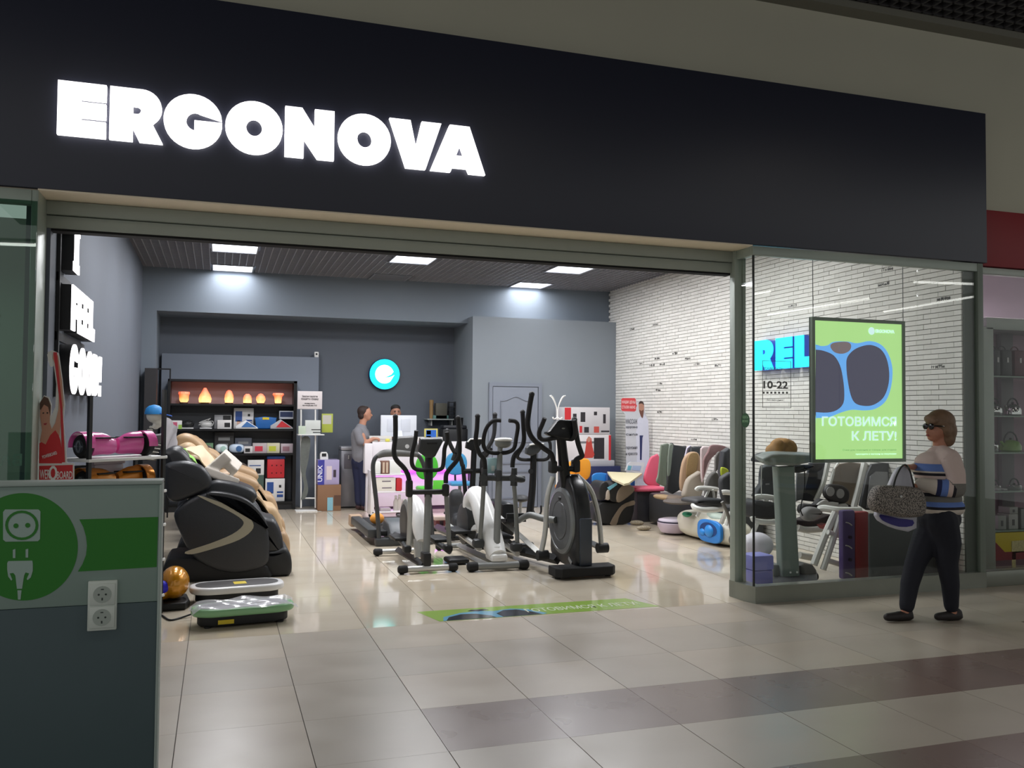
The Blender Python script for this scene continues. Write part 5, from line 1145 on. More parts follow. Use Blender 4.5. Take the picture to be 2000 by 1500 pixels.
tb('grip_bar', [c5(1045, 268, 8.42), c5(985, 272, 8.44), c5(935, 330, 8.47), c5(915, 430, 8.5), c5(935, 485, 8.53), c5(985, 505, 8.58), c5(1040, 505, 8.6), c5(1095, 500, 8.58), c5(1140, 470, 8.52), c5(1155, 400, 8.5), c5(1168, 310, 8.47), c5(1150, 275, 8.44), c5(1105, 268, 8.42)], .021, FOAM, e2)
for sd in (0, 1):
    P = [(873, 240), (868, 330), (860, 420), (885, 505), (920, 550), (928, 620)] if sd == 0 else [(1203, 210), (1208, 300), (1213, 400), (1195, 465), (1140, 530), (1128, 610)]
    arm = tb('moving_arm', [c5(a, b, 8.48+.01*i) for i, (a, b) in enumerate(P)], .024, FOAM, e2)
    O('arm_knob', MB().ell(c5(P[0][0], P[0][1]-4, 8.48), .028, None, 10, 6), BLK, arm)
    J = (920, 690) if sd == 0 else (1138, 690)
    O('pivot', MB().tube([c5(J[0]+4, 615, 8.56), c5(J[0], 745, 8.56)], [.030, .038], 12), MGD, e2)
    O('pivot_bolt', MB().cyl(c5(J[0]-6, 690, 8.50), c5(J[0]-6, 690, 8.62), .042, 12), MGD, e2)
    Q = [(918, 740), (905, 950), (888, 1175)] if sd == 0 else [(1140, 740), (1155, 950), (1166, 1215)]
    tb('lower_arm', [c5(a, b, 8.56) for a, b in Q], .024, MG, e2)
    O('joint_block', MB().rbox(c5(Q[-1][0]-38, 0, 8.56).x, c5(Q[-1][0]+36, 0, 8.56).x, 8.5, 8.62, c5(0, Q[-1][1]+62, 8.56).z, c5(0, Q[-1][1]-5, 8.56).z, .025), MGD, e2)
    pa = c5(Q[-1][0], Q[-1][1]+30, 8.6); ln_ = -.06 if sd == 0 else .0
    rl_ = O('pedal_rail', MB().tube([pa, V((pa.x+ln_-.02, 9.6, pa.z+.12))], .028, 8), SIL, e2)
    O('pedal', MB().rbox(pa.x+ln_-.12, pa.x+ln_+.08, 8.95, 9.35, pa.z+.10, pa.z+.135, .012), BLK, rl_)
O('crossbar', MB().tube([c5(905, 688, 8.56), c5(1215, 690, 8.56)], .030, 12), MGD, e2)
O('arm_hub', MB().tube([c5(1140, 690, 8.52), c5(1195, 700, 8.52), c5(1218, 705, 8.52)], [.036, .034, .02], 12), MGD, e2)
O('loose_pedal', MB().rbox(c5(650, 0, 8.9).x, c5(800, 0, 8.9).x, 8.75, 9.0, .01, .06, .02), BLK, None, 'black foot pedal lying on the floor left of the white elliptical', 'pedal')
# --- elliptical 3: black, big front wheel, silver arms
e3 = T('elliptical_trainer', 'black elliptical trainer with a large grey front flywheel disc, rightmost of the front three', 'exercise machine', (3.3, 8.3, 0))
p, q = A(1080, 1120, 7.8), A(1196, 1118, 7.8)
O('front_base', MB().prism([(p.x, 7.74, .02), (p.x+.05, 7.68, .02), (q.x-.04, 7.70, .02), (q.x+.01, 7.76, .02), (q.x+.01, 7.92, .02), (p.x, 7.92, .02)], (0, 0, .09), 0, .015), RUB, e3)
for x_ in (p.x+.05, q.x-.05): O('foot', MB().cyl((x_, 7.8, 0), (x_, 7.8, .03), .03, 10), RUB, e3)
XC = 3.235
pw_ = [B(700+x/3.75, 750+yy/3.75, XC) for x, yy in ((1475, 890), (1475, 1290))]
zc = (pw_[0].z+pw_[1].z)/2; yc = (pw_[0].y+pw_[1].y)/2; rw = (pw_[0].z-pw_[1].z)/2
yc = 8.13
prof = [(yc+(.36)*math.cos(a), zc+.03+(.40)*math.sin(a)) for a in [k*math.pi/10 for k in range(11)]]
prof = [(yc+.33, .10)]+prof[::1]+[(yc-.36, .22), (yc-.28, .075)]
prof = [(yc+.30, .10), (yc+.36, .35), (yc+.34, .62), (yc+.22, .84), (yc+.05, .95), (yc-.12, .93), (yc-.27, .78), (yc-.345, .50), (yc-.35, .25), (yc-.29, .085)]
O('body_shell', MB().prism([(XC+.02, a, b) for a, b in prof], (.17, 0, 0), 4, .035), M((33, 34, 37), .32), e3)
O('front_panel', MB().rbox(XC+.05, XC+.175, yc-.372, yc-.33, .11, .56, .012), M((56, 62, 72), .35), e3)
O('body_label', MB().obox((XC+.015, yc-.20, .14), (.004, .09, .035), Matrix.Rotation(.5, 3, 'X')), M((150, 150, 150), .5), e3)
wd_ = O('flywheel_disc', MB().lathe((XC+.03, yc+.02, .50), [(.325, 0), (.33, .01), (.325, .03), (.285, .04), (.28, .03)], 48, (-1, 0, 0)), M((130, 134, 136), .35, .4), e3)
O('inner_disc', MB().lathe((XC+.0, yc+.02, .50), [(.285, 0), (.28, .008), (.20, .010), (.195, .004), (.185, .004), (.18, .012), (.02, .016)], 48, (-1, 0, 0)), M((92, 94, 96), .42, .3), wd_)
O('mast_collar', MB().lathe(c5(1538, 850, 8.15), [(.10, 0), (.105, .03), (.07, .06), (.075, .09)], 18), BLK, e3)
tb('mast', [c5(1530, 830, 8.15), c5(1510, 640, 8.12), c5(1485, 400, 8.08)], [.058, .054, .048], BLKM, e3)
O('console', MB().prism([c5(x, yy, 8.0) for x, yy in ((1385, 352), (1405, 345), (1462, 268), (1480, 262), (1585, 262), (1596, 275), (1592, 370), (1560, 405), (1480, 402), (1400, 378), (1382, 366))], (0, .10, .0), 0, .015), BLKM, e3)
O('console_badge', MB().ell(c5(1502, 325, 7.995), (.018, .006, .008), None, 12, 8), MG, e3)
tb('grip_bar', [c5(1365, 250, 7.85), c5(1345, 300, 7.88), c5(1325, 350, 7.9), c5(1330, 395, 7.92), c5(1370, 408, 7.98), c5(1440, 395, 8.03), c5(1520, 400, 8.05), c5(1570, 400, 8.0), c5(1590, 350, 7.95), c5(1578, 262, 7.9)], .022, FOAM, e3)
for sd in (0, 1):
    P = [(1270, 75), (1252, 180), (1240, 300), (1270, 390), (1350, 465), (1410, 510), (1430, 575)] if sd == 0 else [(1582, 260), (1600, 380), (1640, 480), (1665, 540), (1610, 570), (1570, 580), (1585, 600)]
    if sd == 1: P = [(1582, 262), (1592, 340), (1608, 430), (1632, 505), (1636, 530), (1600, 550), (1575, 585)]
    arm = tb('moving_arm', [c5(a, b, 7.98+.015*i) for i, (a, b) in enumerate(P)], .026, FOAM, e3)
    O('arm_knob', MB().ell(c5(P[0][0], P[0][1], 7.98), .030, None, 10, 6), BLK, arm)
    J = (1428, 625) if sd == 0 else (1595, 620)
    O('pivot', MB().rbox(c5(J[0]-24, 0, 8.1).x, c5(J[0]+24, 0, 8.1).x, 8.05, 8.16, c5(0, J[1]+50, 8.1).z, c5(0, J[1]-50, 8.1).z, .02), BLK, e3)
    Q = [(1425, 680), (1392, 790), (1378, 900), (1368, 1080), (1340, 1230)] if sd == 0 else [(1600, 670), (1690, 760), (1735, 870), (1765, 1020), (1778, 1175)]
    tb('lower_arm', [c5(a, b, 8.1) for a, b in Q], .026, SIL, e3)
    kx = Q[-1]; c_ = c5(kx[0]+5, kx[1]+25, 8.1)
    O('joint_block', MB().cyl(c_+V((-.05, 0, 0)), c_+V((.06, 0, 0)), .05, 14), BLK, e3)
    e_ = V((c_.x-.06 if sd == 0 else c_.x-.10, 9.35, .42 if sd == 0 else .30))
    rl_ = O('pedal_rail', MB().tube([c_, e_], .034, 4), SIL if sd == 0 else MGD, e3)
    m_ = c_.lerp(e_, .72); O('pedal', MB().obox(m_+V((0, 0, .06)), (.19, .46, .035), Matrix.Rotation(-.12, 3, 'X')), BLK, rl_)
    O('pedal_lip', MB().obox(m_+V((0, -.20, .11)), (.19, .03, .09)), BLK, rl_)
O('crossbar', MB().tube([c5(1428, 620, 8.1), c5(1595, 620, 8.1)], .03, 10), BLK, e3)
O('crank_arm', MB().tube([(XC-.03, 8.2, .50), (XC-.11, 8.35, .50), (XC-.20, 8.5, .52), (XC-.25, 8.7, .44)], [.035, .034, .034, .03], 10, 4), GRYM, e3)
O('crank_arm', MB().tube([(XC+.20, 8.1, .32), (XC+.30, 8.15, .32)], [.04, .03], 10, 2), SIL, e3)
O('base_frame', MB().tube([(3.27, 8.3, .09), (3.1, 9.0, .08), (3.0, 9.7, .07)], .05, 4), BLKM, e3)
stab(e3, (2.75, 9.7, .045), (3.3, 9.7, .045), .03, BLKM, RUB)
# --- elliptical 4: black, behind
e4 = T('elliptical_trainer', 'all-black elliptical trainer standing behind the white one', 'exercise machine', (2.75, 10.6, 0))
Y4 = 10.3
tb('mast', [c5(828, 880, Y4), c5(840, 650, Y4), c5(850, 420, Y4)], .036, BLKM, e4)
O('console', MB().prism([c5(x, yy, Y4-.04) for x, yy in ((795, 430), (815, 405), (910, 402), (915, 420), (880, 470), (830, 488), (790, 470))], (0, .07, 0), 0, .01), BLKM, e4)
O('console_rim', MB().tube([c5(800, 425, Y4-.05), c5(820, 403, Y4-.05), c5(912, 400, Y4-.05)], .010, 6), WG2, e4)
for P, kn in (([(650, 345), (668, 430), (705, 500), (745, 540), (762, 600)], 1), ([(1000, 225), (1000, 300), (985, 400), (930, 500), (905, 570), (905, 640)], 1), ([(732, 250), (745, 330), (730, 450), (690, 560)], 1)):
    arm = tb('moving_arm', [c5(a, b, Y4-.05) for a, b in P], .026, FOAM, e4); O('arm_knob', MB().ell(c5(P[0][0], P[0][1], Y4-.05), .032, None, 10, 6), BLK, arm)
tb('lower_arm', [c5(765, 590, Y4), c5(775, 700, Y4), c5(790, 890, Y4)], .026, BLKM, e4); tb('lower_arm', [c5(905, 640, Y4), c5(895, 760, Y4), c5(885, 900, Y4)], .026, BLKM, e4)
O('crossbar', MB().tube([c5(765, 640, Y4), c5(905, 635, Y4)], .032, 10), BLKM, e4)
tb('grip_bar', [c5(905, 500, Y4), c5(930, 530, Y4), c5(975, 470, Y4)], .02, FOAM, e4)
O('base_frame', MB().tube([(2.70, 10.3, .10), (2.70, 11.1, .08)], .05, 4), BLKM, e4)
stab(e4, (2.45, 10.35, .045), (2.98, 10.35, .045), .032, BLKM, RUB); stab(e4, (2.48, 11.2, .045), (2.95, 11.2, .045), .032, BLKM, RUB)
# --- exercise bike 5
e5 = T('exercise_bike', 'black exercise bike with white-edged console between the white and the big black elliptical', 'exercise machine', (3.35, 9.9, 0))
Y5 = 9.6
tb('mast', [c5(1255, 950, Y5), c5(1275, 750, Y5), c5(1285, 500, Y5)], [.045, .042, .04], BLKM, e5)
O('adjust_knob', MB().cyl(c5(1262, 640, Y5-.06), c5(1262, 640, Y5), .03, 12), BLK, e5)
O('console', MB().prism([c5(x, yy, Y5-.06) for x, yy in ((1235, 470), (1260, 445), (1350, 440), (1358, 460), (1320, 505), (1270, 528), (1232, 512))], (0, .08, 0), 0, .012), MGD, e5)
O('console_rim', MB().tube([c5(1255, 445, Y5-.07), c5(1300, 437, Y5-.07), c5(1358, 438, Y5-.07)], .012, 6), WG2, e5)
tb('grip_bar', [c5(1190, 480, Y5-.1), c5(1165, 530, Y5-.08), c5(1195, 553, Y5-.04), c5(1280, 555, Y5), c5(1370, 553, Y5-.04), c5(1400, 520, Y5-.08), c5(1405, 440, Y5-.1), c5(1385, 400, Y5-.1)], .020, FOAM, e5)
O('body_shell', MB().rbox(3.12, 3.30, 9.7, 10.3, .12, .52, .06), BLKM, e5)
O('saddle_post', MB().tube([c5(1185, 960, 10.2), c5(1190, 840, 10.2)], .02, 8), SIL, e5); O('saddle', MB().ell(c5(1190, 838, 10.2), (.10, .14, .045), None, 16, 8), BLK, e5)
for x_ in (3.02, 3.38):
    O('pedal', MB().obox((x_+.02, 9.85, .30), (.10, .14, .03)), BLK, e5)
O('pedal_strap', MB().tube([c5(1270, 905, 9.8), c5(1300, 960, 9.8), c5(1335, 945, 9.8), c5(1338, 890, 9.8)], .012, 6, 4), BLK, e5)
O('base_frame', MB().tube([(3.18, 9.55, .08), (3.18, 10.5, .08)], .04, 4), BLKM, e5)
stab(e5, (2.95, 9.55, .045), (3.42, 9.55, .045), .03, BLKM, RUB); stab(e5, (2.95, 10.5, .045), (3.42, 10.5, .045), .03, BLKM, RUB)
# --- treadmill at the left
td = T('treadmill', 'dark folding treadmill with grey console, left behind the front machines', 'exercise machine', (2.15, 10.9, 0))
yt = 10.25
x0, x1 = c5(150, 0, yt).x, c5(545, 0, yt).x
for xs, ps in (('l', [(155, 1200), (135, 900), (108, 650), (115, 560), (150, 520), (200, 508)]), ('r', [(545, 1160), (530, 950), (500, 700), (480, 600), (450, 535), (420, 515)])):
    tb('upright', [c5(a, b, yt) for a, b in ps], .026, MGD, td)
O('console_bar', MB().tube([c5(140, 530, yt), c5(190, 508, yt), c5(300, 505, yt), c5(430, 515, yt)], [.03, .045, .045, .035], 10, 3), M((96, 96, 94), .45), td)
O('console', MB().prism([c5(x, yy, yt-.02) for x, yy in ((278, 405), (300, 395), (400, 390), (432, 400), (442, 500), (430, 515), (275, 515), (268, 500))], (0, .06, .02), 0, .012), M((92, 92, 92), .45), td)
O('console_emblem', MB().lathe(c5(357, 457, yt-.022), [(.025, 0), (.025, .003)], 16, (0, -1, 0)), M((205, 205, 205), .4), td)
O('belt_deck', MB().rbox(x0+.0, x1-.10, 10.35, 11.75, .10, .16, .01), BLK, td)
O('side_rail', MB().rbox(x0-.10, x0+.02, 10.3, 11.8, .09, .19, .015), MGD, td); O('side_rail', MB().rbox(x1-.12, x1, 10.3, 11.8, .09, .19, .015), MGD, td)
O('rear_cap', MB().rbox(x0-.11, x0+.05, 11.65, 11.85, .05, .20, .02), M((176, 150, 126), .5), td)
O('motor_hood', MB().prism([(x0+.14, 10.22, .05), (x0+.14, 10.16, .14), (x0+.14, 10.30, .25), (x0+.14, 10.62, .28), (x0+.14, 10.70, .16), (x0+.14, 10.70, .05)], (.40, 0, 0), 0, .03), M((84, 88, 92), .4), td)
O('front_frame', MB().rbox(x0-.02, x1+.02, 10.2, 10.34, .0, .09, .02), MGD, td)
O('orange_ball', MB().ell(V((x0+.12, 10.95, .235)), (.09, .075, .07)), M((236, 158, 60), .5), None, 'orange rubber toy lying on the treadmill deck', 'toy')

# ================================================================ RIGHT SIDE
def k6(x, y, Y): return A(1080+x/4.166, 740+y/4.166, Y)
def k4(x, y, Y): return A(1200+x/6, 850+y/6, Y)
def k1(x, y, Y): return A(1440+x/4.6875, 860+y/4.6875, Y)
# doctor standee
ds = T('standee', 'cardboard cut-out of a bearded man in a white coat with a red speech bubble', 'standee', B(1235, 950, 6.2))
YD_ = 12.42
def dp(nm, pts, mat, k, sub=0): O(nm, MB().prism([k6(x, y, YD_-.002*k) for x, y in pts], (0, .002 if k else .006, 0), sub), mat, ds)
dp('cutout_board', [(560, 260), (555, 165), (670, 155), (685, 190), (715, 178), (740, 195), (752, 280), (775, 330), (785, 560), (780, 880), (600, 880), (590, 290)], M((196, 198, 206), .6), 0)
dp('speech_bubble', [(556, 165), (566, 156), (665, 156), (674, 166), (676, 205), (684, 218), (676, 232), (676, 256), (664, 266), (566, 262), (556, 250)], M((205, 66, 72), .5), 1)
dp('printed_face', [(700, 195), (715, 185), (735, 192), (742, 225), (738, 270), (728, 320), (716, 300), (702, 265), (698, 220)], M((176, 130, 110), .6), 1, 2)
dp('printed_hair', [(698, 205), (702, 188), (716, 180), (734, 188), (740, 215), (728, 200), (706, 202)], M((60, 44, 40), .6), 2, 2)
dp('printed_beard', [(702, 250), (720, 262), (738, 250), (734, 300), (728, 318), (714, 300)], M((110, 70, 60), .6), 2, 2)
dp('printed_coat', [(690, 330), (716, 305), (728, 325), (742, 285), (775, 340), (783, 560), (776, 870), (690, 870), (676, 450)], M((206, 208, 224), .6), 1)
dp('printed_tie', [(705, 460), (735, 460), (728, 480), (722, 660), (708, 660), (706, 480)], M((40, 48, 96), .6), 2)
for s_, yy, sz in (('МАССАЖ', 365, .10), ('здоровье', 400, .05), ('сила', 460, .05), ('гармония', 570, .065), ('и красота', 620, .065)):
    t_ = text2d(s_, sz, .001, .001, width=k6(685, 0, YD_).x-k6(592, 0, YD_).x if sz > .05 else .2); t_.xf(FR(k6(593, yy, YD_-.004))); O('printed_text', t_, M((84, 86, 96), .6), ds)
for s_, yy in (('НАШИ ЦЕНЫ', 200), ('СТАЛИ НИЖЕ', 242)):
    t_ = text2d(s_, .06, .001, .001, 'CENTER', width=.23); t_.xf(FR(k6(616, yy, YD_-.005))); O('printed_text', t_, M((235, 200, 200), .6), ds)
# children's furniture
def kid_chair(name, lab, back, seat, g, mat):
    root = T(name, lab, 'chair', g)
    O('backrest', MB().prism(back, (0, .05, .01), 3, .02), mat, root); O('seat', MB().prism(seat, (0, 0, .06), 3, .025), mat, root); return root
yo = 12.4
oc = kid_chair('growing_chair', 'orange cushioned study chair for children behind the big black elliptical', [k6(x, y, yo+.2) for x, y in ((130, 690), (180, 665), (255, 650), (300, 665), (312, 730), (300, 800), (255, 830), (170, 828), (135, 790))], [V((k6(x, 0, yo).x, yo+dy, k6(0, 900, yo).z)) for x, dy in ((45, 0), (60, -.15), (190, -.18), (310, -.12), (310, .2), (80, .22))], V((k6(200, 0, yo).x, yo, 0)), M((232, 158, 44), .5))
ox = k6(200, 0, yo).x; zo = k6(0, 900, yo).z
O('back_gap', MB().rbox(k6(228, 0, yo).x-.01, k6(228, 0, yo).x+.01, yo+.18, yo+.2, k6(0, 825, yo).z, k6(0, 665, yo).z, .004), M((190, 120, 30), .6), oc)
O('frame', MB().tube([(ox-.18, yo-.2, .03), (ox+.05, yo+.2, .06), (ox+.05, yo+.2, zo)], .025, 8, 3).tube([(ox+.25, yo-.2, .03), (ox+.05, yo+.2, .06)], .025, 8).tube([(ox+.05, yo+.2, zo), (ox+.06, yo+.27, zo+.3)], .02, 8), M((150, 148, 145), .4), oc)
O('footrest', MB().rbox(ox-.12, ox+.25, yo-.05, yo+.1, .20, .23, .01), M((160, 158, 155), .4), oc)
bc = T('child_chair', 'bright blue plastic chair tucked under the small beige desk', 'chair', V((k6(400, 0, 12.6).x, 12.6, 0)))
O('backrest', MB().prism([k6(x, y, 12.5) for x, y in ((320, 790), (360, 765), (440, 770), (495, 820), (490, 850), (380, 880), (330, 860))], (0, .04, 0), 2, .015), M((40, 124, 200), .4), bc)
O('seat', MB().rbox(k6(330, 0, 12.5).x, k6(480, 0, 12.5).x, 12.5, 12.85, .40, .43, .012), M((40, 124, 200), .4), bc)
for x_ in (350, 460):
    for y_ in (12.53, 12.8): O('leg', MB().tube([(k6(x_, 0, 12.5).x, y_, 0), (k6(x_, 0, 12.5).x, y_, .40)], .014, 6), M((40, 124, 200), .4), bc)
de = T('child_desk', 'small beige desk with a tilted top and blue frame in front of the brick wall', 'desk', V((5.9, 12.3, 0)))
tp = [F(1186, 921, .68), F(1254, 924, .68), F(1228, 943, .68), F(1219, 945, .68), F(1196, 935, .68)]
O('desk_top', MB().prism(tp, (0, 0, -.025)), M((206, 196, 160), .5), de)
DB = M((30, 84, 150), .45)
for x_, y_ in ((5.62, 12.2), (6.0, 12.15), (6.15, 12.55)): O('leg', MB().box(x_-.025, x_+.025, y_-.025, y_+.025, 0, .66), DB, de)
O('frame_bar', MB().rbox(5.7, 6.25, 12.45, 12.5, .50, .62, .01), DB, de)
sl = T('writing_board', 'white tilted writing board with blue print standing on the small desk', 'board', k6(660, 760, 12.5))
O('board', MB().prism([k6(x, y, 12.30) for x, y in ((585, 745), (610, 685), (630, 675), (735, 680), (743, 692), (728, 762), (710, 768))], (0, -.015, 0)), M((216, 220, 224), .4), sl)
O('printed_panel', MB().prism([k6(x, y, 12.28) for x, y in ((650, 705), (720, 708), (708, 750), (640, 742))], (0, .003, 0)), M((170, 190, 220), .5), sl)
O('printed_picture', MB().prism([k6(x, y, 12.28) for x, y in ((612, 705), (642, 708), (630, 745), (604, 742))], (0, .003, 0)), M((110, 180, 200), .5), sl)
yk = 11.6
pc_ = kid_chair('armless_chair', 'pink upholstered chair standing against the dark sofa', [k4(x, y, yk+.2) for x, y in ((352, 540), (358, 470), (395, 350), (430, 270), (470, 245), (530, 250), (545, 560), (500, 600), (400, 590))], [V((k4(x, 0, yk).x, yk+dy, k4(0, 660, yk).z)) for x, dy in ((195, .0), (220, -.15), (520, -.18), (545, .2), (230, .2))], V((k4(380, 0, yk).x, yk, 0)), M((214, 92, 118), .5))
gx = k4(380, 0, yk).x
O('support', MB().rbox(gx-.2, gx+.18, yk-.1, yk+.15, 0.0, k4(0, 660, yk).z, .02), M((50, 50, 56), .5), pc_)
# calf massagers
cmg = T('calf_massager', 'black and beige leg massager with twin wells, left end of the sofa', 'leg massager', V((5.55, 11.7, 0)))
yc_ = 11.3
def kc(x, y, Y=yc_): return k6(x, y, Y)
O('base', MB().prism([kc(x, y) for x, y in ((335, 1145), (345, 1060), (400, 1000), (520, 1000), (660, 900), (668, 980), (640, 1165), (500, 1190), (400, 1175))], (0, .30, 0), 2, .03), BLK, cmg)
BG_ = M((128, 114, 98), .45)
O('trim_band', MB().prism([kc(x, y, yc_-.01) for x, y in ((465, 1180), (520, 1080), (560, 1030), (620, 1000), (662, 990), (664, 1025), (600, 1040), (560, 1080), (535, 1130), (515, 1190))], (0, .03, 0), 2), BG_, cmg)
O('leg_cuff', MB().prism([kc(x, y, yc_-.03) for x, y in ((375, 900), (395, 850), (430, 835), (455, 860), (450, 920), (430, 975), (385, 985))], (0, .34, 0), 3, .02), BLK, cmg)
O('leg_cuff', MB().prism([kc(x, y, yc_-.05) for x, y in ((455, 940), (480, 860), (530, 840), (590, 850), (560, 930), (520, 1000), (470, 990))], (0, .34, 0), 3, .02), BLK, cmg)
O('side_shell', MB().prism([kc(x, y, yc_-.06) for x, y in ((515, 975), (530, 910), (580, 860), (640, 865), (668, 900), (640, 940), (560, 1000), (530, 1003))], (0, .36, 0), 3, .02), BG_, cmg)
O('cuff_divider', MB().prism([kc(x, y, yc_-.06) for x, y in ((435, 980), (440, 920), (460, 905), (465, 980))], (0, .34, 0), 2, .01), M((176, 164, 150), .5), cmg)
O('blue_tag', MB().prism([kc(x, y, yc_-.07) for x, y in ((442, 885), (515, 843), (525, 860), (460, 908))], (0, .005, 0)), M((120, 190, 214), .5), cmg)
# long dark sofa made of two massage lounges, with covers and rugs
so_ = T('sofa', 'long charcoal leather lounge seat along the brick wall', 'sofa', V((6.1, 10.9, 0)))
LC = M((52, 54, 57), .45)
def sx_(px, py, X): return B(px, py, X)
fy0, fy1 = B(1240, 1010, 5.85).y, B(1400, 1060, 5.85).y
fy1 = 9.35
O('seat_base', MB().rbox(5.85, 6.42, fy1, 11.35, .03, .44, .04), LC, so_)
for k, (ya, yb) in enumerate(((10.45, 11.25), (9.6, 10.35))):
    pass
def bp(pts, X): return [B(1200+x/6, 850+y/6, X) for x, y in pts]
for k, pts in enumerate(([(680, 130), (700, 118), (830, 130), (850, 150), (830, 400), (780, 640), (610, 650)], [(890, 180), (920, 140), (1020, 135), (1030, 180), (1010, 600), (850, 640)], [(1270, 250), (1300, 180), (1390, 180), (1400, 620), (1250, 620)])):
    P = [A(1200+x/6, 850+y/6, (10.55, 9.95, 8.9)[k]) for x, y in pts]
    O('backrest', MB().prism(P, (.03, .14, 0), 2, .03), LC, so_)
def plate(nm, lab, cat, pts, Y, mat, th=.05, b=.015, sub=3, dv=None):
    return O(nm, MB().prism([k4(x, y, Y) for x, y in pts], dv or (.02, th, 0), sub, b), mat, None, lab, cat)
plate('coat', 'sage green coat hanging over the left sofa backrest', 'coat', [(540, 140), (560, 112), (640, 105), (620, 250), (612, 500), (610, 590), (570, 595), (500, 560), (490, 520), (510, 450)], 10.40, M((118, 128, 114), .85, bump=.3, scale=14))
plate('coat_sleeve', 'pale sleeve of a coat hanging beside the sage coat', 'coat', [(640, 120), (690, 112), (680, 220), (665, 380), (650, 470), (620, 468), (622, 300)], 10.38, M((128, 138, 126), .85))
ms = T('seat_cover', 'beige massage seat cover leaning on the middle sofa backrest', 'massage cover', k4(900, 650, 9.85))
O('outer_cover', MB().prism([k4(x, y, 9.80) for x, y in ((780, 640), (775, 500), (800, 330), (850, 230), (920, 195), (990, 215), (1020, 320), (1010, 450), (900, 560), (830, 660))], (.02, .08, 0), 3, .025), M((176, 146, 118), .7), ms)
O('inner_panel', MB().prism([k4(x, y, 9.77) for x, y in ((845, 480), (850, 330), (880, 230), (930, 205), (985, 230), (975, 350), (950, 450), (900, 470))], (.01, .03, 0), 3, .008), M((150, 124, 84), .8, var=.2, scale=80), ms)
plate('cushion_cover', 'pale beige folded seat cushion on the lounge in front of the cover', 'massage cover', [(815, 720), (830, 640), (870, 520), (960, 450), (1020, 430), (1060, 560), (1000, 770), (900, 760)], 9.60, M((160, 150, 136), .75), .12, .03)
plate('lilac_robe', 'lilac white robe hanging on the wall behind the beige cover', 'robe', [(830, 200), (850, 140), (900, 125), (880, 200), (820, 330), (800, 330)], 10.0, M((200, 194, 214), .85), .03)
plate('pink_wrap', 'pink-white fur wrap hanging at the right of the middle backrest', 'wrap', [(1010, 200), (1020, 150), (1060, 130), (1140, 140), (1200, 150), (1150, 190), (1100, 230), (1060, 280), (1040, 540), (1015, 500)], 9.55, M((210, 192, 192), .9, bump=.3, scale=30), .05)
plate('mauve_scarf', 'dusty mauve shawl draped over the right-hand backrest', 'shawl', [(1130, 120), (1230, 115), (1320, 140), (1300, 190), (1220, 210), (1150, 260), (1100, 330), (1040, 520), (1040, 300), (1090, 200)], 9.30, M((140, 110, 110), .9, bump=.2, scale=20), .05)
plate('grey_jacket', 'grey hooded jacket hanging below the mauve shawl', 'jacket', [(1180, 260), (1230, 190), (1265, 260), (1250, 380), (1190, 430), (1120, 600), (1060, 600), (1100, 480), (1170, 430)], 9.15, M((112, 108, 104), .9), .05)
plate('yellow_toy', 'small lime yellow pouch on the black recliner backrest', 'pouch', [(1245, 390), (1270, 375), (1330, 400), (1335, 440), (1280, 465), (1248, 470)], 8.7, M((186, 200, 50), .6), .04)
for k, (pts, Y, c, lab) in enumerate((([(610, 650), (640, 632), (810, 670), (825, 690), (700, 695), (615, 680)], 10.2, (110, 96, 84), 'folded brown heating pad, upper one on the lounge'), ([(520, 705), (560, 690), (670, 710), (660, 735), (570, 740)], 10.3, (150, 126, 92), 'small round tan pad on the lounge'), ([(640, 745), (700, 722), (960, 760), (970, 790), (800, 800), (660, 770)], 9.7, (92, 84, 78), 'flat grey-brown seat pad, nearest on the lounge'))):
    x_ = [k4(a, b, Y) for a, b in pts]; cx = sum(p.x for p in x_)/len(x_); w_ = (max(p.x for p in x_)-min(p.x for p in x_))/2
    O('seat_pad', MB().ell((min(cx, 6.2), Y+.05, .475), (w_, .2, .032), None, 20, 8, .8), M(c, .8), None, lab, 'pad')
# purple-white foot device, spotted slippers, egg-shaped massager
fd = T('foot_device', 'lilac-white oval foot device with a dark seam on the floor', 'foot device', k4(480, 1160, 10.0))
gy = F(1200+520/6, 850+1165/6); 
fc = gy+V((.22, 0, .0))
O('body', MB().lathe(fc, [(.10, .01), (.17, .03), (.21, .10), (.215, .15), (.20, .165)], 28), M((196, 180, 196), .35), fd)
O('lid', MB().lathe(fc, [(.205, .172), (.20, .19), (.15, .205), (.03, .212)], 28), M((206, 196, 208), .35), fd)
O('seam', MB().lathe(fc, [(.208, .160), (.213, .163), (.213, .172), (.205, .175)], 28), M((36, 34, 56), .5), fd)
for k, (a, b) in enumerate(((265, 1042), (345, 1105))):
    c_ = F(1200+a/6, 850+(b+12)/6); O('slipper', MB().ell(c_+V((0, 0, .035)), (.10, .05, .034), Matrix.Rotation(-.5+.3*k, 3, 'Z'), 14, 8), M((150, 140, 120), .8, var=.8, scale=60), None, ['spotted grey slipper by the leg massager, farther one', 'spotted grey slipper beside the lilac foot device'][k], 'slipper')
eg = T('leg_massager', 'cream egg-shaped leg massager with green badge and blue foot wells', 'leg massager', V((5.7, 9.3, 0)))
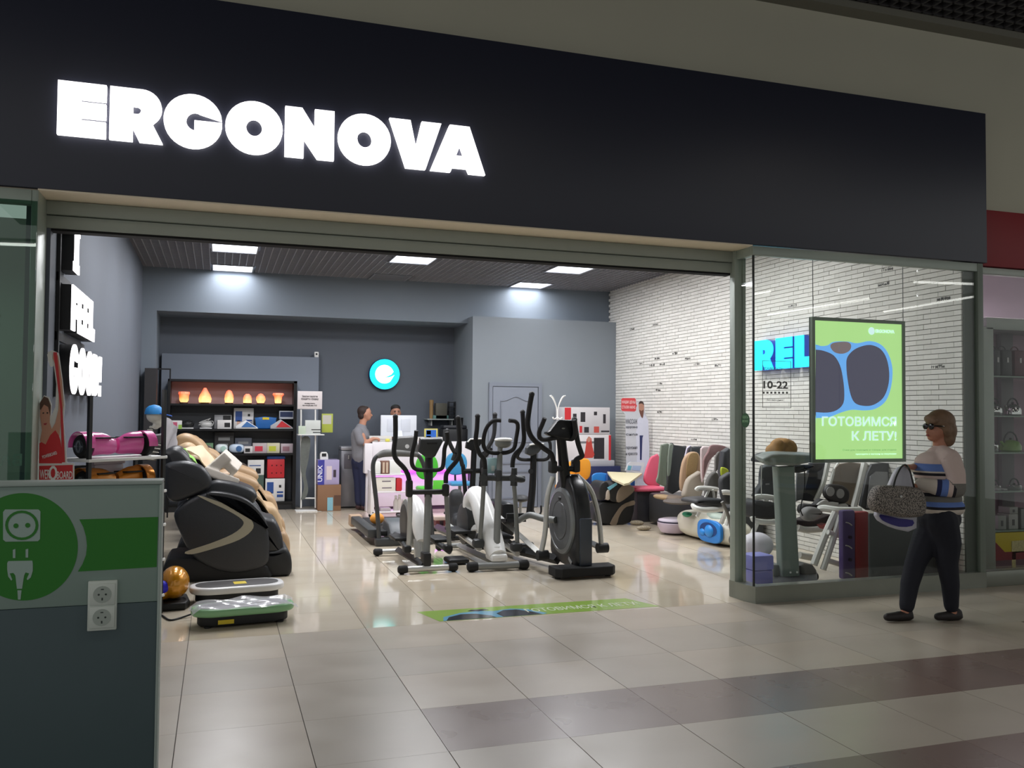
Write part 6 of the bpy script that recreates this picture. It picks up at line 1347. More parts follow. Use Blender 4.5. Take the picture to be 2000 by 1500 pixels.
# its long axis runs from back-left to front-right on the floor
ga, gb = F(1310, 1045), F(1424, 1074)
ax_ = (gb-ga); ax_.z = 0; L_ = ax_.length; u = ax_.normalized(); n_ = V((u.y, -u.x, 0)); 
if n_.x < 0: n_ = -n_
R3 = Matrix((u, n_, V((0, 0, 1)))).transposed()
cen = (ga+gb)/2+n_*.21; cen.z = .0
CRM = M((216, 212, 194), .3, coat=.3)
blob('shell', [el(cen-u*L_*.18+V((0, 0, .185)), (L_*.34, .21, .17), 0, R3, .7), el(cen+u*L_*.22+V((0, 0, .16)), (L_*.30, .20, .155), 0, R3, .75)], eg, .014, 3, CRM)
O('badge', MB().ell(cen-u*L_*.24-n_*.165+V((0, 0, .30)), (.11, .05, .035), R3, 20, 10), M((30, 140, 100), .4), eg)
O('top_cover', MB().ell(cen+u*L_*.08+n_*.02+V((0, 0, .31)), (.25, .13, .05), R3, 20, 10, .8), M((190, 205, 190), .35), eg)
O('green_rim', MB().tube([cen+u*(L_*.08+.27*math.cos(a))+n_*(.03+.13*math.sin(a))+V((0, 0, .325)) for a in [k*.3142 for k in range(1, 10)]], .010, 6), M((30, 120, 70), .4), eg)
ff = cen+u*L_*.20-n_*.19
O('foot_well', MB().prism([ff+u*(.25*math.copysign(abs(math.cos(a))**.6, math.cos(a)))+V((0, 0, .165+.135*math.copysign(abs(math.sin(a))**.6, math.sin(a)))) for a in [k*math.pi/14 for k in range(28)]], -n_*.045, 0, .012), M((36, 128, 210), .35), eg)
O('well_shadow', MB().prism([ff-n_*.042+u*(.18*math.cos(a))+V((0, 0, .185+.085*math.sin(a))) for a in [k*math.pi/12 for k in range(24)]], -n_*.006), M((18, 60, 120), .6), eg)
O('foot_lobe', MB().ell(ff-n_*.045+V((0, 0, .17))+u*.02, (.09, .04, .075), R3), M((44, 140, 220), .35), eg)
O('foot_lobe', MB().ell(ff-n_*.04+V((0, 0, .14))-u*.13, (.06, .03, .045), R3), M((44, 140, 220), .35), eg)
O('side_wheel', MB().lathe(cen+u*(L_*.47)-n_*.12+V((0, 0, .11)), [(.07, 0), (.07, .03)], 18, tuple(u)), M((86, 84, 78), .6), eg)
# ================================================================ BEHIND THE SHOP WINDOW
WP = M((222, 222, 216), .4)
def frame_tube(root, nm, pts, Y, r=.022, mat=WP, fl=1.0, fn=k1):
    P = [fn(p[0], p[1], p[2] if len(p) > 2 else Y) for p in pts]; return O(nm, MB().tube(P, r, 8, 3, False, fl), mat, root)
# recliner in the opening
ra = T('garden_armchair', 'white-framed armchair with a grey massage cushion, seen through the open entrance', 'chair', V((5.7, 8.6, 0)))
frame_tube(ra, 'armrest', [(960, 640, 8.5), (985, 622, 8.5), (1080, 620, 8.6), (1195, 632, 8.7)], 8.5, .026, fn=k4)
frame_tube(ra, 'armrest', [(1265, 672, 8.2), (1300, 668, 8.2), (1400, 680, 8.3)], 8.2, .028, fn=k4)
frame_tube(ra, 'arm_support', [(1110, 640), (1085, 690), (1060, 740)], 8.6, .016, fn=k4); frame_tube(ra, 'arm_support', [(1150, 640), (1165, 690), (1170, 750)], 8.6, .014, fn=k4)
frame_tube(ra, 'seat_frame', [(925, 820, 8.5), (945, 850, 8.4), (1040, 875, 8.35), (1170, 870, 8.4), (1290, 860, 8.5)], 8.4, .03, fn=k4)
frame_tube(ra, 'leg', [(1000, 880), (985, 920), (965, 955)], 8.6, .02, fn=k4); frame_tube(ra, 'leg', [(1310, 870), (1280, 960), (1250, 1040)], 8.35, .024, fn=k4)
frame_tube(ra, 'leg', [(1370, 900), (1340, 980), (1320, 1060)], 8.2, .024, fn=k4)
O('seat_cushion', MB().prism([k4(x, y, 8.4) for x, y in ((960, 780), (1000, 755), (1150, 745), (1290, 760), (1300, 830), (1150, 840), (980, 815))], (.0, .35, 0), 3, .03), M((50, 50, 52), .6), ra)
O('back_cushion', MB().prism([k4(x, y, 8.7) for x, y in ((1080, 600), (1120, 480), (1190, 430), (1230, 500), (1215, 640), (1190, 760), (1080, 750))], (.03, .1, 0), 3, .02), M((90, 88, 84), .8), ra)
rb2 = T('recliner', 'dark recliner pad with white armrest next to the entrance jamb', 'chair', V((5.9, 8.1, 0)))
O('backrest', MB().prism([k4(x, y, 8.3) for x, y in ((1255, 620), (1250, 520), (1300, 470), (1400, 440), (1420, 640), (1390, 800), (1290, 790))], (.03, .12, 0), 2, .03), M((58, 60, 62), .6), rb2)
frame_tube(rb2, 'leg', [(1400, 900), (1370, 1000), (1350, 1090)], 8.0, .022, fn=k4)
frame_tube(rb2, 'strap_bar', [(1262, 780), (1320, 900), (1360, 1060), (1385, 1220)], 7.9, .018, M((110, 108, 100), .5), fn=k4)
# chair A behind the glass
ca = T('recliner', 'white-framed recliner with black padded seat behind the grey treadmill post', 'chair', V((5.6, 7.8, 0)))
O('backrest', MB().prism([k1(x, y, 7.9) for x, y in ((160, 520), (225, 400), (240, 240), (370, 235), (385, 400), (385, 515))], (.03, .12, 0), 2, .02), M((60, 63, 66), .6), ca)
O('head_pillow', MB().prism([k1(x, y, 7.85) for x, y in ((235, 250), (355, 245), (350, 360), (240, 365))], (.0, .06, 0), 3, .02), M((50, 52, 55), .6), ca)
O('back_label', MB().prism([k1(x, y, 7.87) for x, y in ((260, 396), (295, 394), (295, 406), (260, 408))], (0, .004, 0)), M((150, 152, 156), .5), ca)
frame_tube(ca, 'armrest', [(155, 530, 7.6), (180, 517, 7.6), (280, 520, 7.6), (390, 540, 7.65)], 7.6, .028)
frame_tube(ca, 'arm_support', [(270, 540), (245, 590), (230, 630)], 7.6, .022); frame_tube(ca, 'arm_support', [(330, 560), (350, 610), (350, 650)], 7.6, .018)
O('seat_cushion', MB().prism([k1(x, y, 7.55) for x, y in ((150, 650), (155, 570), (250, 560), (385, 590), (390, 715), (250, 725), (160, 710))], (0, .4, 0), 3, .03), M((46, 47, 50), .6), ca)
frame_tube(ca, 'seat_frame', [(140, 700), (160, 735), (270, 750), (395, 740)], 7.5, .028)
frame_tube(ca, 'leg', [(180, 755), (150, 830), (110, 900)], 7.5, .024); frame_tube(ca, 'runner', [(280, 975), (340, 985), (400, 990)], 7.6, .026); frame_tube(ca, 'leg', [(410, 960), (395, 1040), (375, 1045)], 7.5, .024)
# chair B with pillow and neck massager
cb2 = T('recliner', 'white-framed recliner with a tall beige back and a massage pillow on it', 'chair', V((5.9, 7.5, 0)))
O('backrest', MB().prism([k1(x, y, 7.65) for x, y in ((850, 410), (880, 300), (930, 215), (1130, 212), (1125, 330), (1070, 560), (1030, 620), (850, 600), (800, 560))], (.03, .03, 0), 2, .01), M((150, 136, 122), .75), cb2)
frame_tube(cb2, 'back_frame', [(850, 410, 7.64), (880, 290, 7.66), (925, 212, 7.68)], 7.6, .018); frame_tube(cb2, 'back_frame', [(1165, 210, 7.62), (1120, 400, 7.58), (1065, 620, 7.52)], 7.6, .034)
frame_tube(cb2, 'seat_frame', [(550, 800), (640, 820), (810, 805)], 7.5, .034); frame_tube(cb2, 'armrest', [(750, 630, 7.35), (800, 622, 7.3), (930, 640, 7.2), (1130, 640, 7.15)], 7.3, .034)
frame_tube(cb2, 'leg', [(900, 660, 7.15), (800, 880, 7.15), (700, 1140, 7.15)], 7.2, .036); frame_tube(cb2, 'leg', [(945, 690), (880, 900), (785, 1185)], 7.1, .030)
frame_tube(cb2, 'crossbar', [(830, 840), (950, 880)], 7.1, .024); frame_tube(cb2, 'crossbar', [(830, 1100), (960, 1140)], 7.1, .026); frame_tube(cb2, 'runner', [(570, 1050), (710, 1080)], 7.4, .034)
O('red_seat', MB().prism([k1(x, y, 7.15) for x, y in ((840, 790), (880, 775), (955, 785), (960, 835), (870, 828))], (0, .2, 0), 0, .015), M((140, 30, 40), .6), cb2)
O('seat_pad', MB().prism([k1(x, y, 7.5) for x, y in ((555, 730), (700, 740), (860, 680), (850, 770), (700, 790), (560, 785))], (0, .3, 0), 2, .02), M((44, 30, 32), .6), cb2)
mp = T('massage_pillow', 'black massage pillow with two round grey pads on the beige recliner', 'massager', k1(920, 560, 7.45))
O('pillow_body', MB().prism([k1(x, y, 7.4) for x, y in ((815, 470), (850, 410), (920, 405), (990, 420), (1035, 470), (1030, 550), (980, 580), (900, 565), (830, 530))], (0, .08, 0), 3, .03), M((34, 30, 32), .5), mp)
for cx_, cy_ in ((850, 468), (940, 487)):
    O('round_pad', MB().lathe(k1(cx_, cy_, 7.40), [(.048, 0), (.048, .008), (.036, .014)], 24, (0, -1, 0)), M((150, 148, 148), .6), mp)
nm_ = T('shoulder_massager', 'grey and white padded shoulder massager lying on the recliner seat', 'massager', k1(700, 700, 7.35))
O('grey_cushion', MB().prism([k1(x, y, 7.3) for x, y in ((630, 660), (680, 615), (760, 625), (800, 680), (740, 730), (670, 745), (635, 720))], (0, .12, 0), 3, .04), M((140, 138, 138), .7), nm_)
O('dark_cushion', MB().prism([k1(x, y, 7.42) for x, y in ((590, 640), (620, 585), (720, 590), (770, 540), (840, 545), (1020, 580), (1035, 620), (800, 640), (700, 620), (620, 680))], (0, .1, 0), 3, .03), M((46, 44, 46), .7), nm_)
O('white_strap', MB().prism([k1(x, y, 7.38) for x, y in ((735, 590), (800, 545), (840, 560), (800, 600))], (0, .03, 0), 2, .01).prism([k1(x, y, 7.38) for x, y in ((820, 570), (930, 570), (900, 615), (800, 612))], (0, .03, 0), 2, .01).prism([k1(x, y, 7.38) for x, y in ((925, 590), (1000, 580), (1020, 615), (930, 618))], (0, .03, 0), 2, .01), M((186, 184, 182), .6), nm_)
# leaning reclining backs (navy/white and black/white)
for k, (lab, outer, inner, Y, mo_, mi_) in enumerate((('dark blue reclining lounger back with a white side rail, partly behind the poster', [(590, 550), (660, 210), (850, 205), (815, 330), (700, 565)], [(535, 560), (545, 300), (660, 300), (600, 540)], 7.75, M((40, 44, 54), .5), M((120, 122, 126), .6)),
        ('black and pale grey reclining back standing right of the beige recliner', [(1120, 600), (1190, 300), (1230, 220), (1330, 205), (1450, 215), (1460, 640), (1180, 640)], [(1185, 620), (1215, 330), (1270, 285), (1380, 290), (1400, 640)], 7.3, M((40, 42, 46), .5), M((150, 150, 154), .6)))):
    o_ = T('lounger', lab, 'lounger', k1(outer[0][0], outer[0][1], Y))
    O('shell', MB().prism([k1(x, y, Y) for x, y in outer], (.03, .06, 0), 1, .015), mo_, o_); O('inner_panel', MB().prism([k1(x, y, Y-.02) for x, y in inner], (.01, .03, 0), 0, .008), mi_, o_)
    if k == 0: frame_tube(o_, 'side_rail', [(720, 550), (790, 380), (830, 205)], 7.7, .026)
# grey folding treadmill with a tall column
tg = T('treadmill', 'grey treadmill with one tall tapered column standing right behind the window', 'exercise machine', V((5.05, 7.2, 0)))
yg = 6.95
TG = M((128, 140, 134), .45)
O('column', MB().prism([k1(x, y, yg) for x, y in ((370, 245), (530, 235), (548, 700), (585, 1360), (420, 1370), (395, 700))], (0, .10, 0), 0, .02), TG, tg)
O('console', MB().prism([k1(x, y, yg-.03) for x, y in ((245, 175), (330, 135), (420, 128), (700, 140), (860, 150), (860, 195), (700, 205), (520, 240), (420, 235), (290, 235), (250, 205))], (0, .16, .03), 0, .03), M((142, 150, 146), .4), tg)
O('side_grip', MB().prism([k1(x, y, yg+.1) for x, y in ((530, 240), (700, 225), (700, 250), (620, 290), (540, 300))], (0, .1, 0), 2, .02), DGR, tg)
O('base', MB().prism([F(1440+x/4.6875, 860+y/4.6875, .02) for x, y in ((330, 1368), (735, 1340), (730, 1250), (330, 1260))], (0, 0, .05), 0, .01), DGR, tg)
O('motor_cover', MB().prism([k1(x, y, yg+.05) for x, y in ((575, 1150), (620, 1125), (700, 1140), (735, 1190), (740, 1310), (590, 1330))], (0, .3, 0), 0, .03), M((84, 82, 80), .5), tg)
O('side_cover', MB().prism([k1(x, y, yg+.05) for x, y in ((330, 1140), (415, 1140), (425, 1340), (330, 1345))], (0, .3, 0), 0, .02), M((130, 134, 130), .5), tg)
cv = k1(710, 1325, yg+.1); cv.z = .035; O('castor', MB().cyl(cv+V((-.02, 0, 0)), cv+V((.02, 0, 0)), .034, 14), BLK, tg)
bl = MB()
for x, y in ((487, 1210), (548, 1208), (490, 1283), (552, 1280)): bl.cyl(k1(x, y, yg-.002), k1(x, y, yg-.01), .010, 10)
O('bolt', bl, SIL, tg, kind='stuff')
O('cable', MB().tube([k1(615, 240, yg+.1), k1(615, 440, yg+.12), k1(580, 620, yg+.12), k1(600, 690, yg+.12)], .006, 6, 4), BLK, tg)
O('safety_cord', MB().tube([k1(222, 230, yg), k1(218, 380, yg), k1(222, 520, yg)], .004, 5), WHT, tg)
blob('straw_hat', [el(k1(400, 70, 7.25), (.11, .12, .10)), el(k1(340, 95, 7.2), (.08, .10, .07)), el(k1(460, 75, 7.2), (.09, .1, .09)), el(k1(430, 45, 7.2), (.07, .1, .07)), el(k1(375, 55, 7.15), (.06, .07, .07))], None, .012, 2, M((166, 124, 70), .9, var=.35, scale=18, bump=.4), label='crumpled golden brown knitted throw on top of the black lounger behind the treadmill', cat='throw')
O('lounger_headrest', MB().prism([k1(x, y, 7.2) for x, y in ((225, 200), (240, 150), (300, 118), (420, 110), (640, 125), (690, 140), (690, 180), (300, 200))], (0, .2, 0), 2, .03), M((38, 40, 44), .5), None, 'black curved lounger headrest under the golden throw', 'headrest')
blob('fitness_ball', [el(V((k1(180, 960, 7.3).x, 7.3, k1(180, 960, 7.3).z)), (.165, .14, .125))], None, .016, 1, M((222, 218, 226), .5), label='pale white cushion ball resting on the violet bin behind the window', cat='ball')
vb = T('storage_bin', 'violet-blue lidded plastic bin at the corner of the shop window', 'bin', k1(210, 1360, 6.75)-V((0, 0, k1(210, 1360, 6.75).z)))
va, vb1 = k1(85, 1100, 6.72).x, k1(330, 1100, 6.72).x; vz = k1(200, 1055, 6.72).z
VB = M((122, 122, 186), .5)
O('bin_body', MB().rbox(4.50, vb1, 6.72, 6.92, .0, vz-.135, .012), VB, vb); O('lid', MB().rbox(4.495, vb1+.005, 6.71, 6.925, vz-.135, vz, .02), M((134, 136, 204), .5), vb)
gc = plate('green_cloth', 'dark green cloth hanging at the edge of the shop window', 'cloth', [(1395, 250), (1440, 240), (1465, 300), (1480, 400), (1450, 500), (1395, 520)], 8.0, M((44, 88, 70), .8), .04)
plate('yellow_green_cloth', 'striped yellow-green cloth hanging below the dark green one', 'cloth', [(1430, 420), (1480, 420), (1500, 470), (1460, 530), (1440, 560), (1425, 500)], 7.9, M((130, 130, 60), .8, var=.6, scale=30), .03)
# folded massage tables standing on edge
def tbl(lab, xa, xb, yt_, Y, d, mt, extra=None):
    a, b = A(xa, 1000, Y).x, A(xb, 1000, Y).x; z = A(xa, yt_, Y).z
    root = T('folded_massage_table', lab, 'massage table', V(((a+b)/2, Y, 0))); O('padded_leaf', MB().rbox(a, b, Y, Y+d, .02, z, .02), mt, root)
    for yy in ((Y+.05, Y+d-.05) if d > .1 else (Y+d/2,)): O('foot', MB().cyl(((a+b)/2, yy, 0), ((a+b)/2, yy, .025), .02, 10), RUB, root)
    return root
t1 = tbl('purple folded massage table standing on edge, leftmost of the three', 1646, 1671, 997, 6.9, .07, M((84, 66, 118), .5))
ha = MB()
for yy in (1022, 1067, 1120): ha.tube([A(1650, yy-2, 6.9)+V((0, -.012, 0)), A(1658, yy, 6.885), A(1662, yy+4, 6.9)+V((0, -.012, 0))], .006, 6, 3)
O('clasp', ha, M((190, 188, 186), .35, .7), t1, kind='stuff')
kn = MB()
for yy in (1049, 1093): kn.cyl(A(1659, yy, 6.9), A(1659, yy, 6.9)+V((0, -.02, 0)), .016, 12)
O('knob', kn, M((40, 20, 50), .5), t1, kind='stuff')
tbl('dark red folded massage table standing on edge, in the middle', 1671, 1698, 1000, 6.9, .08, M((148, 46, 52), .5))
tbl('wide charcoal folded massage table behind the walking woman', 1699, 1845, 1003, 6.55, .035, M((58, 62, 64), .5))
rc = T('fire_extinguisher', 'red fire extinguisher on the floor by the brick wall behind the woman', 'fire extinguisher', V((6.38, 6.46, 0)))
ex = min(A(1869, 1100, 6.46).x, 6.41)
O('cylinder', MB().lathe((ex, 6.46, 0), [(.062, 0), (.065, .02), (.065, .26), (.045, .31), (.022, .33)], 18), M((160, 34, 36), .4), rc); O('valve', MB().rbox(ex-.025, ex+.025, 6.44, 6.48, .33, .37, .008).tube([(ex, 6.46, .37), (ex-.06, 6.46, .40)], .01, 6), BLK, rc)
# ================================================================ RIGHT-HAND NEIGHBOUR SHOP
YN = 6.75
dn = T('glass_showcase', 'pale metal showcase full of bags, chrome kettles and small boxes in the neighbouring shop', 'showcase', V((7.7, 6.9, 0)))
nx0 = A(1941, 800, YN).x; zt2 = A(1950, 640, YN).z
O('post', MB().rbox(A(1919, 900, YN).x, A(1943, 900, YN).x, YN, YN+.06, 0, zt2, .004), M((150, 158, 150), .4, .3), dn); O('post', MB().rbox(nx0+1.3, nx0+1.36, YN, YN+.06, 0, zt2, .004), M((150, 158, 150), .4, .3), dn)
O('top_beam', MB().rbox(nx0-.08, nx0+1.36, YN, YN+.4, zt2-.02, zt2+.10, .004), M((150, 156, 150), .4, .3), dn)
O('back_panel', MB().box(nx0-.02, nx0+1.34, YN+.40, YN+.42, 0, zt2), M((160, 132, 146), .7), dn)
O('centre_post', MB().rbox(A(1962, 900, YN+.3).x, A(1986, 900, YN+.3).x, YN+.33, YN+.38, .6, zt2, .004), M((104, 100, 104), .5), dn)
sy = [734, 812, 884, 960, 1037]
shz = [A(1960, y, YN).z for y in sy]
for z in shz: O('glass_shelf', MB().box(nx0, nx0+1.3, YN+.01, YN+.33, z-.012, z), M((130, 150, 138), .2), dn)
O('lower_panel', MB().rbox(nx0, nx0+1.3, YN+.02, YN+.04, .16, shz[4]-.02, .003), M((196, 176, 30), .5), dn)
O('red_corner', MB().prism([(nx0, YN+.015, .14), (nx0+1.3, YN+.015, .14), (nx0+1.3, YN+.015, .22), (nx0+.14, YN+.015, .22), (nx0, YN+.015, .34)], (0, .004, 0)), M((120, 24, 36), .5), dn)
O('printed_strip', MB().prism([A(x, y, YN+.015) for x, y in ((1976, 1057), (2000, 1055), (2000, 1078), (1984, 1080), (1984, 1110), (1977, 1110))], (0, .004, 0)), M((190, 180, 130), .5, var=.6, scale=60), dn)
def shop_x(px): return A(px, 900, YN+.1).x
for k, (px, w, lab, c) in enumerate(((1942, 12, 'narrow black bag at the left of the top showcase shelf', (36, 40, 44)), (1957, 20, 'black shoulder bag in the middle of the top showcase shelf', (30, 30, 34)), (1981, 22, 'dark red bag on the top showcase shelf', (80, 20, 40)))):
    x0, x1 = shop_x(px), shop_x(px+w); r_ = T('handbag', lab, 'bag', V(((x0+x1)/2, YN+.15, shz[0]+.001)), None)
    O('bag_body', MB().rbox(x0, x1, YN+.08, YN+.22, shz[0]+.001, shz[0]+.27, .02), M(c, .5), r_); O('handle', MB().tube([((x0+x1)/2+.05*math.cos(a), YN+.15, shz[0]+.26+.05*math.sin(a)) for a in [k_*math.pi/6 for k_ in range(7)]], .006, 6), M(c, .5), r_)
    O('bag_tag', MB().box((x0+x1)/2-.01, (x0+x1)/2+.01, YN+.075, YN+.08, shz[0]+.14, shz[0]+.19), M((190, 190, 190), .5), r_)
def pot(lab, cat, px, k, r, h, mt, hm=BLK, kettle=True):
    c = V((shop_x(px), YN+.16, shz[k]+.001)); root = T('kettle' if kettle else 'cooking_pot', lab, cat, c)
    O('pot_body', MB().lathe(c, [(r*.85, 0), (r, .015), (r, h*.5), (r*.75, h*.85), (r*.3, h)] if kettle else [(r*.9, 0), (r, .01), (r, h), (r*.95, h), (r*.9, h*.9)], 20), mt, root)
    O('lid_knob', MB().ell(c+V((0, 0, h+.01)), (.014, .014, .012), None, 10, 6), hm, root)
    O('handle', MB().tube([c+V((r*.9*math.cos(a), 0, h*.75+r*1.1*math.sin(a))) for a in [k_*math.pi/8 for k_ in range(9)]], .008, 6), hm, root)
    if kettle: O('spout', MB().tube([c+V((-r*.8, 0, h*.45)), c+V((-r*1.3, 0, h*.85))], [.02, .012], 8), mt, root)
CHR = M((200, 200, 200), .08, 1)
pot('polished kettle with black bail handle at the left of the second showcase shelf', 'kettle', 1953, 1, .075, .12, CHR); pot('polished kettle partly cut off at the right of the second showcase shelf', 'kettle', 1989, 1, .08, .12, CHR)
pot('green kettle with black arched handle on the third showcase shelf', 'kettle', 1984, 2, .10, .12, M((110, 150, 60), .3)); pot('small glass-lidded pan left of the green kettle', 'pan', 1948, 2, .06, .07, CHR, BLK, False)
pot('small glossy pan at the left of the fourth showcase shelf', 'pan', 1952, 3, .06, .045, CHR, BLK, False); pot('small glossy pan at the right of the fourth showcase shelf', 'pan', 1990, 3, .07, .045, CHR, BLK, False)
for px, w, h, z, lab in ((1943, 17, .16, shz[3]-.0-.0, None),):
    pass
for k, (px, w, zz_, h, c, lab) in enumerate(((1945, 16, shz[4], .14, (150, 152, 150), 'grey white box at the left of the lowest showcase shelf'), (1966, 18, shz[4], .15, (168, 168, 166), 'white box beside it on the lowest showcase shelf'), (1990, 16, shz[4], .20, (140, 140, 142), 'tall grey box at the right of the lowest showcase shelf'), (1968, 16, shz[4]+.151, .07, (160, 160, 158), 'flat pale box lying on the white box in the showcase'), (1944, 20, shz[3]+.08-.08, .02, (150, 150, 150), 'flat tray on the fourth showcase shelf'))):
    x0, x1 = shop_x(px), shop_x(px+w); r_ = T('small_box', lab, 'box', V(((x0+x1)/2, YN+.1, zz_+.001)))
    O('carton', MB().rbox(x0, x1, YN+.08, YN+.22, zz_+.001, zz_+h, .004), M(c, .5), r_); O('printed_picture', MB().box(x0+(x1-x0)*.35, x0+(x1-x0)*.6, YN+.077, YN+.08, zz_+h*.25, zz_+h*.65), M((90, 90, 92), .5), r_)
nl = T('ceiling_lamp', 'bright ceiling lamp panel inside the neighbouring shop', 'lamp', V((7.9, 8.0, 3.5)))
pz = B(1993, 571, 8.0); O('diffuser', MB().box(7.6, 8.6, pz.y, pz.y+.5, 3.50, 3.52), M((255, 245, 255), .5, emit=4), nl); O('lamp_frame', MB().box(7.58, 8.62, pz.y-.02, pz.y+.52, 3.52, 3.55), WHT, nl)

# ================================================================ PEOPLE
def tubemesh(P, R, n=12, sub=4): return MB().tube(P, R, n, sub)
SKN = M((178, 122, 98), .55, var=.03)
# ---- the walking woman, seen in left profile
wr_ = T('person', 'woman in a striped jumper and dark jeans walking left past the window with a handbag', 'person', V((5.25, 5.44, 0)))
yw = 5.44
def w3(px, py, dy=0): return A(px, py, yw+dy)
# body: head, neck, torso core, hands, ankles in one surface
hc = w3(1832, 836)
hd_ = [el(hc+V((.005, 0, .008)), (.092, .075, .105)), el(hc+V((-.045, 0, -.035)), (.050, .055, .070)), el(hc+V((-.062, 0, -.078)), (.028, .035, .022)),
       cap(hc+V((-.086, 0, -.004)), .012, hc+V((-.104, 0, -.030)), .013), el(hc+V((-.092, 0, -.056)), (.012, .022, .010)),
       cap(hc+V((.02, 0, -.05)), .052, w3(1836, 882), .056), el(hc+V((.0, -.073, -.012)), (.016, .010, .026))]
sh_n, sh_f = w3(1856, 897, -.15), w3(1830, 897, .16)
hip = w3(1838, 1005)
torso = [cap(w3(1834, 905), .08, w3(1838, 955), .085), cap(w3(1838, 955), .085, hip, .09)]
# hands: right hand gripping the bag handles, left hand in the near sleeve
def hand(wrist, knuck, curl, r=.009, thumb=None):
    wrist, knuck, curl = V(wrist), V(knuck), V(curl).normalized()
    d = (knuck-wrist).normalized(); side = d.cross(curl).normalized(); out = []
    out.append(cap(wrist, .024, knuck, .020)); out.append(cap(wrist+side*.012, .022, knuck+side*.022, .015)); out.append(cap(wrist-side*.012, .022, knuck-side*.022, .015))
    for k, (o_, ln) in enumerate(((-.030, .036), (-.010, .044), (.010, .041), (.029, .032))):
        a = knuck+side*o_; b_ = a+d*ln*.7+curl*ln*.35; c_ = b_+curl*ln*.8; e_ = c_-d*ln*.6+curl*.004
        out += [cap(a, r*1.1, b_, r), cap(b_, r, c_, r*.92), cap(c_, r*.92, e_, r*.8)]
    ta = wrist+(knuck-wrist)*.35-side*.028; tb_ = ta+d*.035-side*.018+curl*.012; tc = tb_+d*.025+curl*.022
    out += [cap(ta, r*1.3, tb_, r*1.15), cap(tb_, r*1.15, tc, r)]
    return out
hw = w3(1779, 914, .06); hk = w3(1771, 916, .04)
rh = hand(w3(1786, 912, .08), w3(1771, 912, .02), (0, 0, -1))
nh = hand(w3(1797, 946, -.035), w3(1785, 950, -.01), (0, 0, -1))
ank = [cap(w3(1771, 1165, .03), .030, w3(1768, 1198, .03), .034), cap(w3(1858, 1165, -.07), .030, w3(1860, 1198, -.07), .036), cap(w3(1768, 1200, .03), .034, w3(1745, 1204, .03), .026), cap(w3(1862, 1200, -.07), .034, w3(1840, 1204, -.07), .026)]
legs_core = [cap(w3(1826, 1015, .06), .06, w3(1788, 1100, .06), .034), cap(w3(1788, 1100, .06), .034, w3(1771, 1165, .03), .028), cap(w3(1838, 1015, -.06), .06, w3(1850, 1098, -.07), .034), cap(w3(1850, 1098, -.07), .034, w3(1858, 1165, -.07), .028)]
arms_core = [cap(sh_n, .038, w3(1866, 948, -.19), .032), cap(w3(1866, 948, -.19), .032, w3(1797, 946, -.035), .026), cap(sh_f, .038, w3(1812, 930, .20), .032), cap(w3(1812, 930, .20), .032, w3(1786, 912, .08), .026)]
blob('body', hd_+torso+rh+nh+ank+legs_core+arms_core, wr_, .0085, 2, SKN)
# striped jumper
def jumper_mat():
    mt = bpy.data.materials.new('striped_knit'); mt.use_nodes = True; nt = mt.node_tree; b = nt.nodes['Principled BSDF']; b.inputs['Roughness'].default_value = .9
    g = nt.nodes.new('ShaderNodeNewGeometry'); sp = nt.nodes.new('ShaderNodeSeparateXYZ'); nt.links.new(g.outputs['Position'], sp.inputs[0])
    return mt, nt, b, sp
def stripe_mat(name, axis_fn, stops):
    """knit with bands along an object-space height attribute stored on the mesh"""
    mt = bpy.data.materials.new(name); mt.use_nodes = True; nt = mt.node_tree; b = nt.nodes['Principled BSDF']; b.inputs['Roughness'].default_value = .9
    at = nt.nodes.new('ShaderNodeAttribute'); at.attribute_name = 'band'
    rp = nt.nodes.new('ShaderNodeValToRGB'); rp.color_ramp.interpolation = 'CONSTANT'; el_ = rp.color_ramp.elements
    while len(el_) > 1: el_.remove(el_[-1])
    el_[0].position = 0; el_[0].color = (*[lin(c) for c in stops[0][1]], 1)
    for p, c in stops[1:]:
        e = el_.new(p); e.color = (*[lin(q) for q in c], 1)
    nt.links.new(at.outputs['Fac'], rp.inputs[0]); nt.links.new(rp.outputs[0], b.inputs['Base Color'])
    nz = nt.nodes.new('ShaderNodeTexNoise'); nz.inputs['Scale'].default_value = 120; tc = nt.nodes.new('ShaderNodeTexCoord'); nt.links.new(tc.outputs['Object'], nz.inputs['Vector'])
    bp_ = nt.nodes.new('ShaderNodeBump'); bp_.inputs['Strength'].default_value = .3; bp_.inputs['Distance'].default_value = .004
    nt.links.new(nz.outputs['Fac'], bp_.inputs['Height']); nt.links.new(bp_.outputs[0], b.inputs['Normal']); return mt
PKC, BLC, CRC, BKC, GYC, NVC = (208, 188, 180), (98, 126, 190), (206, 196, 184), (34, 32, 40), (118, 116, 110), (36, 44, 84)
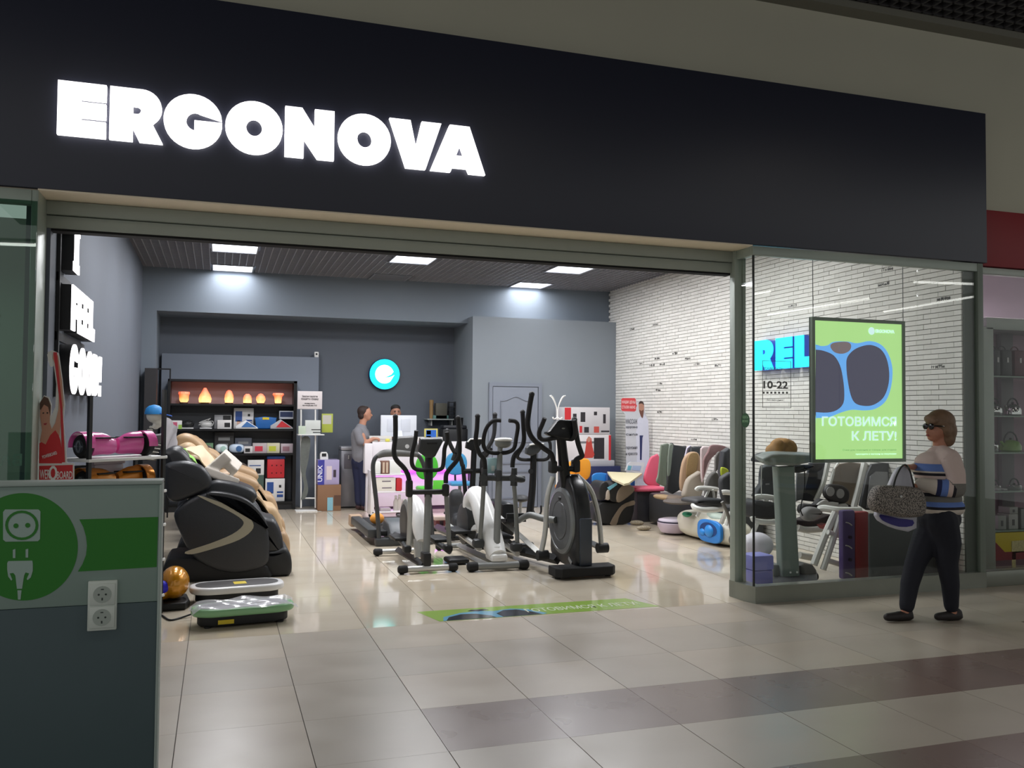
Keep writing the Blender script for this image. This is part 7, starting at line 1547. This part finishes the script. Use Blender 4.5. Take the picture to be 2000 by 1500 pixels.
# band value: 0 at shoulders .. 1 at the hem (torso); sleeves run 0 at the shoulder .. 1 at the cuff
st_t = [(0, PKC), (.24, BLC), (.345, CRC), (.37, BKC), (.41, PKC), (.45, GYC), (.575, PKC), (.655, BKC), (.70, GYC), (.78, BLC), (.85, BKC), (.89, CRC)]
tor = [cap(w3(1828, 893), .085, w3(1836, 915), .125), cap(w3(1836, 915, -.05), .115, w3(1838, 960, -.04), .125), cap(w3(1834, 915, .05), .11, w3(1836, 960, .05), .125), cap(w3(1836, 960, -.03), .128, w3(1838, 990, -.03), .132), cap(w3(1834, 960, .05), .12, w3(1836, 990, .05), .13),
       el(w3(1812, 922), (.085, .13, .075)), el(w3(1829, 932), (.165, .15, .14)), el(w3(1832, 972), (.178, .165, .13)), el(w3(1834, 990), (.172, .160, .072), 0, None, .7), el(w3(1820, 903), (.115, .14, .085)), cap(w3(1833, 884), .064, w3(1826, 900), .10), cap(sh_n+V((0, 0, .01)), .072, sh_f, .07), cap(w3(1836, 882), .062, sh_n+V((-.01, 0, .012)), .07), cap(w3(1832, 882), .06, sh_f, .066)]
jm = blob('jumper', tor, wr_, .010, 5, stripe_mat('knit_body', None, st_t))
zt_, zb_2 = w3(1836, 872).z, w3(1836, 1007).z
def setband(o, fn):
    at = o.data.attributes.new('band', 'FLOAT', 'POINT'); off = ORG[o.name]
    for i, v in enumerate(o.data.vertices): at.data[i].value = max(0, min(1, fn(v.co+off)))
setband(jm, lambda p: (zt_-p.z)/(zt_-zb_2))
elb, cuf = w3(1868, 955, -.19), w3(1800, 945, -.045)
slv = [cap(sh_n+V((0, 0, .0)), .080, w3(1866, 925, -.18), .073), cap(w3(1866, 925, -.18), .073, elb, .068), cap(elb, .068, w3(1835, 953, -.15), .064), cap(w3(1835, 953, -.15), .064, cuf, .050)]
s_n = blob('sleeve', slv, wr_, .009, 4, stripe_mat('knit_sleeve', None, [(0, PKC), (.40, GYC), (.50, BKC), (.545, PKC), (.62, BLC), (.72, NVC), (.79, CRC)]))
def along(pts):
    seg = [(V(a), V(b)) for a, b in zip(pts, pts[1:])]; Ls = [(b-a).length for a, b in seg]; tot = sum(Ls)
    def f(p):
        best = (9, 0); acc = 0
        for (a, b), L in zip(seg, Ls):
            t = max(0, min(1, (p-a).dot(b-a)/L/L)); d = (p-(a.lerp(b, t))).length
            if d < best[0]: best = (d, (acc+t*L)/tot)
            acc += L
        return best[1]
    return f
setband(s_n, along([sh_n, w3(1866, 925, -.18), elb, cuf]))
slf = [cap(sh_f, .07, w3(1812, 928, .20), .062), cap(w3(1812, 928, .20), .062, w3(1788, 914, .10), .045)]
s_f = blob('sleeve', slf, wr_, .010, 3, stripe_mat('knit_sleeve_far', None, [(0, PKC), (.5, BLC), (.7, CRC), (.8, BKC), (.9, CRC)]))
setband(s_f, along([sh_f, w3(1812, 928, .20), w3(1788, 914, .10)]))
JN = M((20, 22, 34), .8, var=.15, scale=30, bump=.15)
jeans = [el(w3(1834, 1012), (.166, .152, .12)), cap(w3(1836, 1000, 0), .145, w3(1836, 1018, 0), .145), cap(w3(1838, 1015, -.06), .125, w3(1850, 1060, -.07), .104), cap(w3(1850, 1060, -.07), .104, w3(1850, 1100, -.07), .080), cap(w3(1850, 1100, -.07), .080, w3(1856, 1140, -.08), .068), cap(w3(1856, 1140, -.08), .068, w3(1858, 1184, -.07), .054),
         cap(w3(1826, 1015, .06), .125, w3(1806, 1060, .06), .104), cap(w3(1806, 1060, .06), .104, w3(1788, 1100, .06), .080), cap(w3(1788, 1100, .06), .080, w3(1777, 1140, .05), .070), cap(w3(1777, 1140, .05), .070, w3(1771, 1184, .03), .056)]
blob('jeans', jeans, wr_, .011, 3, JN)
HR = M((118, 92, 70), .6, var=.4, scale=30, bump=.4)
hair = [el(hc+V((.026, 0, .048)), (.116, .100, .100)), el(hc+V((.068, .0, -.02)), (.080, .096, .105)), el(hc+V((.062, -.04, -.075)), (.058, .046, .070)), el(hc+V((.062, .04, -.075)), (.058, .046, .070)), el(hc+V((.02, -.072, .0)), (.045, .024, .07)), el(hc+V((-.050, 0, .072)), (.055, .075, .040)), el(hc+V((-.078, -.02, .055)), (.022, .05, .030))]
blob('hair', hair, wr_, .010, 2, HR)
gl_ = O('sunglasses', MB().ell(hc+V((-.093, -.028, .012)), (.010, .028, .024), None, 14, 8).ell(hc+V((-.093, .030, .012)), (.010, .028, .024), None, 14, 8).tube([hc+V((-.098, -.008, .018)), hc+V((-.098, .010, .018))], .004, 6).tube([hc+V((-.088, -.055, .016)), hc+V((-.06, -.076, .016)), hc+V((.0, -.082, .012))], .005, 6), M((20, 16, 18), .15), wr_, label='dark sunglasses')
O('lips', MB().ell(hc+V((-.102, 0, -.056)), (.007, .018, .007), None, 10, 6), M((150, 66, 66), .5), wr_)
O('necklace', MB().tube([w3(1826, 886)+V((.07*math.cos(a)-.02, .07*math.sin(a), -.01*math.cos(a)*-1.5)) for a in [k*math.pi/8 for k in range(16)]], .003, 5, 0, True), M((190, 160, 90), .3, .8), wr_)
for px_, pd, lx in ((1766, .03, 1727), (1862, -.07, 1826)):
    hl = w3(px_+8, 1205, pd); toe = w3(lx+6, 1208, pd); hl.z = toe.z = .036
    blob('shoe', [cap(hl, .040, hl.lerp(toe, .5), .038), cap(hl.lerp(toe, .5), .036, toe, .030), cap(V((hl.x, hl.y, .055)), .036, V((hl.x-.02, hl.y, .06)), .034), el(V((hl.x, hl.y, .022)), (.045, .036, .020))], wr_, .008, 2, M((30, 24, 24), .6))
# handbag and plastic bag in her hand
hb = T('handbag', 'speckled grey and black handbag hanging from the walking woman\'s hand', 'handbag', w3(1762, 1012, -.10))
SPK = bpy.data.materials.new('speckle'); SPK.use_nodes = True; nt = SPK.node_tree; b = nt.nodes['Principled BSDF']; b.inputs['Roughness'].default_value = .7
vn = nt.nodes.new('ShaderNodeTexVoronoi'); vn.inputs['Scale'].default_value = 105; tc = nt.nodes.new('ShaderNodeTexCoord'); nt.links.new(tc.outputs['Object'], vn.inputs['Vector'])
rp = nt.nodes.new('ShaderNodeValToRGB'); rp.color_ramp.elements[0].position = .35; rp.color_ramp.elements[0].color = (.02, .018, .016, 1); rp.color_ramp.elements[1].position = .55; rp.color_ramp.elements[1].color = (.26, .23, .20, 1)
nt.links.new(vn.outputs['Distance'], rp.inputs[0]); nt.links.new(rp.outputs[0], b.inputs['Base Color'])
def wb(x, y, dy=0): return A(1660+x/3.1235, 760+y/3.125, yw+dy)
blob('bag_body', [(MB().prism([wb(x, y, -.19) for x, y in ((175, 640), (200, 600), (245, 590), (400, 598), (450, 612), (478, 660), (484, 740), (455, 782), (350, 788), (230, 765), (178, 745), (162, 690))], (0, .13, 0), 3, .045), 0, [(V((0, 0, 0)), 0)])], hb, .009, 4, SPK)
for dy in (-.16, -.09):
    O('handle', MB().tube([wb(265, 598, dy), wb(280, 540, dy), wb(310, 480, (dy-.04)/2), wb(338, 462, -.02), wb(362, 490, (dy-.04)/2), wb(378, 545, dy), wb(392, 600, dy)], .007, 8, 4), M((28, 26, 26), .5), hb)
O('clasp', MB().lathe(wb(312, 655, -.195), [(.011, 0), (.008, .006)], 14, (0, -1, 0)), SIL, hb)
pb = T('carrier_bag', 'white and blue plastic carrier bag held behind the handbag', 'bag', wb(300, 850, -.02))
O('bag_sheet', MB().prism([wb(x, y, -.04) for x, y in ((335, 470), (360, 490), (400, 600), (412, 850), (300, 858), (210, 820), (176, 790), (172, 740), (245, 600), (290, 500))], (0, .05, 0), 2, .015), M((190, 190, 200), .45), pb)
O('printed_band', MB().prism([wb(x, y, -.046) for x, y in ((188, 765), (300, 790), (385, 800), (380, 835), (300, 840), (220, 812), (190, 790))], (0, .004, 0), 2), M((44, 36, 120), .45), pb)
# ---- the two men at the desk
def man(lab, hx, yy, face, shirt, hairm, lower=True, hh=1.0, skin=(186, 134, 110)):
    pass
ym = 14.05
def m3(px, py, dy=0): return A(px, py, ym+dy)
mr = T('person', 'man in a grey T-shirt and navy trousers standing at the left end of the desk', 'person', F(707, 988))
SK2 = M((184, 132, 108), .55)
mh = m3(713, 808)
core = [el(mh+V((0, 0, .01)), (.10, .085, .115)), el(mh+V((.04, 0, -.05)), (.055, .06, .065)), cap(mh+V((.095, 0, -.005)), .012, mh+V((.112, 0, -.03)), .014), el(mh+V((.0, -.083, -.01)), (.018, .012, .03)),
        cap(mh+V((-.02, 0, -.07)), .055, m3(706, 838), .06), cap(m3(706, 852), .09, m3(704, 890), .09), cap(m3(704, 890), .09, m3(706, 905), .09),
        cap(m3(702, 842, -.16), .045, m3(708, 862, -.2), .042), cap(m3(708, 850, -.2), .042, m3(712, 866, -.2), .042), cap(m3(712, 866, -.2), .042, m3(729, 857, -.22), .03),
        cap(m3(700, 905, .03), .06, m3(702, 975, .03), .04), cap(m3(711, 905, -.06), .06, m3(713, 975, -.06), .04)]
core += hand(m3(729, 857, -.22), m3(737, 856, -.2), (0, 0, -1), .011)
core += [cap(m3(714, 842, .16), .05, m3(722, 866, .2), .045), cap(m3(722, 866, .2), .04, m3(738, 860, .1), .028)]+hand(m3(738, 860, .1), m3(744, 858, .1), (0, 0, -1), .011)
blob('body', core, mr, .012, 2, SK2)
TS = M((124, 124, 130), .85, bump=.2, scale=20)
blob('t_shirt', [cap(m3(705, 838), .10, m3(703, 850), .15), cap(m3(703, 850, -.06), .145, m3(704, 892, -.04), .135), cap(m3(703, 850, .06), .13, m3(704, 888, .04), .13), cap(m3(699, 843, -.17), .075, m3(704, 862, -.2), .072), cap(m3(712, 843, .16), .07, m3(718, 858, .19), .06)], mr, .015, 4, TS)
NV = M((30, 36, 66), .8)
blob('trousers', [cap(m3(704, 893), .14, m3(704, 902), .145), cap(m3(699, 900, .03), .11, m3(702, 940, .03), .09), cap(m3(702, 940, .03), .09, m3(702, 980, .03), .075), cap(m3(711, 900, -.06), .11, m3(712, 940, -.06), .09), cap(m3(712, 940, -.06), .09, m3(713, 982, -.06), .075)], mr, .015, 3, NV)
for px_, dy in ((703, .03), (713, -.06)):
    f = m3(px_, 985, dy); blob('shoe', [cap(V((f.x-.03, f.y, .05)), .045, V((f.x+.16, f.y-.02, .045)), .038)], mr, .012, 2, M((60, 34, 34), .6))
HB = M((48, 34, 30), .7)
blob('hair', [el(mh+V((-.040, 0, .040)), (.088, .096, .090)), el(mh+V((-.0, 0, .085)), (.065, .075, .038)), el(mh+V((-.06, 0, -.03)), (.055, .088, .065))], mr, .012, 2, HB)
for s_ in (-1, 1): O('eye', MB().ell(mh+V((.090, .032*s_, .012)), (.008, .012, .008), None, 8, 6), M((40, 26, 22), .4), mr)
O('mouth', MB().ell(mh+V((.098, 0, -.062)), (.006, .02, .005), None, 8, 6), M((140, 80, 74), .5), mr)
ym2 = 14.62
sm = T('person', 'dark-haired man sitting behind the white computer on the desk', 'person', V((A(773, 900, ym2).x, ym2, 0)))
sh2 = A(773, 806, ym2)
core = [el(sh2+V((0, 0, .0)), (.08, .095, .115)), el(sh2+V((0, -.04, -.06)), (.058, .055, .06)), cap(sh2+V((0, -.094, .0)), .012, sh2+V((0, -.108, -.03)), .015), el(sh2+V((.082, 0, -.01)), (.012, .018, .03)), el(sh2+V((-.082, 0, -.01)), (.012, .018, .03)), cap(sh2+V((0, .02, -.08)), .055, sh2+V((0, .03, -.18)), .06),
        cap(sh2+V((0, .03, -.25)), .09, sh2+V((0, .06, -.66)), .09)]
for s_ in (-1, 1):
    core += [cap(sh2+V((.17*s_, .03, -.24)), .055, sh2+V((.23*s_, -.05, -.48)), .045), cap(sh2+V((.23*s_, -.05, -.48)), .042, sh2+V((.10*s_, -.22, -.40)), .03)]
    core += hand(sh2+V((.10*s_, -.22, -.40)), sh2+V((.08*s_, -.29, -.39)), (0, 0, -1), .010)
blob('body', core, sm, .012, 2, SK2)
blob('shirt', [cap(sh2+V((0, .03, -.20)), .10, sh2+V((0, .04, -.30)), .15), cap(sh2+V((-.06, .04, -.28)), .14, sh2+V((-.05, .06, -.62)), .14), cap(sh2+V((.06, .04, -.28)), .14, sh2+V((.05, .06, -.62)), .14)]+[c for s_ in (-1, 1) for c in (cap(sh2+V((.16*s_, .03, -.23)), .075, sh2+V((.22*s_, -.03, -.42)), .065),)], sm, .015, 4, M((70, 72, 80), .85))
blob('trousers', [c for s_ in (-1, 1) for c in (cap(sh2+V((.08*s_, .05, -.72)), .11, sh2+V((.10*s_, -.08, -.80)), .09), cap(sh2+V((.10*s_, .05, -.85)), .08, sh2+V((.10*s_, .08, -1.30)), .06))], sm, .016, 3, NV)
for s_ in (-1, 1): blob('shoe', [cap(V((sh2.x+.10*s_, ym2+.08, .045)), .042, V((sh2.x+.10*s_, ym2-.06, .04)), .036)], sm, .012, 2, BLK)
blob('hair', [el(sh2+V((0, .025, .078)), (.084, .098, .062)), el(sh2+V((0, .05, .0)), (.088, .07, .09))], sm, .012, 2, M((40, 30, 28), .7))
for s_ in (-1, 1): O('eye', MB().ell(sh2+V((.032*s_, -.088, .012)), (.012, .008, .007), None, 8, 6), M((40, 26, 22), .4), sm); O('eyebrow', MB().box(sh2.x+.032*s_-.018, sh2.x+.032*s_+.018, sh2.y-.097, sh2.y-.088, sh2.z+.028, sh2.z+.034), M((40, 28, 24), .7), sm)
st2 = T('office_stool', 'black stool under the sitting man behind the desk', 'stool', V((sh2.x, ym2+.05, 0)))
O('seat', MB().rbox(sh2.x-.2, sh2.x+.2, ym2-.12, ym2+.24, sh2.z-.98, sh2.z-.90, .03), BLK, st2); O('column', MB().cyl((sh2.x, ym2+.05, .03), (sh2.x, ym2+.05, sh2.z-.98), .03), GRYM, st2); O('foot_plate', MB().cyl((sh2.x, ym2+.05, 0), (sh2.x, ym2+.05, .03), .2, 20), GRYM, st2)
